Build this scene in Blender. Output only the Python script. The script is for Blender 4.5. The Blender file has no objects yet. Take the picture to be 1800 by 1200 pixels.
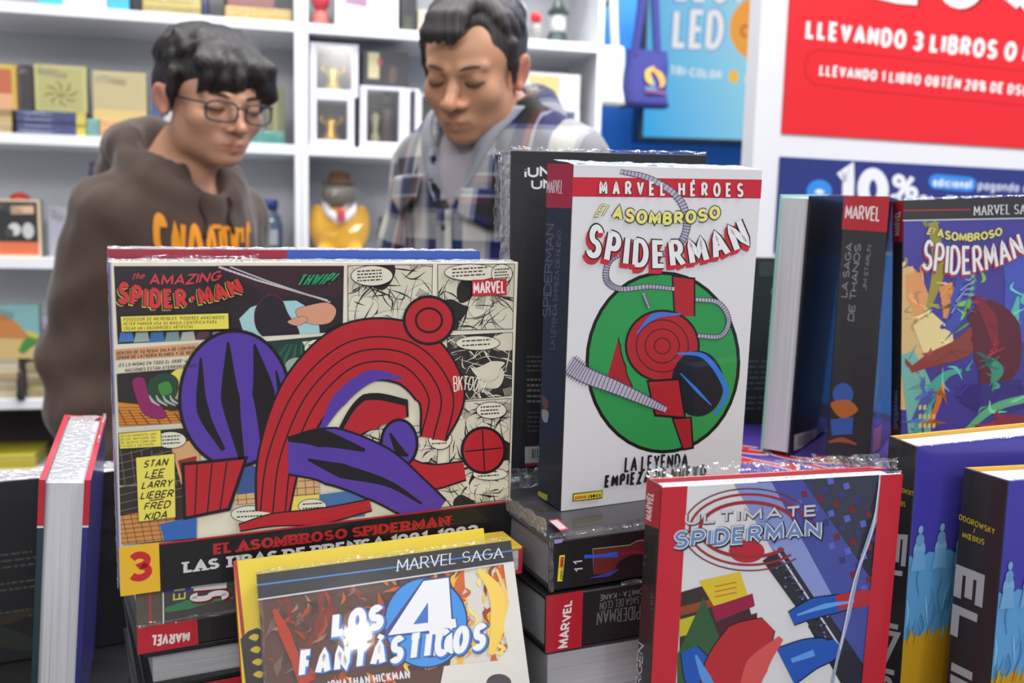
import bpy, bmesh, math, random
import numpy as np
from mathutils import Vector, Matrix, Euler
from mathutils.bvhtree import BVHTree
from mathutils.geometry import tessellate_polygon

R = math.radians
scene = bpy.context.scene
COL = scene.collection

# ------------------------------------------------------------------ camera, light, exposure
scene.view_settings.view_transform = 'Standard'
scene.view_settings.look = 'None'
scene.view_settings.gamma = 1.0
scene.view_settings.use_curve_mapping = False
scene.view_settings.exposure = -0.27

cam_data = bpy.data.cameras.new('camera')
cam = bpy.data.objects.new('camera', cam_data)
COL.objects.link(cam)
cam_data.sensor_width = 36.0
cam_data.lens = 33.0
cam_data.clip_start = 0.01
cam_data.dof.use_dof = True
cam_data.dof.focus_distance = 0.70
cam_data.dof.aperture_fstop = 6.3
PITCH, ROLL = R(7.4), 0.0256
_f = Vector((0, math.cos(PITCH), -math.sin(PITCH)))
_r = Vector((1, 0, 0))
_u = _r.cross(_f)
_r2 = _r * math.cos(ROLL) + _u * math.sin(ROLL)
_u2 = -_r * math.sin(ROLL) + _u * math.cos(ROLL)
_m = Matrix((_r2, _u2, -_f)).transposed().to_4x4()
_m.translation = (0, 0, 1.25)
cam.matrix_world = _m
scene.camera = cam

world = bpy.data.worlds.new('shop_ambience')
scene.world = world
world.use_nodes = True
_bg = world.node_tree.nodes['Background']
_bg.inputs[0].default_value = (0.93, 0.95, 1.0, 1)
_bg.inputs[1].default_value = 1.0

def area(name, loc, rot, sx, sy, power, color=(1, 0.98, 0.95), shape='RECTANGLE'):
    l = bpy.data.lights.new(name, 'AREA')
    l.shape = shape
    l.size = sx
    l.size_y = sy
    l.energy = power
    l.color = color
    o = bpy.data.objects.new(name, l)
    COL.objects.link(o)
    o.location = loc
    o.rotation_euler = rot
    return o

# ceiling panel lights of the shop, added fill lights and two ceiling spotlights behind the photographer
area('ceiling_and_fill_light', (-0.9, 0.9, 3.1), (0, 0, 0), 1.2, 0.5, 18)
area('ceiling_and_fill_light', (0.9, 0.5, 3.1), (0, 0, 0), 1.2, 0.5, 18)
area('ceiling_and_fill_light', (0.0, -2.6, 3.1), (R(38), 0, 0), 3.2, 0.8, 105)  # added fill, tilted to throw frontal light on faces and into the shelves
area('ceiling_and_fill_light', (-0.9, 1.75, 3.1), (R(10), 0, 0), 1.8, 0.3, 34)
area('ceiling_and_fill_light', (0.6, 2.0, 3.1), (R(10), 0, 0), 1.8, 0.3, 40)
area('ceiling_and_fill_light', (1.0, 2.45, 3.1), (R(32), 0, 0), 1.4, 0.3, 60)  # added fill, turned to the back wall to brighten its blue
area('ceiling_and_fill_light', (1.5, 0.7, 3.1), (R(36), 0, 0), 1.2, 0.4, 48)  # added fill to brighten the promotion stand
def aim(o, target):
    o.rotation_euler = (Vector(target) - Vector(o.location)).to_track_quat('-Z', 'Y').to_euler()
for _loc, _pw in (((1.80, -5.1, 3.05), 22), ((-1.6, -4.2, 3.05), 20)):
    aim(area('ceiling_spot_light', _loc, (0, 0, 0), 0.13, 0.13, _pw, (1, 0.97, 0.92), 'DISK'), (0, 0.7, 1.0))

scene.cycles.max_bounces = 8
scene.cycles.diffuse_bounces = 3
scene.cycles.glossy_bounces = 3
scene.cycles.transparent_max_bounces = 12
scene.cycles.caustics_reflective = False
scene.cycles.caustics_refractive = False

# ------------------------------------------------------------------ materials
def lin(c):
    out = []
    for v in c[:3]:
        v = v / 255.0
        out.append(v / 12.92 if v <= 0.04045 else ((v + 0.055) / 1.055) ** 2.4)
    return (*out, 1.0)

_mats = {}
def mat(name, color, rough=0.5, coat=0.0, metal=0.0, spec=0.5, noise=None, bump=None, sheen=0.0, emit=0.0, trans=0.0):
    key = (name, tuple(color), rough, coat, metal, spec, noise, bump, sheen, emit, trans)
    if key in _mats:
        return _mats[key]
    m = bpy.data.materials.new(name)
    m.use_nodes = True
    nt = m.node_tree
    b = nt.nodes['Principled BSDF']
    c = lin(color)
    b.inputs['Base Color'].default_value = c
    b.inputs['Roughness'].default_value = rough
    b.inputs['Coat Weight'].default_value = coat
    b.inputs['Coat Roughness'].default_value = 0.05
    b.inputs['Metallic'].default_value = metal
    b.inputs['Specular IOR Level'].default_value = spec
    b.inputs['Sheen Weight'].default_value = sheen
    b.inputs['Transmission Weight'].default_value = trans
    if emit:
        b.inputs['Emission Color'].default_value = c
        b.inputs['Emission Strength'].default_value = emit
    if noise or bump:
        tc = nt.nodes.new('ShaderNodeTexCoord')
    if noise:                       # (scale, amount)
        n = nt.nodes.new('ShaderNodeTexNoise')
        n.inputs['Scale'].default_value = noise[0]
        n.inputs['Detail'].default_value = 5
        nt.links.new(tc.outputs['Object'], n.inputs['Vector'])
        mr = nt.nodes.new('ShaderNodeMapRange')
        mr.inputs['From Min'].default_value = 0.3
        mr.inputs['From Max'].default_value = 0.7
        mr.inputs['To Min'].default_value = 1 - noise[1]
        mr.inputs['To Max'].default_value = 1 + noise[1]
        nt.links.new(n.outputs['Fac'], mr.inputs['Value'])
        hs = nt.nodes.new('ShaderNodeHueSaturation')
        hs.inputs['Color'].default_value = c
        nt.links.new(mr.outputs['Result'], hs.inputs['Value'])
        nt.links.new(hs.outputs['Color'], b.inputs['Base Color'])
    if bump:                        # (scale, strength, distance, coat too)
        n = nt.nodes.new('ShaderNodeTexNoise')
        n.inputs['Scale'].default_value = bump[0]
        n.inputs['Detail'].default_value = 4
        nt.links.new(tc.outputs['Object'], n.inputs['Vector'])
        bp = nt.nodes.new('ShaderNodeBump')
        bp.inputs['Strength'].default_value = bump[1]
        bp.inputs['Distance'].default_value = bump[2]
        nt.links.new(n.outputs['Fac'], bp.inputs['Height'])
        if coat:
            nt.links.new(bp.outputs['Normal'], b.inputs['Coat Normal'])
        else:
            nt.links.new(bp.outputs['Normal'], b.inputs['Normal'])
    _mats[key] = m
    return m

def ink(color):                    # printed, film-wrapped cover stock
    return mat('printed_cover', color, rough=0.42, coat=0.35, spec=0.35, bump=(30.0, 0.06, 0.002))

def page_material(axis, tone=(226, 226, 230)):
    key = ('pages', axis, tone)
    if key in _mats:
        return _mats[key]
    m = bpy.data.materials.new('page_edges')
    m.use_nodes = True
    nt = m.node_tree
    b = nt.nodes['Principled BSDF']
    b.inputs['Roughness'].default_value = 0.6
    b.inputs['Coat Weight'].default_value = 0.25
    b.inputs['Coat Roughness'].default_value = 0.12
    tc = nt.nodes.new('ShaderNodeTexCoord')
    mp = nt.nodes.new('ShaderNodeMapping')
    sc = [4.0, 4.0, 4.0]
    sc[axis] = 1500.0
    mp.inputs['Scale'].default_value = sc
    n = nt.nodes.new('ShaderNodeTexNoise')
    n.inputs['Scale'].default_value = 1.0
    n.inputs['Detail'].default_value = 3
    cr = nt.nodes.new('ShaderNodeValToRGB')
    c = lin(tone)
    cr.color_ramp.elements[0].position = 0.24
    cr.color_ramp.elements[0].color = (c[0] * .55, c[1] * .56, c[2] * .59, 1)
    cr.color_ramp.elements[1].position = 0.52
    cr.color_ramp.elements[1].color = c
    nt.links.new(tc.outputs['Object'], mp.inputs['Vector'])
    nt.links.new(mp.outputs['Vector'], n.inputs['Vector'])
    nt.links.new(n.outputs['Fac'], cr.inputs['Fac'])
    nt.links.new(cr.outputs['Color'], b.inputs['Base Color'])
    _mats[key] = m
    return m

def film_material():
    key = 'film'
    if key in _mats:
        return _mats[key]
    m = bpy.data.materials.new('clear_wrap_film')
    m.use_nodes = True
    nt = m.node_tree
    nt.nodes.clear()
    out = nt.nodes.new('ShaderNodeOutputMaterial')
    tr = nt.nodes.new('ShaderNodeBsdfTransparent')
    gl = nt.nodes.new('ShaderNodeBsdfGlossy')
    gl.inputs['Roughness'].default_value = 0.12
    df = nt.nodes.new('ShaderNodeBsdfDiffuse')
    df.inputs['Color'].default_value = (0.85, 0.86, 0.9, 1)
    mx = nt.nodes.new('ShaderNodeMixShader')
    mx.inputs[0].default_value = 0.35
    m2 = nt.nodes.new('ShaderNodeMixShader')
    fr = nt.nodes.new('ShaderNodeLayerWeight')
    fr.inputs['Blend'].default_value = 0.55
    nt.links.new(gl.outputs[0], mx.inputs[1])
    nt.links.new(df.outputs[0], mx.inputs[2])
    nt.links.new(fr.outputs['Facing'], m2.inputs[0])
    nt.links.new(tr.outputs[0], m2.inputs[1])
    nt.links.new(mx.outputs[0], m2.inputs[2])
    tc = nt.nodes.new('ShaderNodeTexCoord')
    n = nt.nodes.new('ShaderNodeTexNoise')
    n.inputs['Scale'].default_value = 160
    bp = nt.nodes.new('ShaderNodeBump')
    bp.inputs['Strength'].default_value = 0.9
    bp.inputs['Distance'].default_value = 0.004
    nt.links.new(tc.outputs['Object'], n.inputs['Vector'])
    nt.links.new(n.outputs['Fac'], bp.inputs['Height'])
    for nd in (gl, df, fr):
        nt.links.new(bp.outputs['Normal'], nd.inputs['Normal'])
    nt.links.new(m2.outputs[0], out.inputs['Surface'])
    _mats[key] = m
    return m

# ------------------------------------------------------------------ object helpers
def empty(name, loc=(0, 0, 0), rot=(0, 0, 0), label=None, cat=None, group=None, mode='XYZ'):
    o = bpy.data.objects.new(name, None)
    COL.objects.link(o)
    o.rotation_mode = mode
    o.location = loc
    o.rotation_euler = rot
    o.empty_display_size = 0.05
    tag(o, label, cat, group)
    return o

def tag(o, label=None, cat=None, group=None, kind=None):
    if label: o['label'] = label
    if cat: o['category'] = cat
    if group: o['group'] = group
    if kind: o['kind'] = kind
    return o

def link(name, me, parent=None):
    o = bpy.data.objects.new(name, me)
    COL.objects.link(o)
    if parent is not None:
        o.parent = parent
    return o

def mesh(name, verts, faces, mats, parent=None, midx=None, smooth=False):
    me = bpy.data.meshes.new(name)
    me.from_pydata([tuple(v) for v in verts], [], [tuple(f) for f in faces])
    for m in (mats if isinstance(mats, (list, tuple)) else [mats]):
        me.materials.append(m)
    if midx is not None:
        me.polygons.foreach_set('material_index', midx)
    if smooth:
        me.polygons.foreach_set('use_smooth', [True] * len(me.polygons))
    me.update()
    return link(name, me, parent)

def bm_obj(name, bm, m, parent=None, smooth=False):
    me = bpy.data.meshes.new(name)
    bmesh.ops.recalc_face_normals(bm, faces=bm.faces)
    bm.to_mesh(me)
    bm.free()
    for mm in (m if isinstance(m, (list, tuple)) else [m]):
        me.materials.append(mm)
    if smooth:
        me.polygons.foreach_set('use_smooth', [True] * len(me.polygons))
    return link(name, me, parent)

def add_box(bm, lo, hi, bev=0.0, seg=2):
    r = bmesh.ops.create_cube(bm, size=1.0)
    vs = r['verts']
    for v in vs:
        v.co = Vector([lo[i] + (v.co[i] + 0.5) * (hi[i] - lo[i]) for i in range(3)])
    if bev > 0:
        es = list({e for v in vs for e in v.link_edges})
        bmesh.ops.bevel(bm, geom=es, offset=bev, segments=seg, affect='EDGES', profile=0.5)

def box(name, lo, hi, m, parent=None, bev=0.0, seg=2):
    bm = bmesh.new()
    add_box(bm, lo, hi, bev, seg)
    return bm_obj(name, bm, m, parent)

def tube_geo(pts, rad, n=8, closed=False, caps=True):
    """verts, faces of a tube; rad is a number or list"""
    pts = [Vector(p) for p in pts]
    k = len(pts)
    rads = rad if isinstance(rad, (list, tuple)) else [rad] * k
    V, F = [], []
    up = None
    for i, p in enumerate(pts):
        a = pts[(i - 1) % k] if (closed or i > 0) else p
        b = pts[(i + 1) % k] if (closed or i < k - 1) else p
        t = (b - a)
        t = t.normalized() if t.length > 1e-9 else Vector((0, 0, 1))
        if up is None:
            up = Vector((0, 0, 1)) if abs(t.z) < 0.9 else Vector((1, 0, 0))
        s = t.cross(up)
        if s.length < 1e-6:
            s = t.cross(Vector((0.3, 0.8, 0.5)))
        s.normalize()
        up = s.cross(t).normalized()
        for j in range(n):
            an = 2 * math.pi * j / n
            V.append(p + (s * math.cos(an) + up * math.sin(an)) * rads[i])
    for i in range(k if closed else k - 1):
        i2 = (i + 1) % k
        for j in range(n):
            j2 = (j + 1) % n
            F.append((i * n + j, i * n + j2, i2 * n + j2, i2 * n + j))
    if caps and not closed:
        F.append(tuple(range(n - 1, -1, -1)))
        F.append(tuple((k - 1) * n + j for j in range(n)))
    return V, F

def tubes(name, list_of, m, parent=None, n=8):
    V, F = [], []
    for it in list_of:
        v, f = tube_geo(it[0], it[1], n, it[2] if len(it) > 2 else False)
        o = len(V)
        V += v
        F += [tuple(i + o for i in q) for q in f]
    return mesh(name, V, F, m, parent, smooth=True)

def lathe(name, prof, m, parent=None, n=28, center=(0, 0, 0), smooth=True):
    V, F = [], []
    for (r, z) in prof:
        for j in range(n):
            a = 2 * math.pi * j / n
            V.append((center[0] + r * math.cos(a), center[1] + r * math.sin(a), center[2] + z))
    for i in range(len(prof) - 1):
        for j in range(n):
            j2 = (j + 1) % n
            F.append((i * n + j, i * n + j2, (i + 1) * n + j2, (i + 1) * n + j))
    F.append(tuple(range(n - 1, -1, -1)))
    F.append(tuple((len(prof) - 1) * n + j for j in range(n)))
    return mesh(name, V, F, m, parent, smooth=smooth)

def catmull(pts, n=8, closed=False):
    out = []
    k = len(pts)
    P = [np.array(p, float) for p in pts]
    rng = range(k if closed else k - 1)
    for i in rng:
        p0 = P[(i - 1) % k] if (closed or i > 0) else 2 * P[0] - P[1]
        p1 = P[i]
        p2 = P[(i + 1) % k]
        p3 = P[(i + 2) % k] if (closed or i < k - 2) else 2 * P[-1] - P[-2]
        for j in range(n):
            t = j / n
            out.append(tuple(0.5 * (2 * p1 + (p2 - p0) * t + (2 * p0 - 5 * p1 + 4 * p2 - p3) * t * t + (3 * p1 - p0 - 3 * p2 + p3) * t ** 3)))
    if not closed:
        out.append(tuple(P[-1]))
    return out
# ------------------------------------------------------------------ lettering: a small stroke alphabet
def EL(cx, cy, rx, ry, a0, a1, n=12):
    return [(cx + rx * math.cos(R(a0 + (a1 - a0) * i / n)), cy + ry * math.sin(R(a0 + (a1 - a0) * i / n))) for i in range(n + 1)]
_O = EL(.37, .5, .37, .5, 90, 450, 26)
GLYPH = {
 'A': (.72, [[(0, 0), (.36, 1), (.72, 0)], [(.13, .32), (.59, .32)]]),
 'B': (.60, [[(0, 0), (0, 1)], [(0, 1)] + EL(.30, .77, .24, .23, 90, -90) + [(0, .54)], [(0, .54)] + EL(.33, .27, .27, .27, 90, -90) + [(0, 0)]]),
 'C': (.66, [EL(.37, .5, .37, .5, 48, 312, 18)]),
 'D': (.66, [[(0, 0), (0, 1)], [(0, 1)] + EL(.26, .5, .40, .5, 90, -90, 16) + [(0, 0)]]),
 'E': (.52, [[(.52, 1), (0, 1), (0, 0), (.52, 0)], [(0, .5), (.46, .5)]]),
 'F': (.50, [[(.50, 1), (0, 1), (0, 0)], [(0, .5), (.44, .5)]]),
 'G': (.72, [EL(.37, .5, .37, .5, 48, 350, 20) + [(.73, .46), (.42, .46)]]),
 'H': (.64, [[(0, 0), (0, 1)], [(.64, 0), (.64, 1)], [(0, .5), (.64, .5)]]),
 'I': (.0, [[(0, 0), (0, 1)]]),
 'J': (.42, [[(.42, 1), (.42, .22)] + EL(.21, .22, .21, .22, 0, -170)]),
 'K': (.62, [[(0, 0), (0, 1)], [(.60, 1), (0, .42)], [(.20, .60), (.62, 0)]]),
 'L': (.50, [[(0, 1), (0, 0), (.50, 0)]]),
 'M': (.84, [[(0, 0), (.04, 1), (.42, .22), (.80, 1), (.84, 0)]]),
 'N': (.68, [[(0, 0), (0, 1), (.68, 0), (.68, 1)]]),
 'O': (.74, [_O]),
 'P': (.58, [[(0, 0), (0, 1)], [(0, 1)] + EL(.30, .73, .28, .27, 90, -90) + [(0, .46)]]),
 'Q': (.74, [_O, [(.45, .25), (.76, -.05)]]),
 'R': (.62, [[(0, 0), (0, 1)], [(0, 1)] + EL(.30, .74, .28, .26, 90, -90) + [(0, .48)], [(.28, .48), (.62, 0)]]),
 'S': (.60, [EL(.30, .745, .27, .255, 28, 270, 14) + EL(.30, .245, .30, .245, 90, -152, 14)]),
 'T': (.60, [[(0, 1), (.60, 1)], [(.30, 1), (.30, 0)]]),
 'U': (.64, [[(0, 1), (0, .32)] + EL(.32, .32, .32, .32, 180, 360) + [(.64, 1)]]),
 'V': (.68, [[(0, 1), (.34, 0), (.68, 1)]]),
 'W': (1.0, [[(0, 1), (.25, 0), (.50, .85), (.75, 0), (1.0, 1)]]),
 'X': (.66, [[(0, 0), (.66, 1)], [(0, 1), (.66, 0)]]),
 'Y': (.64, [[(0, 1), (.32, .48), (.64, 1)], [(.32, .48), (.32, 0)]]),
 'Z': (.60, [[(0, 1), (.60, 1), (0, 0), (.60, 0)]]),
 '0': (.58, [EL(.29, .5, .29, .5, 90, 450, 24)]),
 '1': (.24, [[(0, .78), (.24, 1), (.24, 0)]]),
 '2': (.56, [EL(.28, .72, .28, .28, 165, -35, 12) + [(0, 0), (.56, 0)]]),
 '3': (.56, [EL(.27, .755, .26, .245, 155, -78, 12) + EL(.27, .255, .29, .255, 78, -155, 12)]),
 '4': (.62, [[(.46, 0), (.46, 1), (0, .28), (.62, .28)]]),
 '8': (.56, [EL(.28, .75, .24, .25, 90, 450, 18), EL(.28, .25, .28, .25, 90, 450, 18)]),
 '9': (.56, [EL(.28, .68, .28, .32, 0, 360, 20), [(.56, .68)] + EL(.20, .45, .36, .45, 10, -75, 8)]),
 '%': (.80, [EL(.16, .78, .16, .22, 90, 450, 14), EL(.64, .22, .16, .22, 90, 450, 14), [(.12, 0), (.68, 1)]]),
 '+': (.5, [[(.25, .2), (.25, .8)], [(0, .5), (.5, .5)]]),
 '.': (.0, [[(0, 0), (0, .04)]]), ',': (.0, [[(.02, .04), (-.05, -.12)]]),
 ':': (.0, [[(0, 0), (0, .05)], [(0, .55), (0, .60)]]), '-': (.3, [[(0, .45), (.3, .45)]]),
 "'": (.0, [[(0, 1), (0, .75)]]), '"': (.16, [[(0, 1), (0, .78)], [(.16, 1), (.16, .78)]]),
 '!': (.0, [[(0, 1), (0, .30)], [(0, 0), (0, .05)]]), '¡': (.0, [[(0, -.1), (0, .55)], [(0, .75), (0, .80)]]),
 '/': (.3, [[(0, 0), (.3, 1)]]), '•': (.1, [EL(.05, .5, .05, .05, 0, 360, 8)]), ' ': (.28, []),
 'a': (.44, [EL(.22, .33, .22, .33, 0, 360, 16), [(.44, .66), (.44, 0)]]),
 'b': (.44, [[(0, 0), (0, 1)], EL(.22, .33, .22, .33, 0, 360, 16)]),
 'c': (.40, [EL(.22, .33, .22, .33, 50, 310, 12)]),
 'd': (.44, [EL(.22, .33, .22, .33, 0, 360, 16), [(.44, 1), (.44, 0)]]),
 'e': (.44, [[(.02, .35), (.44, .35)] + EL(.22, .33, .22, .33, 5, 310, 14)]),
 'g': (.44, [EL(.22, .33, .22, .33, 0, 360, 16), [(.44, .66), (.44, -.12)] + EL(.22, -.12, .22, .16, 0, -150, 8)]),
 'h': (.40, [[(0, 0), (0, 1)], EL(.20, .40, .20, .26, 180, 0, 8) + [(.40, 0)]]),
 'i': (.0, [[(0, 0), (0, .66)], [(0, .86), (0, .94)]]),
 'l': (.0, [[(0, 0), (0, 1)]]),
 'm': (.72, [[(0, 0), (0, .66)], EL(.18, .42, .18, .24, 180, 0, 8) + [(.36, 0)], EL(.54, .42, .18, .24, 180, 0, 8) + [(.72, 0)]]),
 'n': (.40, [[(0, 0), (0, .66)], EL(.20, .42, .20, .24, 180, 0, 8) + [(.40, 0)]]),
 'o': (.44, [EL(.22, .33, .22, .33, 0, 360, 16)]),
 'p': (.44, [[(0, -.3), (0, .66)], EL(.22, .33, .22, .33, 0, 360, 16)]),
 's': (.38, [EL(.19, .49, .17, .17, 30, 270, 8) + EL(.19, .165, .19, .165, 90, -150, 8)]),
 'r': (.28, [[(0, 0), (0, .66)], EL(.20, .42, .20, .24, 180, 70, 6)]),
 't': (.30, [[(.12, .95), (.12, 0), (.28, 0)], [(0, .66), (.30, .66)]]),
 'u': (.40, [[(0, .66), (0, .2)] + EL(.20, .2, .20, .2, 180, 360, 8) + [(.40, .66)]]),
}
for _a, _b in (('É', 'E'), ('Á', 'A'), ('Ó', 'O'), ('Í', 'I')):
    _w, _p = GLYPH[_b]
    GLYPH[_a] = (_w, _p + [[(_w / 2 - .04, 1.12), (_w / 2 + .12, 1.30)]])
GLYPH['Œ'] = (1.05, [EL(.37, .5, .37, .5, 90, 450, 26), [(1.05, 1), (.55, 1), (.55, 0), (1.05, 0)], [(.55, .5), (1.0, .5)]])

def stroke_strip(pl, wx, wy, maxlen=0.22):
    """offset a polyline to both sides; gives a list of quads"""
    P = [np.array(p, float) for p in pl]
    closed = len(P) > 3 and np.linalg.norm(P[0] - P[-1]) < 1e-6
    Q = [P[0]]
    for a, b in zip(P[:-1], P[1:]):
        d = np.linalg.norm(b - a)
        if d < 1e-9:
            continue
        k = max(1, int(math.ceil(d / maxlen)))
        for i in range(1, k + 1):
            Q.append(a + (b - a) * i / k)
    if closed:
        Q = Q[:-1]
    n = len(Q)
    L, Rr = [], []
    for i in range(n):
        a = Q[(i - 1) % n] if (closed or i > 0) else None
        c = Q[(i + 1) % n] if (closed or i < n - 1) else None
        ns = []
        for s, e in ((a, Q[i]), (Q[i], c)):
            if s is None or e is None:
                continue
            d = e - s
            ln = math.hypot(*d)
            if ln > 1e-9:
                ns.append(np.array((-d[1] / ln, d[0] / ln)))
        if len(ns) == 2:
            m = (ns[0] + ns[1]) / max(0.42, 1 + float(ns[0] @ ns[1]))
        else:
            m = ns[0]
        o = np.array((m[0] * wx / 2, m[1] * wy / 2))
        L.append(Q[i] + o)
        Rr.append(Q[i] - o)
    return [[L[i], L[(i + 1) % n], Rr[(i + 1) % n], Rr[i]] for i in range(n if closed else n - 1)]

def text_quads(s, aspect, weight=0.16, contrast=1.0, serif=False, gap=0.10, shear=0.0, base_weight=None, kmin=0.44):
    """quads in (0..aspect, 0..1); base_weight keeps letter spacing when an outline is drawn heavier"""
    bw = base_weight or weight
    ws = [GLYPH[c][0] for c in s]
    fixed = sum(bw for c in s if c != ' ') + gap * (len(s) - 1)
    k = (aspect - fixed) / max(1e-6, sum(ws))
    if k < kmin:                    # narrow setting: thinner strokes, tighter gaps
        q = max(0.30, (aspect - kmin * sum(ws)) / fixed)
        bw, weight, gap = bw * q, weight * q, gap * q
        fixed *= q
        k = max(0.05, (aspect - fixed) / max(1e-6, sum(ws)))
    x = 0.0
    out = []
    for c, w in zip(s, ws):
        if c == ' ':
            x += w * k + gap
            continue
        for si, pl in enumerate(GLYPH[c][1]):
            pts = [(x + bw / 2 + px * k, bw * contrast / 2 + py * (1 - bw * contrast)) for px, py in pl]
            out += [(q_, si) for q_ in stroke_strip(pts, weight, weight * contrast)]
            if serif and c.isupper():
                for e, nb in ((0, 1), (-1, -2)):
                    ex, ey = pl[e]
                    dx, dy = pl[nb][0] - ex, pl[nb][1] - ey
                    if (abs(ey) < .01 or abs(ey - 1) < .01) and abs(dy) > abs(dx) * k * 0.9:
                        qx, qy = pts[e]
                        hw, hh = bw * 1.0, bw * 0.22
                        yy = (0 if ey < .5 else 1 - 2 * hh)
                        ex_ = (weight - bw) / 2
                        out.append(([np.array((qx - hw - ex_, yy - ex_)), np.array((qx + hw + ex_, yy - ex_)), np.array((qx + hw + ex_, yy + 2 * hh + ex_)), np.array((qx - hw - ex_, yy + 2 * hh + ex_))], 3 + si))
        x += w * k + bw + gap
    if shear:
        out = [([np.array((p[0] + shear * (p[1] - .5), p[1])) for p in q], si) for q, si in out]
    return out

def homography(src, dst):
    A = []
    for (x, y), (u, v) in zip(src, dst):
        A.append([x, y, 1, 0, 0, 0, -u * x, -u * y, -u])
        A.append([0, 0, 0, x, y, 1, -v * x, -v * y, -v])
    _, _, vt = np.linalg.svd(np.array(A, float))
    return vt[-1].reshape(3, 3)

def clip_convex(poly, planes):
    for (a, b, c) in planes:                       # keep a*x+b*y+c >= 0
        if not poly:
            return poly
        out = []
        for i in range(len(poly)):
            p, q = poly[i], poly[(i + 1) % len(poly)]
            dp = a * p[0] + b * p[1] + c
            dq = a * q[0] + b * q[1] + c
            if dp >= 0:
                out.append(p)
            if (dp >= 0) != (dq >= 0):
                t = dp / (dp - dq)
                out.append((p[0] + (q[0] - p[0]) * t, p[1] + (q[1] - p[1]) * t))
        poly = out
    return poly

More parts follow.
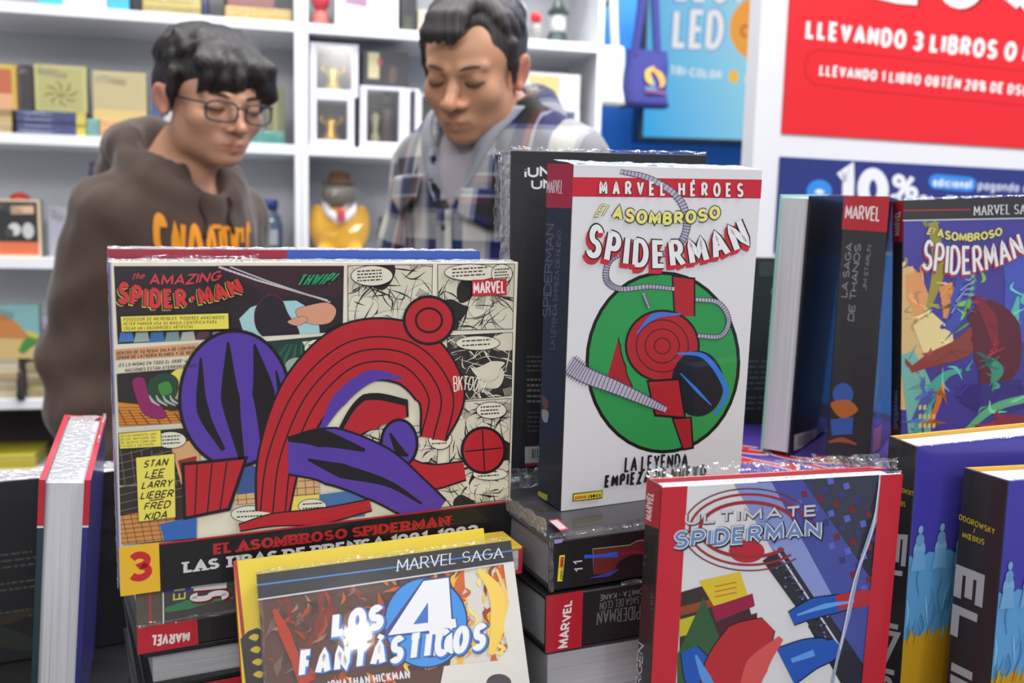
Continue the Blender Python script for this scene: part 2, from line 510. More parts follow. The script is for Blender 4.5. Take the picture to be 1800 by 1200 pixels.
class Art:
    """print on one flat face of a thing. ref: drawing coordinates of the face's
    corners (top left, top right, bottom left, bottom right); place(u, v, lift) -> local point"""
    STEP = 0.000005
    def __init__(self, parent, ref, w, h, place, lift=0.00012, matf=None):
        self.parent, self.w, self.h, self.place = parent, w, h, place
        self.H = homography(ref, [(0, h), (w, h), (0, 0), (w, 0)])
        self.n, self.last = 0, None
        self.lift = lift
        self.matf = matf or ink
        self.bounds = [(1, 0, 0), (-1, 0, w), (0, 1, 0), (0, -1, h)]
        self.extra = []
        self.name = None
        self.mirror = False
    def uv(self, p):
        q = self.H @ np.array((p[0], p[1], 1.0))
        return (q[0] / q[2], q[1] / q[2])
    def group(self, name):
        self.flush()
        self.name = name
        self.V, self.F, self.M, self.mats, self.mi = [], [], [], [], {}
        return self
    def flush(self):
        if self.name and self.F:
            mesh(self.name, self.V, self.F, self.mats, self.parent, self.M)
        self.name = None
    def window(self, quad=None):
        """limit what follows to a convex region given in drawing coordinates"""
        self.extra = []
        if quad:
            P = [self.uv(p) for p in quad]
            area2 = sum(P[i][0] * P[(i + 1) % len(P)][1] - P[(i + 1) % len(P)][0] * P[i][1] for i in range(len(P)))
            if area2 < 0:
                P.reverse()
            for i in range(len(P)):
                (x0, y0), (x1, y1) = P[i], P[(i + 1) % len(P)]
                a, b = -(y1 - y0), (x1 - x0)
                self.extra.append((a, b, -(a * x0 + b * y0)))
    def _emit(self, polys, color, subs=None):
        if color not in self.mi:
            self.mi[color] = len(self.mats)
            self.mats.append(self.matf(color))
        if color != self.last or max(color) > 70:          # dark line work in a row shares a layer
            self.n += 1
        self.last = color
        z = self.lift + self.n * self.STEP
        for pi, poly in enumerate(polys):
            q = clip_convex([self.uv(p) for p in poly], self.bounds + self.extra)
            if len(q) < 3:
                continue
            a2 = sum(q[i][0] * q[(i + 1) % len(q)][1] - q[(i + 1) % len(q)][0] * q[i][1] for i in range(len(q)))
            if abs(a2) < 1e-11:
                continue
            if a2 < 0:
                q = q[::-1]
            o = len(self.V)
            self.V += [self.place(u, v, z + (subs[pi] * 1.2e-6 if subs else 0)) for u, v in q]
            self.F.append(tuple(range(o, o + len(q))))
            self.M.append(self.mi[color])
    def poly(self, pts, color):
        pts = [(float(p[0]), float(p[1])) for p in pts]
        tris = tessellate_polygon([[Vector((p[0], p[1], 0)) for p in pts]])
        self._emit([[pts[i] for i in t] for t in tris], color)
        return self
    def blob(self, pts, color, outline=0, oc=(18, 16, 20), n=8):
        c = catmull(pts, n, True)
        if outline:
            self.line(c + [c[0]], outline, oc)
        self.poly(c, color)
        return self
    def ell(self, cx, cy, rx, ry, color, rot=0, n=40):
        a = R(rot)
        self.poly([(cx + rx * math.cos(t) * math.cos(a) - ry * math.sin(t) * math.sin(a), cy + rx * math.cos(t) * math.sin(a) + ry * math.sin(t) * math.cos(a)) for t in [2 * math.pi * i / n for i in range(n)]], color)
        return self
    def line(self, pts, width, color):
        self._emit([[tuple(p) for p in q] for q in stroke_strip(pts, width, width, 1e9)], color)
        return self
    def brush(self, pts, widths, color, n=8):
        """tapering stroke along a smooth path"""
        c = catmull(pts, n)
        k = len(c)
        ws = np.interp(np.linspace(0, 1, k), np.linspace(0, 1, len(widths)), widths)
        L, Q = [], []
        for i in range(k):
            a, b = np.array(c[max(0, i - 1)]), np.array(c[min(k - 1, i + 1)])
            d = b - a
            d = d / max(1e-9, np.hypot(*d))
            nn = np.array((-d[1], d[0])) * ws[i] / 2
            L.append(np.array(c[i]) + nn)
            Q.append(np.array(c[i]) - nn)
        self._emit([[tuple(L[i]), tuple(L[i + 1]), tuple(Q[i + 1]), tuple(Q[i])] for i in range(k - 1)], color)
        return self
    def rough(self, quad, color):
        return self.poly([quad[0], quad[1], quad[3], quad[2]], color)
    def text(self, s, quad, color, weight=0.16, bow=0.0, dx=0.0, dy=0.0, fan=0.0, **kw):
        TL, TR, BL, BR = [np.array(p, float) for p in quad]
        wd = 0.5 * (np.linalg.norm(TR - TL) + np.linalg.norm(BR - BL))
        ht = 0.5 * (np.linalg.norm(TL - BL) + np.linalg.norm(TR - BR))
        asp = wd / ht
        def mp(p):
            s_, t = p[0] / asp, p[1]
            q = TL * (1 - s_) * t + TR * s_ * t + BL * (1 - s_) * (1 - t) + BR * s_ * (1 - t)
            e = (2 * s_ - 1) ** 2
            return (q[0] + dx, q[1] + dy + bow * (1 - e) * (1 + fan * (t - .5)))
        tq = text_quads(s, asp, weight, **kw)
        self._emit([[mp(p) for p in q] for q, _ in tq], color, [si for _, si in tq])
        return self

def on_front(e=0.0):        # face looking to -Y, u to the right, v up
    return lambda u, v, z: (u, -e - z, v)
def on_left(depth):         # face looking to -X seen from that side: u runs back to front
    return lambda u, v, z: (-z, depth - u, v)
def on_top(height):         # face looking up seen from the front: u right, v to the back
    return lambda u, v, z: (u, v, height + z)
# ------------------------------------------------------------------ display table
TOP = 0.763
table = empty('display_table', (0.05, 1.0, 0), label='dark display table that carries all the comic books', cat='table')
M_BLACK = mat('black_laminate', (26, 26, 29), 0.5, noise=(30, .06))
box('tabletop', (-0.95, -0.62, TOP - 0.035), (0.95, 0.34, TOP), M_BLACK, table, 0.004)
for _x in (-0.88, 0.82):
    for _y in (-0.55, 0.21):
        box('leg', (_x, _y, 0), (_x + .06, _y + .06, TOP - .035), M_BLACK, table, 0.004)
box('apron', (-0.85, -0.56, TOP - .13), (0.85, -0.54, TOP - .035), M_BLACK, table, 0.002)

# ------------------------------------------------------------------ books
def book(label, loc, ypr, w, t, h, axis, spine, colors, group=None, names=('front_cover', 'back_cover'),
         board=0.0024, inset=0.003, pages=(226, 226, 230), name='hardcover_book', cat='book', parts=True):
    """axis: 0,1,2 = direction of the thickness; spine: (axis, 0 low / 1 high); colors: low board, high board, spine"""
    root = empty(name, loc, (R(ypr[1]), R(ypr[2]), R(ypr[0])), label, cat, group, 'YXZ')
    D = [w, t, h]
    out = {'root': root}
    for i, nm in enumerate(names):
        lo, hi = [0, 0, 0], list(D)
        if i == 0: hi[axis] = board
        else: lo[axis] = D[axis] - board
        if spine[1] == 0: lo[spine[0]] += .0006
        else: hi[spine[0]] -= .0006
        out[nm] = box(nm, lo, hi, ink(colors[i]), root, 0.0007, 2)
    lo, hi = [0, 0, 0], list(D)
    lo[axis] += .0004; hi[axis] -= .0004
    s, e = spine
    if e == 0: hi[s] = board
    else: lo[s] = D[s] - board
    out['spine'] = box('spine', lo, hi, ink(colors[2]), root, 0.0007, 2)
    lo, hi = [0, 0, 0], list(D)
    for a in range(3):
        if a == axis:
            lo[a] += board; hi[a] -= board
        elif a == s:
            if e == 0: lo[a] += board; hi[a] -= inset
            else: lo[a] += inset; hi[a] -= board
        else:
            lo[a] += inset; hi[a] -= inset
    out['page_block'] = box('page_block', lo, hi, page_material(axis, pages), root)
    out['dims'] = D
    return out

_wr = random.Random(4)
def wrap(root, path, width_dir, width, amp=0.0010, rows=5, step=0.005, taper=True):
    """crumpled shrink film along a path: a thin rumpled ribbon"""
    P = []
    for a, b in zip(path[:-1], path[1:]):
        a, b = Vector(a), Vector(b)
        k = max(2, int((b - a).length / step))
        P += [a + (b - a) * i / k for i in range(k)]
    P.append(Vector(path[-1]))
    wd = Vector(width_dir).normalized()
    V, F = [], []
    n = len(P)
    for i, p in enumerate(P):
        ww = width * (0.8 + 0.25 * _wr.random())
        am = amp * (0.35 + 0.65 * max(0.0, math.sin(i * 0.37 + len(path)) * math.sin(i * 0.083 + 1.0)))
        for j in range(rows):
            f = j / (rows - 1)
            V.append(p + wd * ww * f + Vector((_wr.uniform(-1, 1), _wr.uniform(-1, 1), _wr.uniform(-1, 1))) * am)
    for i in range(n - 1):
        for j in range(rows - 1):
            F.append((i * rows + j, (i + 1) * rows + j, (i + 1) * rows + j + 1, i * rows + j + 1))
    mesh('plastic_wrap', V, F, film_material(), root)

def dashes(a, x0, x1, ys, h, color, seed=1, skew=0.0):
    """rows of tiny illegible print"""
    r = random.Random(seed)
    for y in ys:
        x = x0
        end = x0 + (x1 - x0) * r.uniform(.75, 1)
        while x < end:
            l = r.uniform(.05, .16) * (x1 - x0)
            a.line([(x, y + skew * (x - x0)), (min(end, x + l), y + skew * (min(end, x + l) - x0))], h, color)
            x += l + (x1 - x0) * .03

def scribble(a, quad, seed, n, dark=(38, 36, 34), light=(216, 212, 192), blobs=4):
    """black line drawing of nothing in particular: masses, folds, hatching"""
    r = random.Random(seed)
    a.window(quad)
    xs = [p[0] for p in quad]; ys = [p[1] for p in quad]
    x0, x1, y0, y1 = min(xs), max(xs), min(ys), max(ys)
    pt = lambda: (r.uniform(x0, x1), r.uniform(y0, y1))
    sz = min(x1 - x0, y1 - y0)
    for i in range(blobs):
        c = pt()
        a.blob([(c[0] + math.cos(k) * sz * r.uniform(.12, .34), c[1] + math.sin(k) * sz * r.uniform(.10, .26)) for k in (0, 1.2, 2.3, 3.4, 4.5, 5.4)], dark if i % 2 == 0 else light, 1.2)
    for i in range(n):
        c = pt()
        an = r.uniform(0, 3.14)
        l = sz * r.uniform(.15, .5)
        d = (math.cos(an) * l, math.sin(an) * l)
        w = r.uniform(.8, 3.2)
        a.brush([c, (c[0] + d[0] * .5 + r.uniform(-6, 6), c[1] + d[1] * .5 + r.uniform(-6, 6)), (c[0] + d[0], c[1] + d[1])], [.4, w, .4], dark, 5)
    for i in range(5):
        c = pt(); an = r.uniform(0, 3.14); nx, ny = math.cos(an), math.sin(an)
        l = sz * .22
        for k in range(6):
            ox, oy = c[0] - ny * k * 2.6, c[1] + nx * k * 2.6
            a.line([(ox, oy), (ox + nx * l, oy + ny * l)], .9, dark)
    a.window()

CREAM, INKB = (224, 219, 197), (24, 21, 24)
RED_, VIO, YEL = (176, 36, 46), (84, 58, 158), (226, 213, 88)

# ---- the wide comic-strip book standing on the left stack
ams = book('wide comic strip hardcover with red number 3 in its yellow corner', (-.2531, .5896, .9987), (25.33, 1.39, -.16), .2818, .020, .2191,
           1, (0, 0), (CREAM, (60, 64, 120), (150, 158, 205)))
a = Art(ams['front_cover'], [(193, 460), (911, 460), (212, 1046), (895, 952)], .2818, .2191, on_front())
a.group('comic_panels')
a.rough([(200, 468), (604, 467), (207, 605), (602, 583)], (42, 34, 40))
a.poly([(380, 467), (604, 467), (603, 520), (470, 520)], (56, 36, 44))
a.window([(200, 468), (604, 467), (602, 583), (207, 605)])
a.line([(384, 469), (450, 492), (575, 528)], 3.2, (205, 200, 205)); a.line([(404, 469), (470, 494), (580, 531)], 2.2, (190, 186, 192))
for _i in range(26):
    _t = _i / 25
    a.line([(392 + 175 * _t, 470 + 56 * _t), (396 + 178 * _t, 476 + 54 * _t)], .9, (150, 145, 150))
a.poly([(420, 560), (440, 540), (470, 530), (520, 528), (548, 545), (560, 570), (562, 590), (430, 592)], (158, 200, 205))
a.blob([(448, 545), (468, 520), (492, 524), (506, 552), (524, 580), (520, 600), (480, 600), (452, 580)], (40, 34, 46), 1.5, (140, 40, 60))
a.blob([(520, 545), (545, 536), (575, 532), (590, 545), (580, 566), (552, 570), (528, 562)], (206, 150, 122), 1.5)
a.blob([(505, 565), (530, 556), (540, 562), (522, 572)], (206, 150, 122), 1.5)
for _i, _c in enumerate(((70, 120, 190), (150, 170, 170), (60, 110, 170), (120, 150, 150), (170, 180, 170), (90, 60, 70), (160, 150, 170))):
    a.poly([(212 + _i * 27, 584), (232 + _i * 27, 582), (236 + _i * 27, 600), (208 + _i * 27, 602)], _c)
a.window()
_bw = [[(611, 467), (759, 465), (757, 577), (612, 588)], [(769, 465), (903, 464), (900, 577), (770, 580)], [(786, 590), (900, 584), (898, 694), (787, 704)], [(790, 707), (897, 700), (894, 812), (790, 828)],
       [(600, 760), (770, 745), (765, 840), (600, 850)], [(760, 822), (893, 808), (893, 876), (762, 892)]]
for _k, _q in enumerate(_bw):
    a.poly([(_q[0][0] - 1, _q[0][1] - 1), (_q[1][0] + 1, _q[1][1] - 1), (_q[2][0] + 1, _q[2][1] + 1), (_q[3][0] - 1, _q[3][1] + 1)], INKB)
    a.poly(_q, (52, 48, 46) if _k == 2 else (206, 202, 182))
    scribble(a, _q, 20 + _k, 70 if _k != 2 else 60, *(((214, 208, 188), (40, 38, 38)) if _k == 2 else ((38, 36, 34), (214, 210, 190))), blobs=6)
a.poly([(201, 614), (348, 602), (348, 624), (203, 633)], (208, 158, 116)); a.poly([(203, 633), (350, 624), (346, 645), (205, 656)], (214, 208, 188))
a.poly([(205, 657), (350, 645), (346, 740), (209, 749)], (46, 40, 40))
a.window([(205, 657), (350, 645), (346, 740), (209, 749)])
a.poly([(245, 700), (320, 640), (350, 640), (350, 700)], (222, 206, 100)); a.poly([(205, 706), (260, 712), (300, 722), (350, 718), (350, 750), (205, 750)], (202, 128, 48))
for _i in range(7):
    a.line([(206 + _i * 20, 715 + (_i % 3) * 5), (222 + _i * 20, 745)], 1.6, (60, 36, 20)); a.line([(206, 716 + _i * 5), (350, 712 + _i * 5)], .9, (90, 50, 24))
a.blob([(233, 668), (252, 664), (262, 690), (290, 722), (285, 735), (255, 728), (240, 700)], (136, 40, 96), 1.4)
a.blob([(262, 668), (290, 655), (312, 668), (306, 700), (280, 708), (262, 694)], (38, 70, 52), 1.4); a.blob([(278, 676), (296, 670), (302, 688), (284, 694)], (70, 130, 60), 1)
for _i in range(5): a.brush([(262 + _i * 12, 694), (268 + _i * 12, 704), (280 + _i * 14, 712)], [2, 5, 2], (168, 172, 170))
a.window()
a.poly([(440, 602), (584, 588), (582, 700), (450, 716)], (38, 58, 54))
a.window([(440, 602), (584, 588), (582, 700), (450, 716)])
for _i in range(9): a.brush([(470 + _i * 9, 690), (474 + _i * 8, 640), (500 + _i * 4, 604)], [3, 7, 2], (46, 98, 78) if _i % 2 else (30, 70, 58))
a.blob([(500, 640), (525, 628), (545, 650), (532, 690), (505, 690)], (150, 168, 156), 1.5)
a.poly([(530, 600), (590, 592), (590, 640), (548, 632)], (214, 210, 190))
a.window()
a.poly([(208, 760), (345, 750), (345, 840), (210, 852)], (44, 40, 38)); a.poly([(210, 855), (345, 842), (345, 946), (213, 956)], (52, 44, 40))
a.window([(208, 760), (430, 742), (430, 936), (213, 956)])
for _i in range(8):
    a.line([(208, 800 + _i * 14), (330, 770 + _i * 14)], 1.2, (120, 110, 96)); a.line([(212 + _i * 18, 790), (220 + _i * 18, 852)], 1.1, (120, 110, 96))
a.poly([(210, 905), (300, 890), (320, 945), (213, 956)], (196, 136, 74))
for _i in range(7): a.line([(210, 905 + _i * 8), (330, 893 + _i * 8)], 1, (60, 40, 26)); a.line([(214 + _i * 15, 900), (226 + _i * 15, 955)], 1, (60, 40, 26))
a.poly([(300, 780), (350, 770), (350, 845), (318, 850)], (206, 160, 112)); a.poly([(312, 808), (345, 800), (345, 842), (322, 848)], (140, 44, 40)); a.poly([(280, 920), (345, 905), (345, 948), (290, 952)], (52, 100, 176))
a.window()
a.poly([(408, 764), (560, 750), (560, 870), (412, 886)], (206, 166, 116))
a.window([(408, 764), (560, 750), (560, 870), (412, 886)])
for _i in range(10): a.line([(406, 770 + _i * 12), (560, 758 + _i * 12)], 1, (92, 66, 44)); a.line([(410 + _i * 15, 764), (418 + _i * 15, 886)], 1, (92, 66, 44))
a.poly([(415, 800), (450, 820), (470, 862), (416, 868)], (60, 84, 140))
a.window()
a.poly([(412, 892), (560, 874), (560, 920), (416, 940)], (186, 180, 160)); a.poly([(512, 872), (560, 868), (560, 915), (512, 922)], (222, 206, 92)); a.poly([(560, 868), (640, 858), (640, 905), (560, 914)], (70, 110, 160))
# speech balloons
for _cx, _cy, _rx, _ry, _ln in ((652, 484, 36, 17, 4), (826, 478, 46, 14, 3), (880, 480, 18, 16, 4), (838, 602, 38, 12, 2), (862, 720, 26, 14, 3), (300, 772, 26, 14, 3), (556, 612, 22, 16, 3), (440, 902, 34, 14, 2), (548, 888, 24, 12, 2), (860, 832, 30, 10, 2), (772, 770, 20, 18, 3)):
    a.ell(_cx, _cy, _rx + 1.2, _ry + 1.2, INKB); a.ell(_cx, _cy, _rx, _ry, (218, 214, 196))
    dashes(a, _cx - _rx * .72, _cx + _rx * .78, [_cy - _ry * .6 + _ry * 1.3 * (i + .5) / _ln for i in range(_ln)], 2.6, (70, 66, 62), int(_cx), -.06)
a.group('figure_shapes')       # large red and violet forms over the panels
K = (26, 22, 27)
def ribbon(pts, ws, col, o=6):
    a.brush(pts, [w + o for w in ws], K); a.brush(pts, ws, col)
def seams(pts, ws, n, wd=2.6):
    c = catmull(pts, 8)
    for i in range(1, n):
        k = int(i * (len(c) - 1) / n)
        p, q = np.array(c[max(0, k - 1)]), np.array(c[min(len(c) - 1, k + 1)])
        d = (q - p) / max(1e-6, np.hypot(*(q - p)))
        w = np.interp(k / len(c), np.linspace(0, 1, len(ws)), ws) * .5
        nn = np.array((-d[1], d[0])) * w
        a.brush([tuple(np.array(c[k]) + nn), tuple(np.array(c[k]) + d * 5), tuple(np.array(c[k]) - nn)], [wd, wd * .7, wd], K, 4)
a.ell(412, 700, 100, 122, K); a.ell(412, 700, 94, 116, VIO)
a.brush([(352, 628), (356, 720), (392, 790)], [4, 22, 8], K); a.brush([(400, 600), (404, 700), (424, 806)], [4, 34, 10], K); a.brush([(446, 604), (462, 690), (462, 786)], [4, 40, 8], K); a.brush([(484, 650), (492, 700), (484, 750)], [3, 12, 4], K)
a.poly([(318, 812), (436, 800), (404, 896), (322, 912)], K); a.poly([(324, 817), (428, 806), (399, 891), (327, 906)], RED_)
for _i in range(3): a.line([(346 + _i * 26, 815 - _i * 2.5), (342 + _i * 22, 903 - _i * 4)], 2.4, K)
# broad red arch of parallel bands, a violet wave under it
for _o, _wd in ((0, 92), ):
    ribbon([(478, 900), (492, 800), (540, 690), (620, 620), (715, 622), (772, 690), (760, 770)], [54, 74, 92, 104, 104, 84, 40], RED_, 8)
for _off in (-24, 0, 24):
    _c0 = catmull([(478, 900), (492, 800), (540, 690), (620, 620), (715, 622), (772, 690), (760, 770)], 8)
    _pp = []
    for _k in range(len(_c0)):
        _d = np.array(_c0[min(_k + 1, len(_c0) - 1)]) - np.array(_c0[max(0, _k - 1)]); _d = _d / np.hypot(*_d)
        _pp.append((_c0[_k][0] - _d[1] * _off * .9, _c0[_k][1] + _d[0] * _off * .9))
    a.line(_pp, 2.6, K)
a.brush([(560, 760), (596, 700), (650, 660), (705, 664)], [6, 26, 22, 4], VIO); a.brush([(600, 770), (650, 722), (716, 716)], [30, 66, 30], K); a.brush([(606, 764), (650, 728), (712, 722)], [20, 54, 20], RED_)
a.ell(752, 562, 46, 44, K); a.ell(752, 562, 41, 39, RED_); a.ell(752, 562, 25, 23, K); a.ell(752, 562, 21, 19, RED_)
a.ell(848, 790, 40, 42, K); a.ell(848, 790, 35, 37, RED_); a.line([(816, 792), (880, 786)], 2.4, K); a.line([(846, 754), (850, 826)], 2.4, K)
ribbon([(690, 800), (745, 836), (815, 826)], [20, 44, 30], RED_, 6)
a.ell(700, 778, 34, 44, K); a.ell(700, 778, 29, 39, VIO); a.brush([(684, 760), (700, 790), (716, 800)], [4, 16, 4], K)
ribbon([(505, 800), (580, 800), (660, 830), (720, 870), (765, 902)], [60, 96, 92, 72, 56], VIO, 8)
a.brush([(540, 806), (600, 826), (680, 848), (740, 884)], [4, 26, 12, 4], K); a.brush([(505, 772), (560, 768), (640, 790)], [6, 34, 6], K)
ribbon([(420, 926), (480, 912), (560, 906), (650, 886)], [10, 20, 26, 18], RED_, 5)
a.group('title_lettering')
_q = [(204, 500), (428, 478), (204, 548), (430, 520)]
for _w, _c, _dx, _dy in ((.21, (226, 210, 70), -2.8, 3.4), (.25, (30, 24, 28), -1.4, 1.8), (.20, (200, 52, 56), 0, 0)):
    a.text('SPIDER-MAN', [(210, 492), (415, 486), (204, 532), (430, 514)], _c, _w, bow=18, dx=_dx, dy=_dy, base_weight=.21, gap=.07)
a.text('AMAZING', [(263, 481), (392, 474), (262, 500), (385, 492)], (196, 62, 74), .18, bow=4)
a.text('the', [(234, 478), (255, 478), (232, 491), (254, 490)], (190, 66, 78), .16, shear=.2)
a.text('THWIP!', [(526, 482), (594, 478), (522, 502), (580, 500)], (40, 150, 96), .18, shear=.3)
a.text('BKTOOM', [(794, 660), (856, 668), (796, 688), (846, 690)], (226, 222, 204), .26, bow=-4)
a.poly([(211, 555), (401, 549), (402, 578), (213, 583)], INKB); a.poly([(212, 556), (400, 550), (401, 577), (214, 582)], YEL)
for _s, _y, _xe in (('POSEEDOR DE INCREÍBLES "PODERES ARÁCNIDOS",', 558, 398), ('PETER PARKER USA SU MAGIA CIENTÍFICA PARA', 566, 380), ('CREAR UN LANZARREDES ARTIFICIAL...', 574, 346)):
    a.text(_s, [(217, _y), (_xe, _y - 4), (217, _y + 6), (_xe, _y + 2)], (52, 48, 24), .15, shear=.15, gap=.2)
for _s, _y in (('DENTRO DE SU REGIA SALA DE CONTROL', 618), ('SEÑOR DE LATVERIA PLANEA Y SE REGO'.replace('Ñ', 'N'), 626)):
    a.text(_s, [(205, _y - 1), (344, _y - 11), (205, _y + 5), (344, _y - 5)], (64, 44, 30), .15, shear=.15, gap=.2)
for _s, _y, _x in (('¡ES LO MISMO EN TODO EL ORBE! ¡LA', 639, 208), ('NACIONES ESTÁN ATERRORIZADAS!', 648, 220)):
    a.text(_s, [(_x, _y - 1), (_x + 126, _y - 10), (_x, _y + 5), (_x + 126, _y - 4)], (56, 52, 48), .15, shear=.15, gap=.2)
a.poly([(208, 760), (283, 754), (284, 784), (210, 788)], INKB); a.poly([(209, 761), (282, 755), (283, 783), (211, 787)], YEL)
for _s, _y in (('EN ESE MOMENTO, UNO', 764), ('DE LOS "INVITADOS" DEL', 770), ('DR. MUERTE TOMA UNA', 776), ('FATÍDICA DECISIÓN...', 782)):
    a.text(_s, [(212, _y - 1), (274, _y - 5), (212, _y + 3.4), (274, _y - 1)], (52, 48, 24), .15, shear=.15, gap=.2)
a.poly([(238, 802), (307, 795), (309, 908), (243, 916)], INKB); a.poly([(239, 803), (306, 796), (308, 907), (244, 915)], (224, 212, 92))
for _s, _x0, _x1, _y in (('STAN', 252, 294, 811), ('LEE', 255, 288, 829), ('LARRY', 249, 302, 848), ('LIEBER', 247, 304, 866), ('FRED', 253, 299, 885), ('KIDA', 254, 294, 903)):
    a.text(_s, [(_x0 + 2, _y - 3), (_x1 + 2, _y - 8), (_x0, _y + 10), (_x1, _y + 6)], (30, 26, 20), .17, shear=.18)
for _y in (835, 873): a.line([(262, _y + 5), (287, _y + 2)], 2, (30, 26, 20))
a.rough([(207, 963), (899, 879), (212, 1050), (898, 960)], (24, 23, 26)); a.line([(207, 963), (899, 879)], 3, (170, 34, 44))
a.rough([(207, 961), (279, 951), (209, 1050), (282, 1037)], (226, 178, 42))
a.text('3', [(224, 969), (266, 965), (226, 1023), (268, 1016)], (190, 40, 48), .24, gap=0)
a.text('EL ASOMBROSO SPIDERMAN:', [(374, 954), (797, 904), (374, 973), (797, 921)], (176, 38, 46), .36, contrast=.62, serif=True, gap=.06, kmin=.3)
a.text('LAS TIRAS DE PRENSA 1981-1982', [(322, 986), (839, 920), (322, 1005), (838, 939)], (204, 206, 208), .36, contrast=.62, serif=True, gap=.06, kmin=.3)
a.rough([(827, 491), (888, 489), (828, 519), (888, 517)], (188, 34, 48))
a.text('MARVEL', [(829, 494), (886, 492), (830, 516), (886, 514)], (232, 226, 224), .20, gap=.03)
a.flush()
wrap(ams['root'], [(0, .001, .2191), (.2818, .001, .2191)], (0, 1, .05), .016, .0009)
wrap(ams['root'], [(-.0008, .010, .219), (-.0008, .010, 0)], (0, 1, 0), .008, .0007)
wrap(ams['root'], [(.02, .0, .2195), (.09, .0, .2195)], (0, .3, 1), .004, .0012)

_M = Matrix.Rotation(R(25.33), 3, 'Z')
_p = Vector((-.2531, .5896, .9987)) + _M @ Vector((.0, .0225, 0))
bk2 = book('wide hardcover with red and blue top edge standing right behind the comic strip book', tuple(_p), (25.33, 1.39, -.16), .2600, .020, .2262, 1, (0, 0), ((150, 44, 60), (50, 70, 150), (170, 60, 76)))
a = Art(bk2['front_cover'], [(0, 1), (1, 1), (0, 0), (1, 0)], .26, .2262, on_front())
a.group('cover_artwork'); a.poly([(.44, 0), (1, 0), (1, 1), (.44, 1)], (62, 92, 176)); a.poly([(0, .2), (.44, .2), (.44, .8), (0, .8)], (120, 40, 52)); a.flush()
wrap(bk2['root'], [(0, .001, .2262), (.26, .001, .2262)], (0, 1, .05), .016, .0008)

# ---- left stack under the comic strip book, top to bottom
LS = dict(group='books stacked flat under the wide comic strip book')
sp = book('grey flat book with green streak on its spine, topmost of the left stack', (-.246, .597, .973), (27, 0, 0), .258, .19, .0250, 2, (1, 0), ((52, 50, 52), (56, 54, 56), (72, 70, 70)), **LS)
a = Art(sp['spine'], [(239, 1039), (879, 946), (240, 1103), (878, 1000)], .270, .0255, on_front())
a.group('spine_lettering')
a.poly([(239, 1030), (285, 1030), (285, 1105), (239, 1105)], (96, 86, 74)); a.line([(264, 1030), (264, 1100)], 3.4, (190, 62, 62)); a.line([(287, 1028), (287, 1098)], 2.6, (214, 214, 218))
a.brush([(290, 1072), (330, 1062), (370, 1054), (410, 1050)], [8, 16, 9, 3], (66, 128, 86)); a.brush([(286, 1038), (330, 1036), (345, 1028)], [6, 9, 3], (70, 58, 128))
a.brush([(380, 1020), (400, 1024), (430, 1020)], [4, 10, 4], (56, 120, 80))
a.text('El A', [(304, 1055), (306, 1008), (326, 1052), (328, 1005)], (206, 204, 110), .13)
for _c, _w, _d in (((118, 34, 44), .36, 2.4), ((222, 222, 226), .26, 0)):
    a.text('SP', [(333 + _d, 1058 + _d), (338 + _d, 1022 + _d), (401 + _d, 1053 + _d), (404 + _d, 1015 + _d)], _c, _w * .9, base_weight=.22, gap=.08, kmin=.2)
a.flush()
lsm = book('flat book with red spine end lettered upside down, second of the left stack', (-.246, .597, .954), (27, 0, 0), .255, .175, .019, 2, (1, 0), ((28, 26, 28), (30, 28, 30), (28, 27, 29)), **LS)
a = Art(lsm['spine'], [(240, 1103), (848, 1005), (242, 1151), (847, 1046)], .255, .019, on_front())
a.group('spine_lettering')
a.poly([(238, 1090), (346, 1080), (350, 1140), (238, 1160)], (176, 32, 48))
a.text('MARVEL', [(334, 1127), (264, 1137), (334, 1109), (266, 1116)], (220, 214, 212), .2, gap=.03)
a.flush()
wrap(lsm['root'], [(0, -.0012, .019), (.12, -.0012, .019)], (0, .1, 1), .003, .0012)
lpb = book('black flat book showing grey page edges, third of the left stack', (-.243, .600, .925), (26, 0, 0), .262, .175, .029, 2, (1, 1), ((20, 20, 22), (22, 21, 24), (22, 22, 24)), pages=(168, 168, 172), board=.004, inset=.006, **LS)
lrs = book('black flat book with a red spine end, fourth of the left stack', (-.246, .598, .897), (26, 0, 0), .262, .175, .028, 2, (1, 0), ((24, 24, 27), (24, 24, 27), (26, 26, 30)), **LS)
a = Art(lrs['spine'], [(0, 1), (1, 1), (0, 0), (1, 0)], .262, .028, on_front())
a.group('spine_lettering'); a.poly([(0, 0), (.26, 0), (.26, 1), (0, 1)], (172, 36, 50)); a.poly([(.5, .2), (.62, .2), (.62, 1), (.5, 1)], (150, 158, 186)); a.flush()
for _k, (_z, _t) in enumerate(((.852, .045), (.808, .044), (TOP, .045))):
    book(('dark flat book with plain spine, fifth of the left stack', 'dark flat book near the table, sixth of the left stack', 'dark flat book lying on the table at the bottom of the left stack')[_k],
         (-.244, .600, _z), (26, 0, 0), .262, .175, _t, 2, (1, 0), ((24, 24, 27), (24, 24, 27), ((30, 30, 36), (40, 34, 40), (26, 30, 30))[_k]), **LS)

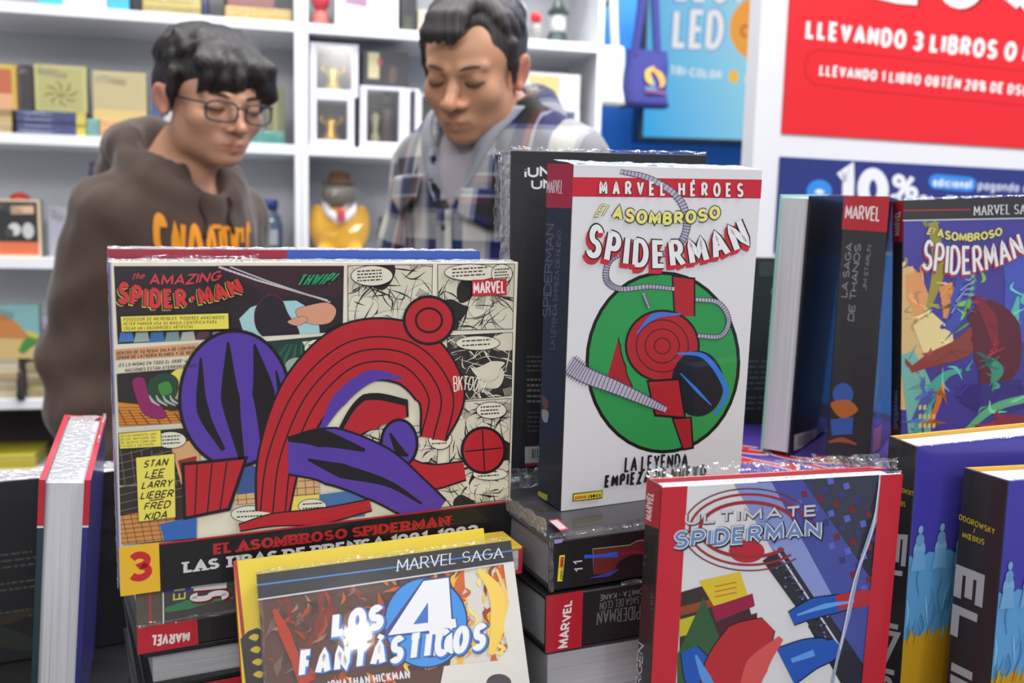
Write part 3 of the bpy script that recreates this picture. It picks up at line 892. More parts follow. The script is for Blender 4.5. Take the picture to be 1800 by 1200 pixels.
# ---- centre stack
CS = dict(group='thick books stacked flat under the white hero comic')
st1 = book('thick black flat book numbered 11 on its spine, topmost of the centre stack', (.0310, .6334, .9906), (21.7, -2, -1.5), .226, .165, .036, 2, (1, 0), ((34, 34, 38), (58, 58, 64), (24, 24, 27)), pages=(150, 150, 156), **CS)
a = Art(st1['spine'], [(952, 943), (1485, 844), (958, 1040), (1488, 929)], .266, .040, on_front())
a.group('spine_lettering')
a.rough([(972, 975), (981.5, 973.5), (970.5, 1021), (979.5, 1020)], (214, 204, 60)); a.rough([(973.6, 978), (980, 977), (973, 996), (979.6, 995)], (208, 84, 40))
a.text('panini comics', [(973, 1018), (974, 978), (979.5, 1017), (980.5, 977)], (40, 36, 24), .16, gap=.06)
a.text('11', [(1001, 1003), (997, 984), (1016, 1001), (1014, 981)], (176, 178, 182), .16, serif=True, gap=.4)
a.poly([(1030, 960), (1095, 950), (1108, 942), (1140, 936), (1140, 990), (1034, 1006)], (140, 150, 140)); a.poly([(1031, 961), (1095, 951.5), (1108, 943.5), (1140, 937.5), (1140, 990), (1034, 1006)], (92, 36, 34))
a.blob([(1075, 985), (1100, 968), (1128, 966), (1140, 975), (1140, 1000), (1080, 1004)], (28, 25, 30))
a.brush([(1016, 975), (1045, 972), (1075, 968)], [7, 5, 10], (32, 84, 190)); a.brush([(1028, 1012), (1060, 1004), (1078, 994)], [1, 7, 2], (56, 56, 140)); a.brush([(1078, 967), (1105, 962), (1125, 966), (1130, 985)], [4, 5, 6, 4], (130, 26, 66))
a.poly([(961, 948), (978, 945), (975, 952), (962, 955)], (150, 140, 200))
a.flush()
a = Art(st1['back_cover'], [(813, 854), (1268, 781), (952, 943), (1485, 844)], .266, .173, on_top(.040))
a.group('cover_lettering'); a.poly([(951, 915), (968, 912), (986, 928), (972, 933)], (214, 80, 92)); a.poly([(953, 917), (966, 914), (982, 927), (971, 930)], (228, 214, 216)); a.flush()
wrap(st1['root'], [(-.0015, 0, .04), (-.0015, .16, .04)], (-.2, 0, 1), .014, .0022)
wrap(st1['root'], [(.0, .12, .042), (.12, .12, .042)], (0, .5, 1), .018, .0030)
wrap(st1['root'], [(0, -.0008, .039), (.26, -.0008, .039)], (0, .1, 1), .003, .0008)
wrap(st1['root'], [(-.001, -.001, .036), (-.001, -.001, .0)], (1, 0, 0), .004, .0010)
stm = book('thick flat book with tall red label on its spine, second of the centre stack', (.0290, .6257, .9487), (24.14, -2, 0), .226, .165, .0405, 2, (1, 0), ((26, 26, 29), (26, 26, 29), (30, 30, 33)), pages=(150, 150, 156), **CS)
a = Art(stm['spine'], [(952, 1047), (1470, 967), (949, 1148), (1463, 1054)], .265, .0415, on_front())
a.group('spine_lettering')
a.rough([(945, 1042), (1018, 1030), (942, 1160), (1012, 1150)], (166, 30, 44))
a.text('MARVEL', [(970, 1141), (984, 1056), (990, 1137), (998, 1053)], (216, 212, 212), .2, gap=.04)
a.text('SPIDERMAN', [(1128, 1086), (1040, 1098), (1129, 1062), (1042, 1074)], (96, 97, 103), .15, serif=True); a.text('LA SAGA DEL CLON', [(1130, 1058), (1046, 1072), (1131, 1044), (1047, 1058)], (104, 105, 110), .14)
a.text('ROMITA • KANE', [(1131, 1042), (1046, 1056), (1132, 1031), (1047, 1045)], (110, 110, 115), .14)
a.flush()
wrap(stm['root'], [(.06, -.001, .041), (.12, -.001, .041)], (0, .1, 1), .003, .0012)
stp = book('thick flat book showing grey page edges, third of the centre stack', (.0300, .630, .9065), (23, -2, 0), .226, .165, .0405, 2, (1, 1), ((24, 24, 27), (60, 60, 64), (30, 30, 34)), pages=(176, 176, 182), **CS)
for _k, (_z, _t) in enumerate(((.856, .0455), (.810, .0455), (TOP, .0465))):
    book(('dark flat book with plain spine, fourth of the centre stack', 'dark flat book, fifth of the centre stack', 'dark flat book lying on the table at the bottom of the centre stack')[_k],
         (.0300, .632, _z), (23, 0, 0), .226, .165, _t, 2, (1, 0), ((24, 24, 27), (24, 24, 27), ((44, 48, 70), (36, 30, 34), (28, 30, 36))[_k]), **CS)

# ---- small red-spined book between the stacks, on a black riser
def riser(label, loc, yaw, w, d, h):
    r = empty('display_riser', loc, (0, 0, R(yaw)), label, 'riser', mode='XYZ')
    box('riser_body', (0, 0, 0), (w, d, h - .004), M_BLACK, r, .002)
    box('riser_top', (-.001, -.001, h - .004), (w + .001, d + .001, h), mat('black_felt', (20, 20, 23), .9), r, .001)
riser('slim black riser block hidden between the two stacks of books', (-.077, .628, TOP), 24, .085, .030, .993 - TOP)
pk = book('small red spined book with yellow cover lying between the two stacks', (-.083, .6175, .9932), (24, 0, 0), .104, .036, .021, 2, (0, 1), ((206, 60, 70), (220, 190, 60), (190, 40, 58)))

# ---- white hero comic standing on the centre stack
her = book('tall white hardcover with big green disc on its cover, standing on the centre stack', (.0409, .7076, 1.0255), (23.91, 2.82, -1.23), .1703, .0424, .266, 1, (0, 0), ((214, 215, 220), (200, 200, 205), (38, 38, 41)))
a = Art(her['front_cover'], [(1007, 293), (1340, 302), (985, 904), (1300, 860)], .1703, .266, on_front())
a.group('cover_artwork')
a.rough([(1003, 316), (1339, 320), (1002, 350), (1338, 353)], (192, 38, 56))
a.ell(1165, 641, 136, 160, (20, 24, 22)); a.ell(1165, 641, 130, 154, (44, 146, 78))
_c = (150, 144, 172)
def cable(pts, ws):
    a.brush(pts, [w + 2.2 for w in ws], (62, 58, 80)); a.brush(pts, ws, (176, 172, 192))
    c = catmull(pts, 8)
    for i in range(1, len(c) - 1):
        d = np.array(c[i + 1]) - np.array(c[i - 1]); d = d / max(1e-6, np.hypot(*d)); nn = np.array((-d[1], d[0])) * np.interp(i / len(c), np.linspace(0, 1, len(ws)), ws) * .7
        a.line([tuple(np.array(c[i]) + nn), tuple(np.array(c[i]) - nn)], 1.2, (70, 64, 92))
a.window([(1120, 480), (1300, 480), (1300, 800), (1030, 800)])
ribbon([(1080, 560), (1066, 610), (1080, 660), (1108, 690)], [14, 46, 44, 10], (160, 34, 44), 5)
a.brush([(1068, 545), (1046, 610), (1066, 668), (1100, 700)], [3, 9, 9, 3], (44, 106, 200))
a.poly([(1180, 488), (1222, 492), (1222, 560), (1184, 560)], (24, 22, 26)); a.poly([(1183, 491), (1219, 495), (1219, 560), (1187, 560)], (168, 36, 46))
a.ell(1164, 612, 66, 64, (24, 22, 26)); a.ell(1164, 612, 62, 60, (168, 36, 46)); a.brush([(1120, 590), (1150, 560), (1196, 556)], [3, 10, 3], (50, 118, 214))
for _r0 in (46, 30, 14): a.line([(1164 + _r0 * math.cos(t / 24 * 6.2832), 612 + _r0 * math.sin(t / 24 * 6.2832)) for t in range(25)], 1.8, (60, 18, 26))
a.ell(1226, 678, 46, 58, (24, 30, 44)); a.brush([(1190, 625), (1240, 632), (1276, 690), (1256, 734)], [3, 9, 10, 4], (50, 118, 214)); a.brush([(1196, 660), (1225, 690), (1250, 716)], [2, 6, 2], (50, 118, 214))
a.poly([(1136, 672), (1196, 668), (1206, 740), (1150, 736)], (24, 22, 26)); a.poly([(1140, 676), (1192, 672), (1202, 736), (1153, 732)], (168, 36, 46))
a.poly([(1180, 738), (1216, 736), (1220, 792), (1200, 796)], (24, 22, 26)); a.poly([(1184, 741), (1213, 739), (1216, 789), (1202, 792)], (160, 34, 44))
a.window()
cable([(1090, 306), (1140, 318), (1190, 350), (1207, 392), (1196, 430), (1160, 452), (1110, 446), (1072, 462), (1066, 496), (1090, 512), (1140, 508), (1185, 512)], [6, 9, 11, 11, 10, 8, 7, 8, 9, 8, 7, 6])
cable([(1222, 530), (1262, 536), (1280, 566), (1266, 594), (1226, 594)], [6, 7, 7, 7, 6]); cable([(1130, 520), (1140, 545)], [5, 4])
cable([(998, 644), (1030, 664), (1080, 684), (1130, 706), (1170, 724)], [30, 26, 22, 16, 9])
a.group('title_lettering')
a.text('MARVEL HÉROES', [(1052, 322), (1305, 326), (1052, 347), (1305, 351)], (60, 20, 28), .17, gap=.36, dx=1, dy=1); a.text('MARVEL HÉROES', [(1052, 322), (1305, 326), (1052, 347), (1305, 351)], (226, 224, 224), .17, gap=.36)
_q1 = [(1076, 366), (1264, 364), (1076, 392), (1264, 392)]
for _w, _c in ((.36, (50, 50, 44)), (.23, (222, 218, 128))):
    a.text('ASOMBROSO', [(1078, 364), (1263, 364), (1073, 389), (1266, 387)], _c, _w, bow=12, base_weight=.25, gap=.10)
    a.text('El', [(1052, 363), (1068, 363), (1046, 386), (1062, 385)], _c, _w * .5, base_weight=.16, shear=.3)
_q2 = [(1034, 408), (1304, 386), (1024, 446), (1318, 424)]
for _w, _c, _dx, _dy in ((.23, (190, 40, 56), -4, 8), (.23, (190, 40, 56), -2, 5), (.235, (26, 24, 28), 0, 0), (.155, (226, 226, 230), 0, 0)):
    a.text('SPIDERMAN', [(1038, 392), (1300, 384), (1024, 454), (1322, 436)], _c, _w, bow=34, dx=_dx, dy=_dy, base_weight=.19, gap=.07, fan=.2)
a.text('LA LEYENDA', [(1098, 806), (1209, 799), (1096, 834), (1208, 824)], (30, 30, 34), .21, gap=.10, kmin=.42); a.text('EMPIEZA DE NUEVO', [(1063, 839), (1241, 818), (1061, 861), (1240, 842)], (30, 30, 34), .21, gap=.10, kmin=.42)
a.rough([(1006, 871), (1058, 865), (1006, 885), (1058, 879)], (30, 30, 30)); a.rough([(1007.5, 872.5), (1057, 866.5), (1007.5, 884), (1057, 877.6)], (218, 200, 52))
a.text('panini', [(1010, 874), (1030, 871.6), (1010, 882), (1030, 879.6)], (188, 60, 40), .18); a.text('comics', [(1033, 871.4), (1055, 868.8), (1033, 879.4), (1055, 876.8)], (40, 36, 24), .18)
a.flush()
a = Art(her['spine'], [(962, 292), (1007, 293), (944, 872), (985, 904)], .0424, .266, on_left(.0424))
a.group('spine_lettering')
a.rough([(960, 290), (1009, 290), (958, 369), (1004, 371)], (170, 34, 48)); a.text('MARVEL', [(961, 321), (990, 321), (960, 344), (989, 345)], (220, 210, 210), .18, gap=.03)
a.text('SPIDERMAN', [(953, 562), (960, 398), (968, 562), (974, 398)], (96, 96, 100), .14, serif=True); a.text('LA LEYENDA EMPIEZA DE NUEVO', [(967, 618), (980, 410), (975, 618), (987, 410)], (108, 108, 112), .13, serif=True)
a.blob([(952, 700), (962, 706), (964, 720), (956, 722)], (110, 64, 44)); a.blob([(953, 724), (964, 728), (962, 746), (954, 742)], (150, 148, 148)); a.rough([(946, 866), (963, 874), (945, 876), (962, 884)], (176, 168, 44))
a.flush()
wrap(her['root'], [(0, .001, .266), (.17, .001, .266)], (0, 1, .1), .03, .0008)

# ---- black back cover behind it, on a riser
riser('black riser block behind the centre stack of books', (.045, .880, TOP), 20, .135, .10, 1.029 - TOP)
una = book('tall charcoal hardcover showing its back cover, standing behind the white hero comic', (.0002, .7832, 1.0303), (18.17, 1.04, -1.38), .1793, .030, .2754, 1, (0, 1), ((38, 38, 42), (46, 46, 50), (34, 34, 38)), names=('back_cover', 'front_cover'), pages=(188, 188, 194))
a = Art(una['back_cover'], [(899, 266), (1243, 274), (894, 841), (1222, 812)], .1793, .2754, on_front())
a.group('cover_lettering')
a.text('¡UNA', [(922, 294), (992, 294), (922, 313), (992, 313)], (216, 216, 220), .2); a.text('UNA', [(934, 317), (998, 317), (934, 334), (998, 334)], (216, 216, 220), .2)
dashes(a, 926, 990, [628, 636, 644, 652], 3, (90, 90, 94), 3); dashes(a, 926, 990, [668, 678, 687, 697, 706], 4, (118, 118, 122), 4); dashes(a, 926, 990, [726, 734, 742, 750, 758], 3, (82, 82, 86), 5)
a.rough([(922, 786), (990, 782), (922, 815), (990, 811)], (176, 176, 180)); a.rough([(922, 815), (990, 811), (922, 820), (990, 816)], (150, 40, 52))
for _i in range(12): a.line([(936 + _i * 4, 790), (936 + _i * 4, 806)], 1.4 if _i % 3 else 2.4, (40, 40, 44))
a.flush()
wrap(una['root'], [(0, .0, .276), (.1793, .0, .276)], (0, .2, 1), .0025, .0012)
wrap(una['root'], [(-.001, .02, .277), (-.001, .02, .20)], (-1, -.5, 0), .010, .0022)
wrap(una['root'], [(-.001, .0, .275), (-.001, .0, .0)], (0, 1, 0), .03, .0010)

# ---- right group on a riser
riser('wide black riser block under the right group of books', (.222, .866, TOP), 6, .46, .36, .990 - TOP)
pur = book('purple flat book with red and white letters on its cover, under the right group', (.220, .850, .9902), (7, 0, 0), .43, .235, .0255, 2, (1, 0), ((60, 40, 110), (74, 50, 150), (70, 50, 130)))
a = Art(pur['back_cover'], [(0, 1), (1, 1), (0, 0), (1, 0)], .43, .235, on_top(.0255))
a.group('cover_lettering')
for _c, _w in (((222, 214, 210), .42), ((192, 36, 52), .27)):
    a.text('SUI', [(.03, .62), (.34, .36), (.02, .50), (.30, .16)], _c, _w, base_weight=.27, gap=.1)
    a.text('NY', [(.06, .34), (.30, .16), (.04, .24), (.26, .03)], _c, _w, base_weight=.27, gap=.1)
a.flush()
bka = book('thick book showing pale page edges and teal cover edge, beside the red topped omnibus', (.2875, .9399, 1.0163), (57, 1.5, -2), .175, .031, .2645, 1, (0, 1), ((18, 18, 20), (150, 200, 186), (40, 40, 44)), names=('back_cover', 'front_cover'), pages=(206, 206, 212))
a = Art(bka['back_cover'], [(1426, 344), (1503, 344), (1388, 802), (1467, 742)], .175, .2645, on_front())
a.group('barcode'); a.rough([(1396, 764), (1436, 752), (1395, 792), (1434, 776)], (168, 168, 174))
for _i in range(9): a.line([(1404 + _i * 3, 766 - _i * .9), (1403 + _i * 3, 784 - _i * .9)], 1.3, (60, 60, 64))
a.flush()
tha = book('thick black omnibus with red top on its broad spine, standing in the right group', (.3576, .9108, 1.0163), (61, 0, .8), .175, .042, .265, 1, (0, 0), ((22, 21, 24), (24, 23, 26), (42, 42, 46)))
a = Art(tha['spine'], [(1484, 348), (1564, 349), (1450, 811), (1527, 822)], .042, .265, on_left(.042))
a.group('spine_lettering')
a.rough([(1480, 345), (1568, 345), (1477, 406), (1563, 412)], (176, 34, 48)); a.text('MARVEL', [(1487, 363), (1549, 367), (1485, 388), (1547, 393)], (224, 216, 216), .2, gap=.03)
a.text('LA SAGA', [(1478, 525), (1488, 430), (1489, 526), (1499, 430)], (140, 140, 144), .14); a.text('DE THANOS', [(1490, 566), (1503, 432), (1501, 568), (1514, 432)], (140, 140, 144), .14); a.text('JIM STARLIN', [(1516, 512), (1525, 434), (1523, 513), (1532, 434)], (130, 130, 134), .14)
a.ell(1482, 696, 18, 20, (52, 88, 160)); a.blob([(1460, 712), (1490, 706), (1508, 724), (1480, 738)], (172, 96, 44)); a.poly([(1460, 740), (1500, 736), (1498, 766), (1462, 768)], (52, 88, 160))
a.brush([(1456, 780), (1480, 776), (1506, 784)], [3, 9, 3], (150, 76, 40)); a.rough([(1450, 806), (1476, 810), (1449, 815), (1474, 820)], (196, 150, 50))
a.flush()
a = Art(tha['front_cover'], [(1564, 349), (1601, 361), (1527, 822), (1568, 768)], .175, .265, on_front())
a.group('cover_artwork'); a.poly([(1540, 712), (1550, 706), (1549, 745), (1538, 752)], (44, 74, 160)); a.poly([(1536, 758), (1550, 748), (1546, 790), (1533, 800)], (190, 96, 40)); a.flush()
sag = book('thin hardcover with purple painted cover and black top band, far right', (.384, .8993, 1.0201), (-1.16, -1.68, -3.18), .1872, .0262, .258, 1, (0, 0), ((66, 60, 148), (60, 56, 110), (36, 36, 40)))
a = Art(sag['front_cover'], [(1588, 352), (1938, 341), (1582, 818), (1923, 810)], .1872, .258, on_front())
a.group('cover_artwork')
a.rough([(1584, 348), (1942, 336), (1584, 387), (1942, 380)], (42, 42, 46)); a.line([(1586, 387.5), (1942, 380.5)], 2.4, (190, 192, 200)); a.line([(1588, 370), (1706, 368)], 2, (176, 40, 56))
_rs = random.Random(31)
a.window([(1580, 389), (1942, 381), (1942, 830), (1576, 830)])
for _p, _w, _c in (([(1590, 470), (1606, 560), (1600, 640), (1594, 720)], [30, 60, 40, 60], (206, 176, 120)), ([(1640, 390), (1650, 470), (1632, 540)], [16, 24, 10], (150, 142, 60)), ([(1604, 480), (1612, 520), (1618, 560)], [26, 40, 10], (214, 150, 96)),
                   ([(1660, 500), (1672, 530), (1668, 560)], [22, 36, 20], (206, 140, 84)), ([(1622, 560), (1650, 600), (1674, 620)], [40, 66, 20], (222, 206, 150)), ([(1592, 620), (1612, 680), (1616, 760)], [30, 50, 40], (110, 176, 170)),
                   ([(1700, 470), (1692, 530), (1666, 580)], [30, 44, 14], (64, 78, 170)), ([(1712, 480), (1704, 530), (1690, 560)], [3, 8, 4], (110, 170, 80)), ([(1780, 440), (1800, 520), (1790, 600)], [40, 70, 60], (70, 84, 180)), ([(1790, 520), (1782, 560), (1770, 620)], [4, 18, 8], (90, 180, 170)),
                   ([(1600, 650), (1640, 630), (1690, 610), (1720, 580)], [10, 26, 36, 30], (134, 60, 56)), ([(1720, 540), (1748, 580), (1752, 640), (1730, 690)], [50, 90, 80, 20], (88, 34, 50)), ([(1720, 530), (1740, 560), (1750, 610)], [14, 24, 10], (124, 40, 56)),
                   ([(1690, 690), (1740, 700), (1800, 690)], [30, 60, 50], (52, 44, 124)), ([(1610, 760), (1630, 700), (1660, 660), (1690, 650)], [10, 26, 14, 6], (70, 160, 150)), ([(1608, 740), (1632, 690)], [14, 18], (70, 84, 160)),
                   ([(1684, 770), (1740, 720), (1800, 700), (1860, 690)], [8, 14, 14, 6], (92, 170, 130)), ([(1728, 752), (1770, 740), (1820, 738)], [10, 24, 14], (130, 40, 66)), ([(1636, 740), (1650, 700), (1646, 690)], [8, 10, 5], (200, 110, 50)), ([(1738, 632), (1752, 650), (1744, 672)], [14, 24, 8], (60, 140, 120))):
    a.brush(_p, _w, _c)
    for _i in range(7):                 # loose paint strokes around each form
        _q = _p[_rs.randrange(len(_p))]; _l = _rs.uniform(8, 30); _an = _rs.uniform(0, 6.28); _v = _rs.uniform(.7, 1.3)
        a.brush([(_q[0] + _rs.uniform(-22, 22), _q[1] + _rs.uniform(-22, 22)), (_q[0] + math.cos(_an) * _l * .5 + _rs.uniform(-14, 14), _q[1] + math.sin(_an) * _l * .5), (_q[0] + math.cos(_an) * _l, _q[1] + math.sin(_an) * _l)], [1, _rs.uniform(3, 9), 1], tuple(int(min(235, c * _v)) for c in _c), 5)
for _i in range(8): a.line([(1668 + _i * 4, 560 - _i * 10), (1690 + _i * 2, 520 - _i * 4), (1712, 524 - _i * 6)], 2.2, (150, 160, 214) if _i % 2 else (46, 50, 120))
for _i in range(14): a.poly([(1614 + (_i % 4) * 8, 760 - (_i // 4) * 16), (1619 + (_i % 4) * 8, 758 - (_i // 4) * 16), (1619 + (_i % 4) * 8, 766 - (_i // 4) * 16), (1614 + (_i % 4) * 8, 768 - (_i // 4) * 16)], (206, 190, 120))
a.window()
a.group('title_lettering')
a.text('MARVEL SAGA', [(1711, 361), (1826, 358), (1711, 378), (1826, 375)], (206, 208, 214), .13, contrast=.6, serif=True)
for _w, _c in ((.36, (50, 50, 44)), (.22, (214, 206, 120))):
    a.text('ASOMBROSO', [(1648, 400), (1760, 398), (1646, 416), (1762, 412)], _c, _w, bow=10, base_weight=.2, gap=.06); a.text('El', [(1632, 400), (1644, 400), (1629, 412), (1641, 411)], _c, _w, base_weight=.2, shear=.2)
for _w, _c, _dx, _dy in ((.23, (166, 44, 60), -2, 4), (.24, (70, 44, 70), 0, 0), (.18, (224, 224, 230), 0, 0)):
    a.text('SPIDERMAN', [(1626, 418), (1790, 408), (1618, 472), (1802, 446)], _c, _w, bow=20, dx=_dx, dy=_dy, base_weight=.19, gap=.07, fan=-.2)
a.flush()
a = Art(sag['spine'], [(1569, 354), (1588, 352), (1565, 808), (1582, 818)], .0262, .258, on_left(.0262))
a.group('spine_lettering'); a.rough([(1566, 350), (1590, 350), (1566, 430), (1588, 430)], (176, 34, 48)); a.text('MARVEL', [(1572, 418), (1573, 372), (1582, 418), (1583, 372)], (220, 214, 214), .2, gap=.03)
a.text('SPIDERMAN', [(1571, 758), (1572, 694), (1578, 758), (1579, 694)], (150, 150, 154), .14); a.flush()
wrap(sag['root'], [(0, .0, .2585), (.187, .0, .2585)], (0, .4, 1), .002, .0008)
dk = book('dark book with rows of small grey print, standing behind the pale page edges', (.225, 1.105, .9902), (13, 0, 0), .17, .02, .222, 1, (0, 1), ((50, 50, 54), (44, 44, 48), (40, 40, 44)), names=('back_cover', 'front_cover'))
a = Art(dk['back_cover'], [(0, 1), (1, 1), (0, 0), (1, 0)], .17, .222, on_front())
a.group('cover_lettering'); dashes(a, .5, .95, [.66, .63, .60, .57, .54, .51], .008, (120, 96, 96), 6); dashes(a, .35, .95, [.44, .41, .38, .35, .32, .29, .24, .21, .18], .009, (96, 96, 108), 8)
a.ell(.62, .82, .12, .05, (110, 116, 110)); a.poly([(.4, .9), (.9, .9), (.9, .98), (.4, .98)], (66, 70, 66)); a.flush()

# ---- red bordered hardcover at front right
riser('low black riser block under the red bordered hardcover', (.0965, .585, TOP), 17.4, .18, .05, .8040 - TOP)
ult = book('hardcover with red side bands and blue city on its cover, front right', (.0948, .5798, .8046), (17.41, .06, .53), .1845, .0215, .2792, 1, (0, 0), ((212, 212, 216), (170, 40, 54), (36, 34, 36)), pages=(232, 233, 238))
a = Art(ult['front_cover'], [(1163, 856), (1586, 832), (1123, 1564), (1528, 1485)], .1845, .2792, on_front())
a.group('cover_artwork')
a.poly([(1330, 845), (1545, 834), (1535, 1100), (1480, 1120)], (58, 62, 78)); a.poly([(1545, 834), (1535, 1300), (1420, 1100), (1500, 1000)], (44, 44, 58))
a.poly([(1300, 850), (1410, 843), (1560, 1060), (1540, 1200)], (70, 80, 156))
a.poly([(1290, 850), (1356, 847), (1400, 930), (1470, 1060), (1440, 1110)], (132, 146, 204))
for _i in range(7):
    for _j in range(6):
        _x, _y = 1398 + _i * 19 + _j * 9, 880 + _i * 25 - _j * 16
        a.poly([(_x, _y), (_x + 10, _y - 3), (_x + 13, _y + 8), (_x + 3, _y + 11)], ((90, 100, 190), (60, 60, 120), (110, 44, 56))[(_i + _j * 2) % 3])
a.poly([(1340, 985), (1372, 960), (1490, 1140), (1470, 1165)], (46, 46, 58)); a.line([(1362, 962), (1476, 1136)], 3.4, (196, 198, 214))
_r = random.Random(9)
for _i in range(60):
    _t = _r.random(); _x, _y = 1348 + 120 * _t + _r.uniform(0, 18), 980 + 180 * _t + _r.uniform(-14, 4)
    a.ell(_x, _y, 2.4, 2.0, (24, 24, 32) if _i % 3 else (110, 120, 170), n=6)
for _i in range(14): a.line([(1330 + _i * 6, 905 + _i * 12), (1344 + _i * 6, 902 + _i * 12)], 1.2, (90, 100, 160))
a.poly([(1196, 1040), (1300, 1010), (1320, 1080), (1310, 1120), (1194, 1150)], (58, 46, 46)); a.poly([(1194, 1066), (1256, 1050), (1256, 1064), (1194, 1082)], (140, 70, 44)); a.poly([(1194, 1088), (1222, 1080), (1220, 1112), (1194, 1118)], (186, 176, 44))
a.poly([(1228, 1020), (1300, 1004), (1314, 1046), (1254, 1064)], (212, 186, 52)); a.poly([(1250, 1066), (1322, 1042), (1326, 1064), (1258, 1092)], (146, 30, 66)); a.poly([(1262, 1096), (1330, 1076), (1330, 1104), (1270, 1126)], (84, 26, 48))
for _i in range(3): a.line([(1256, 1030 + _i * 9), (1294, 1022 + _i * 9)], 2.4, (190, 120, 36))
a.poly([(1236, 1048), (1268, 1130), (1275, 1200), (1190, 1200), (1190, 1150)], (52, 88, 56))
a.window([(1186, 850), (1546, 836), (1530, 1500), (1160, 1500)])
a.ell(1312, 968, 31, 20, (176, 40, 52))
for _rx, _ry, _w in ((104, 62, 4), (86, 48, 6), (116, 72, 2.4)):
    a.line([(1316 + _rx * math.cos(t / 40 * 2 * math.pi), 930 + _ry * math.sin(t / 40 * 2 * math.pi)) for t in range(5, 41)], _w, (150, 44, 54) if _w > 3 else (116, 50, 66))
# broad red and blue sweeps below the title
_b, _rd = (36, 84, 176), (176, 44, 52)
ribbon([(1210, 1140), (1230, 1180), (1262, 1230), (1310, 1280)], [30, 60, 80, 90], _b, 4)
ribbon([(1260, 1250), (1280, 1180), (1316, 1130), (1350, 1096)], [70, 88, 92, 30], _rd, 4)
ribbon([(1380, 1170), (1420, 1150), (1456, 1140), (1470, 1128)], [70, 56, 40, 16], _b, 4)
ribbon([(1390, 1086), (1430, 1068), (1470, 1060), (1520, 1052)], [24, 34, 30, 16], _b, 4); a.brush([(1470, 1058), (1520, 1050), (1560, 1044)], [26, 30, 12], _rd)
a.brush([(1310, 1230), (1330, 1170), (1372, 1120)], [30, 40, 10], (206, 84, 84)); a.brush([(1400, 1080), (1450, 1064), (1500, 1056)], [3, 9, 3], (96, 160, 226)); a.brush([(1222, 1150), (1240, 1190), (1268, 1232)], [4, 18, 6], (84, 146, 220)); a.brush([(1390, 1160), (1430, 1146)], [8, 12], (90, 150, 224))
a.brush([(1548, 836), (1540, 900), (1508, 1000), (1490, 1080), (1470, 1160), (1462, 1200)], [9, 8, 6, 7, 5, 5], (150, 160, 190)); a.brush([(1546, 836), (1530, 940), (1500, 1020), (1476, 1140)], [2.5, 2, 2, 2], (206, 212, 230))
a.window()
a.rough([(1160, 856), (1208, 852), (1122, 1564), (1166, 1556)], (188, 38, 54)); a.rough([(1547, 834), (1588, 830), (1486, 1500), (1528, 1485)], (190, 40, 56))
a.group('title_lettering')
for _w, _c, _d in ((.30, (60, 56, 70), 1.2), (.19, (198, 196, 204), 0)):
    a.text('ULTIMATE', [(1204, 902), (1434, 886), (1203, 922), (1434, 906)], _c, _w, dx=_d, dy=_d, base_weight=.19, gap=.34)
for _w, _c, _d in ((.42, (34, 38, 54), 1.2), (.30, (206, 212, 226), 0), (.17, (104, 130, 176), 0)):
    a.text('SPIDERMAN', [(1184, 932), (1442, 913), (1182, 965), (1444, 944)], _c, _w, dx=_d, dy=_d, base_weight=.26, gap=.08, shear=.06)
a.flush()
a = Art(ult['spine'], [(1137, 840), (1163, 856), (1100, 1527), (1123, 1564)], .0215, .2792, on_left(.0215))
a.group('spine_lettering'); a.rough([(1134, 836), (1166, 856), (1130, 920), (1162, 932)], (178, 36, 50)); a.text('MARVEL', [(1134, 912), (1138, 862), (1146, 918), (1150, 868)], (222, 212, 212), .2, gap=.03)
a.text('ORIGEN', [(1116, 1224), (1122, 1130), (1126, 1230), (1132, 1136)], (190, 190, 194), .18, shear=.1); a.flush()
wrap(ult['root'], [(0, .0215, .279), (.1845, .0215, .279)], (0, .5, 1), .009, .0005)
wrap(ult['root'], [(0, .0005, .2795), (.1845, .0005, .2795)], (0, .3, 1), .0022, .0006)
wrap(ult['root'], [(.165, .006, .281), (.1845, .006, .281)], (.1, .2, 1), .008, .0022)

# ---- front centre: the blue ring comic leaning back, and a yellow one behind it
ff = book('leaning comic with blue disc, white number 4 and flames, front centre', (-.1186, .4889, .7706), (13.99, -21.94, -4.05), .1701, .015, .2681, 1, (0, 0), ((206, 204, 198), (50, 50, 54), (120, 40, 36)))
a = Art(ff['front_cover'], [(451, 1009), (897, 950), (510, 1836), (997, 1709)], .1701, .2681, on_front())
a.group('cover_artwork')
a.poly([(455, 1054), (905, 988), (925, 1140), (955, 1400), (480, 1450)], (206, 202, 194))
a.poly([(455, 1054), (800, 1003), (800, 1140), (745, 1300), (480, 1450)], (86, 58, 48))
_r = random.Random(12)
for _i in range(70):
    _x = _r.uniform(455, 890); _y = 1052 - (_x - 455) * .147 + _r.uniform(4, 210); _l = _r.uniform(24, 70); _an = _r.uniform(-2.2, -.9)
    _f = (_x - 455) / 435
    _cl = [(120, 46, 36), (66, 52, 50), (160, 66, 36), (110, 84, 76)] if _f < .35 else ([(178, 74, 32), (206, 120, 44), (120, 50, 36), (84, 66, 60)] if _f < .72 else [(224, 176, 60), (228, 204, 96), (196, 96, 38), (214, 140, 50)])
    a.brush([(_x, _y), (_x + math.cos(_an) * _l * .5 + _r.uniform(-9, 9), _y + math.sin(_an) * _l * .5), (_x + math.cos(_an) * _l, _y + math.sin(_an) * _l)], [2, _r.uniform(8, 22), 1.5], _r.choice(_cl), 5)
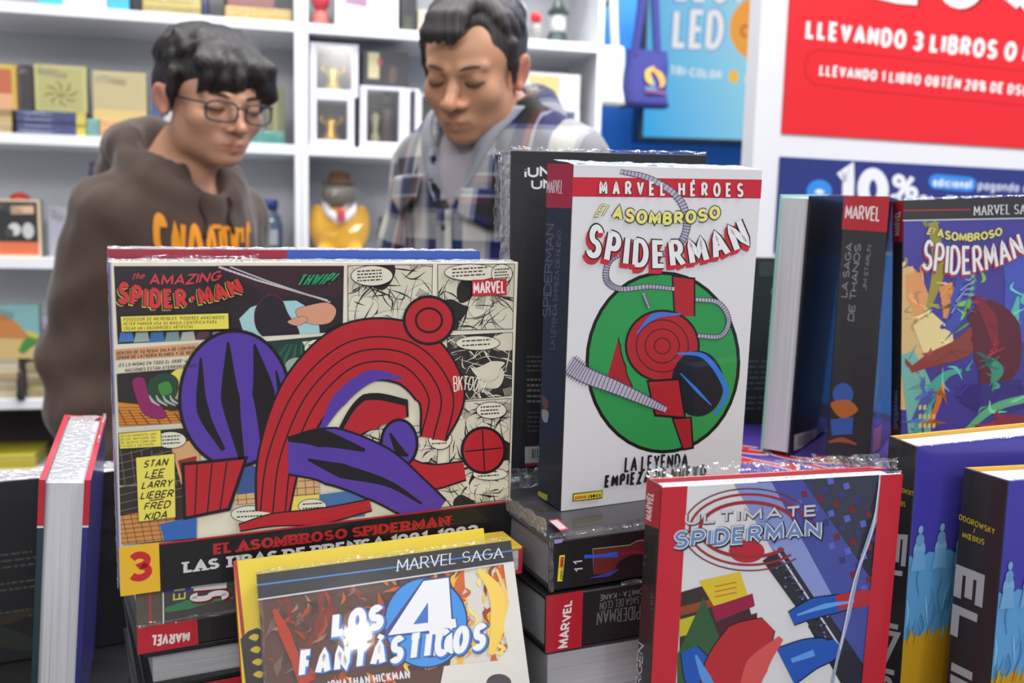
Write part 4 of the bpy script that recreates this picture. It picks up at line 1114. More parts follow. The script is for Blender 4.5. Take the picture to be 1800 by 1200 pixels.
for _i in range(90):
    _x = _r.uniform(700, 895); _y = 1040 - (_x - 700) * .15 + _r.uniform(-10, 150); _an = _r.uniform(-2.0, -1.0); _l = _r.uniform(14, 46); _k = _r.uniform(-12, 12)
    a.brush([(_x, _y), (_x + _k, _y - _l * .4), (_x - _k * .6, _y - _l * .7), (_x + math.cos(_an) * _l, _y - _l)], [1, _r.uniform(3, 9), _r.uniform(2, 6), .6], _r.choice(((226, 190, 76), (214, 150, 48), (190, 88, 34), (150, 62, 34), (232, 212, 120), (120, 60, 40))), 5)
for _i in range(50):
    _x = _r.uniform(470, 700); _y = 1060 - (_x - 470) * .15 + _r.uniform(0, 130); _l = _r.uniform(10, 34); _an = _r.uniform(-3, 0)
    a.brush([(_x, _y), (_x + math.cos(_an) * _l * .5 + 4, _y + math.sin(_an) * _l * .5), (_x + math.cos(_an) * _l, _y + math.sin(_an) * _l)], [1, _r.uniform(3, 9), 1], _r.choice(((120, 92, 84), (150, 112, 92), (70, 50, 46), (146, 56, 36), (180, 92, 40), (54, 42, 42))), 5)
a.brush([(482, 1070), (500, 1110), (520, 1160), (540, 1200)], [8, 20, 16, 30], (168, 54, 34))
a.brush([(840, 1000), (870, 1040), (876, 1090), (862, 1150)], [8, 26, 30, 10], (230, 196, 90)); a.brush([(872, 1000), (892, 1060), (886, 1120)], [4, 10, 4], (226, 186, 110))
a.poly([(884, 992), (906, 988), (935, 1210), (880, 1216), (866, 1170), (892, 1140), (884, 1100), (894, 1060)], (210, 208, 202)); a.poly([(780, 1170), (880, 1160), (935, 1205), (935, 1260), (760, 1270)], (208, 206, 200))
a.ell(876, 1200, 22, 16, (70, 60, 66))
a.rough([(449, 1008), (899, 948), (450, 1054), (908, 987)], (40, 41, 46)); a.line([(450, 1054), (908, 987)], 2.6, (196, 200, 210)); a.line([(451, 1028), (700, 996)], 2.6, (66, 130, 200)); a.line([(700, 996), (900, 968)], 2, (66, 130, 200))
a.group('title_lettering')
a.ell(748, 1094, 74, 80, (30, 60, 110)); a.ell(748, 1094, 71, 77, (64, 140, 214))
a.poly([(743, 1018), (790, 1012), (796, 1086), (802, 1086), (804, 1104), (796, 1106), (798, 1150), (752, 1156), (752, 1112), (676, 1120), (676, 1110)], (60, 70, 130)); a.poly([(744, 1021), (788, 1015), (793, 1088), (800, 1087), (802, 1102), (794, 1104), (796, 1148), (754, 1153), (754, 1108), (682, 1116)], (226, 228, 234))
a.poly([(726, 1097), (752, 1058), (752, 1094)], (60, 110, 190))
for _w, _c, _d in ((.42, (48, 70, 120), 2.4), (.38, (64, 120, 196), 1.4), (.27, (228, 229, 234), 0)):
    a.text('LOS', [(585, 1074), (676, 1060), (582, 1120), (674, 1106)], _c, _w, dx=_d, dy=_d, base_weight=.28, gap=.05)
    a.text('FANTÁSTICOS', [(528, 1142), (858, 1092), (524, 1192), (852, 1142)], _c, _w * .82, dx=_d, dy=_d, base_weight=.24, gap=.10, kmin=.46)
a.text('MARVEL SAGA', [(698, 983), (884, 962), (697, 1004), (884, 980)], (212, 214, 220), .12, contrast=.55, serif=True)
a.text('JONATHAN HICKMAN', [(572, 1196), (718, 1176), (574, 1211), (721, 1192)], (216, 216, 220), .17)
a.flush()
wrap(ff['root'], [(0, .0, .2685), (.17, .0, .2685)], (0, .5, 1), .003, .0010)
wrap(ff['root'], [(-.0006, .0, .2685), (-.0006, .0, .05)], (1, -.1, 0), .003, .0008)
yel = book('plain yellow comic with red spine leaning behind the blue ring comic', (-.1380, .5058, .7684), (14.19, -21.6, -4.14), .1717, .016, .2722, 1, (0, 0), ((222, 196, 44), (220, 190, 40), (160, 36, 36)))
a = Art(yel['front_cover'], [(406, 991), (855, 931), (463, 1810), (948, 1685)], .1717, .2722, on_front())
a.group('cover_artwork')
a.poly([(408, 992), (414, 990), (430, 1140), (424, 1142)], (166, 34, 36))
a.poly([(420, 1130), (434, 1116), (450, 1110), (470, 1120), (480, 1300), (440, 1300)], (40, 36, 34))
for _x, _y in ((444, 1128), (447, 1150), (450, 1172), (452, 1194)): a.blob([(_x - 9, _y), (_x, _y - 7), (_x + 9, _y - 4), (_x + 4, _y + 5)], (206, 178, 48))
a.flush()

# ---- two large spined books at right
def incal(label, loc, ypr, w, t, h, ref_s, ref_f):
    b = book(label, loc, ypr, w, t, h, 1, (0, 0), ((62, 58, 160), (206, 160, 50), (40, 40, 44)), pages=(226, 226, 232), group='tall black spined books at the right edge')
    a = Art(b['front_cover'], [(0, 1), (1, 1), (0, 0), (1, 0)], w, h, on_front())
    a.group('cover_artwork')
    r = random.Random(5)
    a.poly([(0, 0), (1, 0), (1, .55), (0, .55)], (184, 142, 30))
    a.poly([(0, .525)] + [(i / 40, .525 + .016 * (i % 2)) for i in range(41)] + [(1, .70)] + [(1 - i / 30, .715 + .02 * (i / 30) + .012 * math.sin(i * 2.1) * math.sin(i * .7)) for i in range(31)], (86, 150, 202))
    for i in range(150):
        x, y = r.uniform(0, 1), r.uniform(.545, .72)
        a.brush([(x, y), (x + r.uniform(-.01, .01), y - .03), (x + r.uniform(-.015, .015), max(.53, y - .07))], [.002, r.uniform(.003, .010), .002], r.choice(((62, 118, 172), (112, 176, 214), (74, 134, 190), (134, 190, 220))), 4)
    for i in range(14):
        x = .03 + i * .072
        y = .735 + .012 * (1 - x)
        for k, (rx, ry) in enumerate(((.020, .026), (.014, .016), (.008, .010))):
            a.ell(x, y + k * .026, rx, ry, (118, 164, 204) if k != 1 else (98, 146, 192), n=16)
        a.poly([(x - .026, y - .05), (x + .026, y - .05), (x + .016, y), (x - .016, y)], (104, 158, 204))
    for i in range(40): x = r.uniform(0, 1); a.brush([(x, .515), (x + .004, .535), (x + .006, .552)], [.006, .004, .001], (190, 150, 36), 4)
    a.flush()
    a = Art(b['spine'], ref_s, t, h, on_left(t))
    a.group('spine_lettering')
    return b, a
i1, a = incal('tall black spined book with violet cover, farther of the two at right', (.2956, .6585, .7932), (16.5, 2.0, -2.5), .2567, .0304, .3064, [(1563, 771), (1613, 793), (1522, 1428), (1566, 1475)], None)
a.text('JODOROWSKY', [(1568, 858), (1608, 871), (1568, 867), (1607, 880)], (190, 170, 50), .15); a.text('MŒBIUS', [(1570, 882), (1594, 890), (1570, 891), (1593, 899)], (190, 170, 50), .15)
a.text('EL INCAL', [(1598, 948), (1560, 1420), (1566, 944), (1528, 1404)], (176, 177, 182), .26, gap=.12); a.flush()
i2, a = incal('tall black spined book with violet cover, nearest the right frame edge', (.3250, .5905, .8026), (18, -1.5, 1), .24, .0387, .2861, [(1688, 817), (1765, 838), (1626, 1500), (1698, 1559)], None)
a.text('JODOROWSKY', [(1675, 895), (1742, 921), (1674, 905), (1741, 932)], (190, 170, 50), .15); a.text('/', [(1704, 920), (1708, 921), (1704, 930), (1708, 931)], (190, 170, 50), .12)
a.text('MŒBIUS', [(1686, 928), (1724, 940), (1685, 938), (1723, 950)], (190, 170, 50), .15)
a.text('EL INCAL', [(1724, 1002), (1676, 1520), (1674, 984), (1628, 1488)], (176, 177, 182), .26, gap=.12); a.flush()
for b in (i1, i2):
    D = b['dims']
    wrap(b['root'], [(0, .0, D[2]), (D[0], .0, D[2])], (0, .4, 1), .0016, .0006)

# ---- left edge: upright book seen from its page edges, and a dark book behind it
red = book('upright red covered book with white page edges facing front, front left', (-.4182, .7733, .7640), (19.6, 4.5, 4.5), .0398, .195, .262, 0, (1, 1), ((40, 62, 70), (52, 50, 120), (170, 40, 56)), pages=(214, 214, 220), board=.005, inset=.004)
for nm, pl in (('front_cover', lambda u, v, z: (u, -z, v)), ('back_cover', lambda u, v, z: (.0398 - .005 + u, -z, v))):
    a = Art(red[nm], [(0, 1), (1, 1), (0, 0), (1, 0)], .005, .262, pl)
    a.group('cover_edge'); a.poly([(0, .845), (1, .845), (1, 1), (0, 1)], (190, 40, 54)); a.poly([(0, .838), (1, .838), (1, .845), (0, .845)], (214, 214, 216)); a.flush()
for x0 in (0, .0398 - .005):
    a = Art(red['front_cover' if x0 == 0 else 'back_cover'], [(0, 1), (1, 1), (0, 0), (1, 0)], .005, .195, lambda u, v, z, x0=x0: (x0 + u, v, .262 + z))
    a.group('cover_top_edge'); a.poly([(0, 0), (1, 0), (1, 1), (0, 1)], (196, 48, 66)); a.flush()
wrap(red['root'], [(.006, .001, .2615), (.006, .194, .2615)], (1, 0, .05), .028, .0004)
wrap(red['root'], [(.038, .10, .262), (.038, .19, .262)], (.1, 0, 1), .006, .0022)
blk = book('large dark hardcover with grey print, behind the red covered book at far left', (-.706, .868, .7640), (27, 0, 0), .35, .024, .200, 1, (0, 1), ((30, 31, 34), (30, 30, 34), (30, 30, 34)), names=('back_cover', 'front_cover'))
a = Art(blk['back_cover'], [(0, 1), (1, 1), (0, 0), (1, 0)], .35, .200, on_front())
a.group('cover_lettering')
for _i in range(3): dashes(a, .45 + .04 * _i, .66, [.60 - .035 * k - .16 * _i for k in range(3 if _i == 0 else 2)], .010, (78, 80, 80), 11 + _i)
a.brush([(.3, .1), (.5, .16), (.64, .05)], [.02, .12, .04], (40, 46, 40)); a.brush([(.35, .3), (.52, .24), (.66, .28)], [.02, .06, .02], (54, 46, 34)); a.flush()
wrap(blk['root'], [(0, .0, .2005), (.35, .0, .2005)], (0, 1, .3), .022, .0010)
# ------------------------------------------------------------------ figures: soft volumes turned into one surface
class Field:
    def __init__(self, xs, ys, zs):
        self.ax = [np.asarray(a, np.float32) for a in (xs, ys, zs)]
        self.F = np.full([len(a) for a in self.ax], 0.3, np.float32)
    def _sub(self, lo, hi):
        sl = []
        for a, l, h in zip(self.ax, lo, hi):
            i0, i1 = int(np.searchsorted(a, l)), int(np.searchsorted(a, h))
            if i1 <= i0:
                return None, None
            sl.append(slice(i0, i1))
        sl = tuple(sl)
        return sl, np.meshgrid(*[a[s] for a, s in zip(self.ax, sl)], indexing='ij')
    def put(self, fn, lo, hi, k=0.01, mode='add', frame=None, pad=0.04):
        """fn(x,y,z) in frame coordinates; lo/hi: frame bounds"""
        lo, hi = np.array(lo, float) - pad, np.array(hi, float) + pad
        if frame is not None:
            Rm, t = frame
            cs = np.array([[(lo, hi)[i][0], (lo, hi)[j][1], (lo, hi)[l][2]] for i in (0, 1) for j in (0, 1) for l in (0, 1)]) @ Rm.T + t
            lo, hi = cs.min(0), cs.max(0)
        sl, g = self._sub(lo, hi)
        if sl is None:
            return
        X, Y, Z = g
        if frame is not None:
            x, y, z = X - t[0], Y - t[1], Z - t[2]
            X, Y, Z = (x * Rm[0, 0] + y * Rm[1, 0] + z * Rm[2, 0], x * Rm[0, 1] + y * Rm[1, 1] + z * Rm[2, 1], x * Rm[0, 2] + y * Rm[1, 2] + z * Rm[2, 2])
        d = fn(X, Y, Z).astype(np.float32)
        A = self.F[sl]
        if mode == 'add':
            h = np.clip(0.5 + 0.5 * (A - d) / k, 0, 1)
            self.F[sl] = A * (1 - h) + d * h - k * h * (1 - h)
        elif mode == 'cut':
            h = np.clip(0.5 - 0.5 * (A + d) / k, 0, 1)
            self.F[sl] = A * (1 - h) + (-d) * h + k * h * (1 - h)
    def ell(self, c, r, k=0.01, mode='add', frame=None, rot=None):
        c, r = np.array(c, float), np.array(r, float)
        Rr = None
        if rot is not None:
            Rr = np.array(Euler([R(v) for v in rot]).to_matrix())
        def fn(x, y, z):
            x, y, z = x - c[0], y - c[1], z - c[2]
            if Rr is not None:
                x, y, z = (x * Rr[0, 0] + y * Rr[1, 0] + z * Rr[2, 0], x * Rr[0, 1] + y * Rr[1, 1] + z * Rr[2, 1], x * Rr[0, 2] + y * Rr[1, 2] + z * Rr[2, 2])
            k0 = np.sqrt((x / r[0]) ** 2 + (y / r[1]) ** 2 + (z / r[2]) ** 2)
            k1 = np.sqrt((x / r[0] ** 2) ** 2 + (y / r[1] ** 2) ** 2 + (z / r[2] ** 2) ** 2)
            return k0 * (k0 - 1) / np.maximum(k1, 1e-6)
        m = r.max() if rot is not None else r
        self.put(fn, c - m, c + m, k, mode, frame)
    def cap(self, a, b, ra, rb, k=0.01, mode='add', frame=None, flat=None):
        a, b = np.array(a, float), np.array(b, float)
        ab = b - a
        L2 = max(1e-9, float(ab @ ab))
        def fn(x, y, z):
            x, y, z = x - a[0], y - a[1], z - a[2]
            h = np.clip((x * ab[0] + y * ab[1] + z * ab[2]) / L2, 0, 1)
            return np.sqrt((x - ab[0] * h) ** 2 + (y - ab[1] * h) ** 2 + (z - ab[2] * h) ** 2) - (ra + (rb - ra) * h)
        m = max(ra, rb)
        self.put(fn, np.minimum(a, b) - m, np.maximum(a, b) + m, k, mode, frame)
    def chain(self, pts, rads, k=0.01, mode='add', frame=None):
        for i in range(len(pts) - 1):
            self.cap(pts[i], pts[i + 1], rads[i], rads[i + 1], k, mode, frame)
    def surface(self):
        F = self.F
        ins = F < 0
        c = ins[:-1, :-1, :-1].astype(np.int8)
        tot = np.zeros_like(c)
        for dx in (0, 1):
            for dy in (0, 1):
                for dz in (0, 1):
                    tot = tot + ins[dx:F.shape[0] - 1 + dx, dy:F.shape[1] - 1 + dy, dz:F.shape[2] - 1 + dz]
        act = (tot > 0) & (tot < 8)
        idx = np.argwhere(act)
        ids = np.full(act.shape, -1, np.int64)
        ids[act] = np.arange(len(idx))
        P = np.zeros((len(idx), 3)); N = np.zeros(len(idx))
        corners = [(i, j, l) for i in (0, 1) for j in (0, 1) for l in (0, 1)]
        for p in corners:
            for axn in range(3):
                if p[axn]:
                    continue
                q = list(p); q[axn] = 1
                ia = idx + np.array(p); ib = idx + np.array(q)
                fa = F[ia[:, 0], ia[:, 1], ia[:, 2]]; fb = F[ib[:, 0], ib[:, 1], ib[:, 2]]
                m = (fa < 0) != (fb < 0)
                t = np.where(m, fa / np.where(m, fa - fb, 1), 0)
                pa = np.stack([self.ax[d][ia[:, d]] for d in range(3)], 1); pb = np.stack([self.ax[d][ib[:, d]] for d in range(3)], 1)
                P += np.where(m[:, None], pa + (pb - pa) * t[:, None], 0); N += m
        P /= np.maximum(N, 1)[:, None]
        faces = []
        for axn in range(3):
            o = [d for d in range(3) if d != axn]
            sh = list(F.shape)
            sa = [slice(None)] * 3; sb = [slice(None)] * 3
            sa[axn] = slice(0, sh[axn] - 1); sb[axn] = slice(1, sh[axn])
            for d in o:
                sa[d] = slice(1, sh[d] - 1); sb[d] = slice(1, sh[d] - 1)
            A, B = ins[tuple(sa)], ins[tuple(sb)]
            e = np.argwhere(A != B)
            if not len(e):
                continue
            flip = A[e[:, 0], e[:, 1], e[:, 2]]
            base = e.copy()
            for d in o:
                base[:, d] += 1
            cells = []
            for (u, v) in ((0, 0), (-1, 0), (-1, -1), (0, -1)):
                cc = base.copy()
                cc[:, o[0]] += u; cc[:, o[1]] += v
                cells.append(ids[cc[:, 0], cc[:, 1], cc[:, 2]])
            Q = np.stack(cells, 1)
            if axn == 1:
                flip = ~flip
            Q[~flip] = Q[~flip][:, ::-1]
            faces.append(Q)
        return P, np.concatenate(faces)

def np_mesh(name, P, Q, m, parent=None, smooth=True):
    me = bpy.data.meshes.new(name)
    me.vertices.add(len(P)); me.vertices.foreach_set('co', np.asarray(P, np.float32).ravel())
    me.loops.add(len(Q) * 4); me.loops.foreach_set('vertex_index', Q.ravel().astype(np.int32))
    me.polygons.add(len(Q))
    me.polygons.foreach_set('loop_start', np.arange(0, len(Q) * 4, 4, dtype=np.int32))
    me.polygons.foreach_set('use_smooth', np.full(len(Q), smooth))
    me.materials.append(m)
    me.update(calc_edges=True)
    me.validate()
    return link(name, me, parent)

def relax(P, Q, n=2, f=0.5):
    """soften the surface a little"""
    e = np.concatenate([Q[:, [0, 1]], Q[:, [1, 2]], Q[:, [2, 3]], Q[:, [3, 0]]])
    for _ in range(n):
        S = np.zeros_like(P); C = np.zeros(len(P))
        np.add.at(S, e[:, 0], P[e[:, 1]]); np.add.at(C, e[:, 0], 1)
        np.add.at(S, e[:, 1], P[e[:, 0]]); np.add.at(C, e[:, 1], 1)
        P = P + (S / np.maximum(C, 1)[:, None] - P) * f
    return P

def axes(fine_lo, fine_hi, lo, hi, fs, cs):
    a = np.arange(fine_lo, fine_hi, fs)
    b = np.arange(fine_lo - cs, lo - cs, -cs)[::-1]
    c = np.arange(fine_hi, hi + cs, cs)
    return np.concatenate([b, a, c])

def frame(loc, yaw=0, pitch=0, roll=0):
    """head frame: faces -Y; positive pitch bows forward, yaw turns towards +X"""
    M = Matrix.Rotation(R(yaw), 3, 'Z') @ Matrix.Rotation(R(pitch), 3, 'X') @ Matrix.Rotation(R(roll), 3, 'Y')
    return np.array(M), np.array(loc, float)

def attr(ob, name, values, kind='FLOAT'):
    at = ob.data.attributes.new(name, kind, 'POINT')
    if kind == 'FLOAT':
        at.data.foreach_set('value', np.asarray(values, np.float32))
    else:
        at.data.foreach_set('color', np.asarray(values, np.float32).ravel())

def skin_material(name, base):
    m = bpy.data.materials.new(name)
    m.use_nodes = True
    nt = m.node_tree
    b = nt.nodes['Principled BSDF']
    b.inputs['Roughness'].default_value = 0.48
    b.inputs['Subsurface Weight'].default_value = 0.12
    b.inputs['Subsurface Radius'].default_value = (0.012, 0.005, 0.003)
    at = nt.nodes.new('ShaderNodeAttribute')
    at.attribute_name = 'complexion_and_shade'
    nt.links.new(at.outputs['Color'], b.inputs['Base Color'])
    return m

def gauss(P, c, s):
    return np.exp(-0.5 * (((P - np.array(c)) / np.array(s)) ** 2).sum(1))

def add_head(f, fr, s=1.0, nose=1.0, jaw=1.0, lid=0.0, ear=1.0):
    """skull, face, nose, lips, ears around the eye level; s scales the head"""
    S = np.array(s if isinstance(s, (tuple, list, np.ndarray)) else (s, s, s), float)
    s = float(S.mean())
    c = lambda *v: tuple(S[i] * v[i] for i in range(3))
    f.ell(c(0, .018, .036), c(.076, .094, .084), .01, frame=fr)
    f.ell(c(0, -.030, .030), c(.064, .056, .062), .02, frame=fr)                    # forehead
    f.ell(c(0, -.024, -.038), c(.061 * (.5 + .5 * jaw), .066, .068), .02, frame=fr)              # mid face
    f.ell(c(0, -.032, -.076), c(.047 * jaw, .056, .043), .022, frame=fr)              # jaw
    f.ell(c(0, -.068, -.100), c(.024, .022, .018), .016, frame=fr)                   # chin
    for q in (-1, 1):
        f.ell(c(q * .041, -.060, -.026), c(.023, .022, .022), .024, frame=fr)        # cheek
        f.ell(c(q * .048 * jaw, -.002, -.064), c(.014, .030, .030), .03, frame=fr)   # jaw angle
        f.ell(c(q * .033, -.098, .004), c(.019, .017, .012), .012, 'cut', frame=fr)  # eye socket
        f.ell(c(q * .033, -.0735, .000), c(.0165, .0160, .0125), .006, frame=fr)     # closed part of the lids
        f.cap(c(q * .012, -.086, .017), c(q * .048, -.072, .021), .0085 * s, .006 * s, .012, frame=fr)  # brow ridge
    f.chain([c(0, -.082, .010), c(0, -.094, -.014), c(0, -.108 - .004 * nose, -.036)], [.0075 * s, .0085 * s, .0105 * s * nose], .010, frame=fr)
    for q in (-1, 1):
        f.ell(c(q * .0125 * nose, -.096, -.040), c(.0088 * nose, .011, .0085), .006, frame=fr)
        f.ell(c(q * .0065, -.104, -.0475), c(.0035, .005, .003), .003, 'cut', frame=fr)
    f.ell(c(0, -.081, -.070), c(.025, .013, .015), .014, frame=fr)                   # mouth mound
    f.chain([c(-.023, -.084, -.0735), c(-.009, -.0945, -.0690), c(0, -.0950, -.0700), c(.009, -.0945, -.0690), c(.023, -.084, -.0735)], [.0015 * s, .0034 * s, .0032 * s, .0034 * s, .0015 * s], .005, frame=fr)
    f.chain([c(-.019, -.085, -.0770), c(0, -.0945, -.0800), c(.019, -.085, -.0770)], [.002 * s, .0046 * s, .002 * s], .005, frame=fr)
    f.chain([c(-.022, -.089, -.0742), c(0, -.1010, -.0745), c(.022, -.089, -.0742)], [.0012 * s, .0018 * s, .0012 * s], .002, 'cut', frame=fr)
    for q in (-1, 1):
        f.ell(c(q * .079, .014, -.006), c(.008 * ear, .019, .033), .006, frame=fr, rot=(-12, q * 12, q * -18))
        f.ell(c(q * .0865, .010, -.004), c(.005, .010, .020), .005, 'cut', frame=fr, rot=(-12, q * 12, q * -18))
        f.ell(c(q * .078, .004, -.030), c(.006, .009, .009), .005, frame=fr)

def hand(f, wrist, d, n, side, s=1.0, curl=0.5, k=.006):
    """palm, four bent fingers of unequal length and a thumb; d: direction of the fingers, n: palm normal"""
    d = np.array(d, float); d /= np.linalg.norm(d)
    n = np.array(n, float); n -= d * (n @ d); n /= np.linalg.norm(n)
    x = np.cross(d, n) * side
    w = np.array(wrist, float)
    for o in (-.026, -.009, .009, .026):
        f.cap(w + x * o * .6 * s, w + d * .078 * s + x * o * s, .014 * s, .0125 * s, .012)
    for o, L in ((-.030, .060), (-.010, .076), (.010, .082), (.030, .072)):
        p = w + d * .082 * s + x * o * s
        a = 0.25 * curl
        pts, rad = [p], [.0092 * s]
        for i, fr_ in enumerate((.45, .32, .23)):
            a += curl * .75
            p = p + (d * math.cos(a) + n * math.sin(a)) * L * s * fr_ * 1.0
            pts.append(p); rad.append((.0086, .0078, .0066)[i] * s)
        f.chain(pts, rad, .003)
    p = w + d * .022 * s + x * .030 * s
    pts = [p, p + (d * .6 + x * .7 + n * .25) * .036 * s, p + (d * .95 + x * .75 + n * .55) * .052 * s, p + (d * 1.35 + x * .6 + n * .8) * .062 * s]
    f.chain(pts, [.0125 * s, .0105 * s, .0095 * s, .0075 * s], .004)
# ------------------------------------------------------------------ two shoppers
def hash_noise(P, sc, seed=0):
    p = P * sc + seed * 7.13
    return (np.sin(p[:, 0] * 1.0 + 1.7 * np.sin(p[:, 1] * 1.3 + p[:, 2] * .7)) + np.sin(p[:, 1] * 1.1 + 1.9 * np.sin(p[:, 2] * 1.2 + p[:, 0] * .6) + 2.1)
            + np.sin(p[:, 2] * .9 + 1.6 * np.sin(p[:, 0] * 1.4 + p[:, 1] * .8) + 4.2)) / 3

def normals_of(P, Q):
    n = np.cross(P[Q[:, 2]] - P[Q[:, 0]], P[Q[:, 3]] - P[Q[:, 1]])
    N = np.zeros_like(P)
    for i in range(4):
        np.add.at(N, Q[:, i], n)
    return N / np.maximum(1e-12, np.linalg.norm(N, axis=1))[:, None]

def S3(s):
    return np.array(s if isinstance(s, (tuple, list, np.ndarray)) else (s, s, s), float)

def to_head(P, fr):
    return (P - fr[1]) @ fr[0]

def hair_material(name, c1, c2, rough=0.42):
    m = bpy.data.materials.new(name)
    m.use_nodes = True
    nt = m.node_tree
    b = nt.nodes['Principled BSDF']
    b.inputs['Roughness'].default_value = rough
    at = nt.nodes.new('ShaderNodeAttribute')
    at.attribute_name = 'strand'
    n = nt.nodes.new('ShaderNodeTexNoise')
    n.noise_dimensions = '1D'
    n.inputs['Scale'].default_value = 1.0
    n.inputs['Detail'].default_value = 3
    nt.links.new(at.outputs['Fac'], n.inputs['W'])
    cr = nt.nodes.new('ShaderNodeValToRGB')
    cr.color_ramp.elements[0].position = .35
    cr.color_ramp.elements[0].color = lin(c1)
    cr.color_ramp.elements[1].position = .70
    cr.color_ramp.elements[1].color = lin(c2)
    nt.links.new(n.outputs['Fac'], cr.inputs['Fac'])
    nt.links.new(cr.outputs['Color'], b.inputs['Base Color'])
    bp = nt.nodes.new('ShaderNodeBump')
    bp.inputs['Strength'].default_value = .7
    bp.inputs['Distance'].default_value = .003
    nt.links.new(n.outputs['Fac'], bp.inputs['Height'])
    nt.links.new(bp.outputs['Normal'], b.inputs['Normal'])
    return m

def skeleton(f, J, skin=True, grow=0.0, parts=('torso', 'arms', 'legs')):
    """J: joints in the person's own frame"""
    g = grow
    if 'torso' in parts:
        w = J['half']
        n = J['neck']; z0 = J['hip']
        sh = J['sh']
        ch = n[2] - .115
        f.ell((0, n[1] - .005, ch), (w * .88 + g, .100 + g, .150 + g), .03)
        f.ell((0, n[1] - .012, ch - .16), (w * .80 + g, .095 + g, .16 + g), .05)
        f.ell((0, n[1] - .005, z0 + .02), (w * .86 + g, .098 + g, .13 + g), .05)
        for q in (-1, 1):
            f.cap((q * .03, n[1], n[2] - .02), (q * (sh[0] - .01), sh[1], sh[2] + .005), .046 + g * .7, .044 + g, .03)
    if 'arms' in parts:
        for q, e, wr in ((-1, J['el'][0], J['wr'][0]), (1, J['el'][1], J['wr'][1])):
            s = (q * J['sh'][0], J['sh'][1], J['sh'][2])
            f.chain([s, tuple(np.array(s) * .5 + np.array(e) * .5), e], [.050 + g, .044 + g, .037 + g], .02)
            f.chain([e, tuple(np.array(e) * .6 + np.array(wr) * .4), wr], [.036 + g, .036 + g, .025 + g], .015)
    if 'legs' in parts:
        for q in (-1, 1):
            h = (q * .085, J['neck'][1], J['hip'] - .02)
            kn = (q * .095, J['neck'][1] - .015, J['hip'] * .53)
            an = (q * .10, J['neck'][1] + .02, .09)
            f.chain([h, kn], [.082 + g, .054 + g], .03)
            f.chain([kn, (q * .098, J['neck'][1] + .01, J['hip'] * .36), an], [.053 + g, .050 + g, .036 + g], .02)

def person(label, loc, yaw, J, head, s, skin_tone, build):
    root = empty('person', loc, (0, 0, R(yaw)), label, 'person')
    hp, hyaw, hpitch, hroll = head
    fr = frame(hp, hyaw, hpitch, hroll)
    hx, hy, hz = hp
    f = Field(axes(hx - .12, hx + .12, -.42, .42, .0032, .0085), axes(hy - .14, hy + .13, -.46, .34, .0034, .0085), axes(hz - .17, hz + .15, -.02, hz + .18, .0032, .009))
    skeleton(f, J)
    nk = np.array(J['neck'])
    ht = fr[1] + fr[0] @ np.array((0, .035, -.065)) * 1.0
    s0 = float(S3(s)[0])
    f.chain([tuple(nk + np.array((0, .005, -.05))), tuple(nk * .45 + ht * .55), tuple(ht)], [.066 * s0, J.get('nr', .056) * s0, J.get('nr', .056) * s0], .03)
    add_head(f, fr, s, **build)
    for q in (0, 1):
        wr, e = np.array(J['wr'][q]), np.array(J['el'][q])
        hand(f, wr, J.get('hd', [wr - e, wr - e])[q], J['hn'][q], (-1, 1)[q], .96, J.get('curl', .5))
    for q in (-1, 1):                      # feet
        f.cap((q * .10, nk[1] + .03, .045), (q * .105, nk[1] - .14, .032), .036, .030, .02)
    P, Q = f.surface()
    P = relax(P, Q, 2, .3)
    body = np_mesh('body', P, Q, skin_material('skin', skin_tone), root)
    H = to_head(P, fr) / S3(s)
    base = np.array(lin(skin_tone))
    col = np.tile(base, (len(P), 1))
    def tint(w, c):
        w = np.clip(w, 0, 1)[:, None]
        col[:] = col * (1 - w) + np.array(lin(c)) * w
    return root, body, fr, H, col, tint, P, Q

def eye_parts(root, fr, s, brow_col, lash=(40, 28, 24), eye_open=.0):
    m_hair = mat('brow_hair', brow_col, .7)
    s = S3(s)
    toW = lambda v: tuple(fr[1] + fr[0] @ (np.array(v) * s))
    for q in (-1, 1):
        tubes('eyelashes', [([toW(v) for v in catmull([(q * .018, -.0845, -.0035), (q * .026, -.0895, -.0062), (q * .035, -.0895, -.0068), (q * .043, -.085, -.0052), (q * .0495, -.0765, -.002)], 5)], [.0006] + [.0018] * 19 + [.0006])], mat('lashes', lash, .6), root, 6)
        rows = []
        for i in range(3):
            pts = [(q * .014, -.0935, .0165 + i * .0022), (q * .024, -.0920, .0205 + i * .0022), (q * .038, -.0845, .0225 + i * .0014), (q * .051, -.0715, .0182 + i * .0004)]
            c = catmull(pts, 5)
            rows.append(([toW(v) for v in c], [(.0012 + .0010 * math.sin(math.pi * k / (len(c) - 1))) for k in range(len(c))]))
        tubes('eyebrow', [rows[1]], m_hair, root, 7)

# ---------------- boy in a brown hoodie
B_LOC, B_YAW = (-.572, 1.650, 0), 52
BJ = dict(neck=(0, .03, 1.315), half=.132, hip=.80, nr=.050, sh=(.118, .035, 1.236), el=[(-.165, .085, 1.01), (.150, .05, .99)], wr=[(-.165, .03, .79), (.15, -.05, .80)],
          hn=[(1, 0, 0), (-1, 0, 0)], curl=.35)
bw = Vector((-.516, 1.612, 1.433)) - Vector(B_LOC)
bl = Matrix.Rotation(R(-B_YAW), 3, 'Z') @ bw
boy, body, fr, H, col, tint, P, Q = person('boy in brown hoodie and dark rimmed glasses looking down', B_LOC, B_YAW, BJ, ((bl.x, bl.y, bl.z), 44 - B_YAW, 11, 0), (.985, 1.0, .82), (202, 152, 124), dict(nose=.95, jaw=.90, ear=1.15))
tint(gauss(H, (0, -.095, -.0745), (.018, .02, .0075)) * .75, (164, 84, 80))
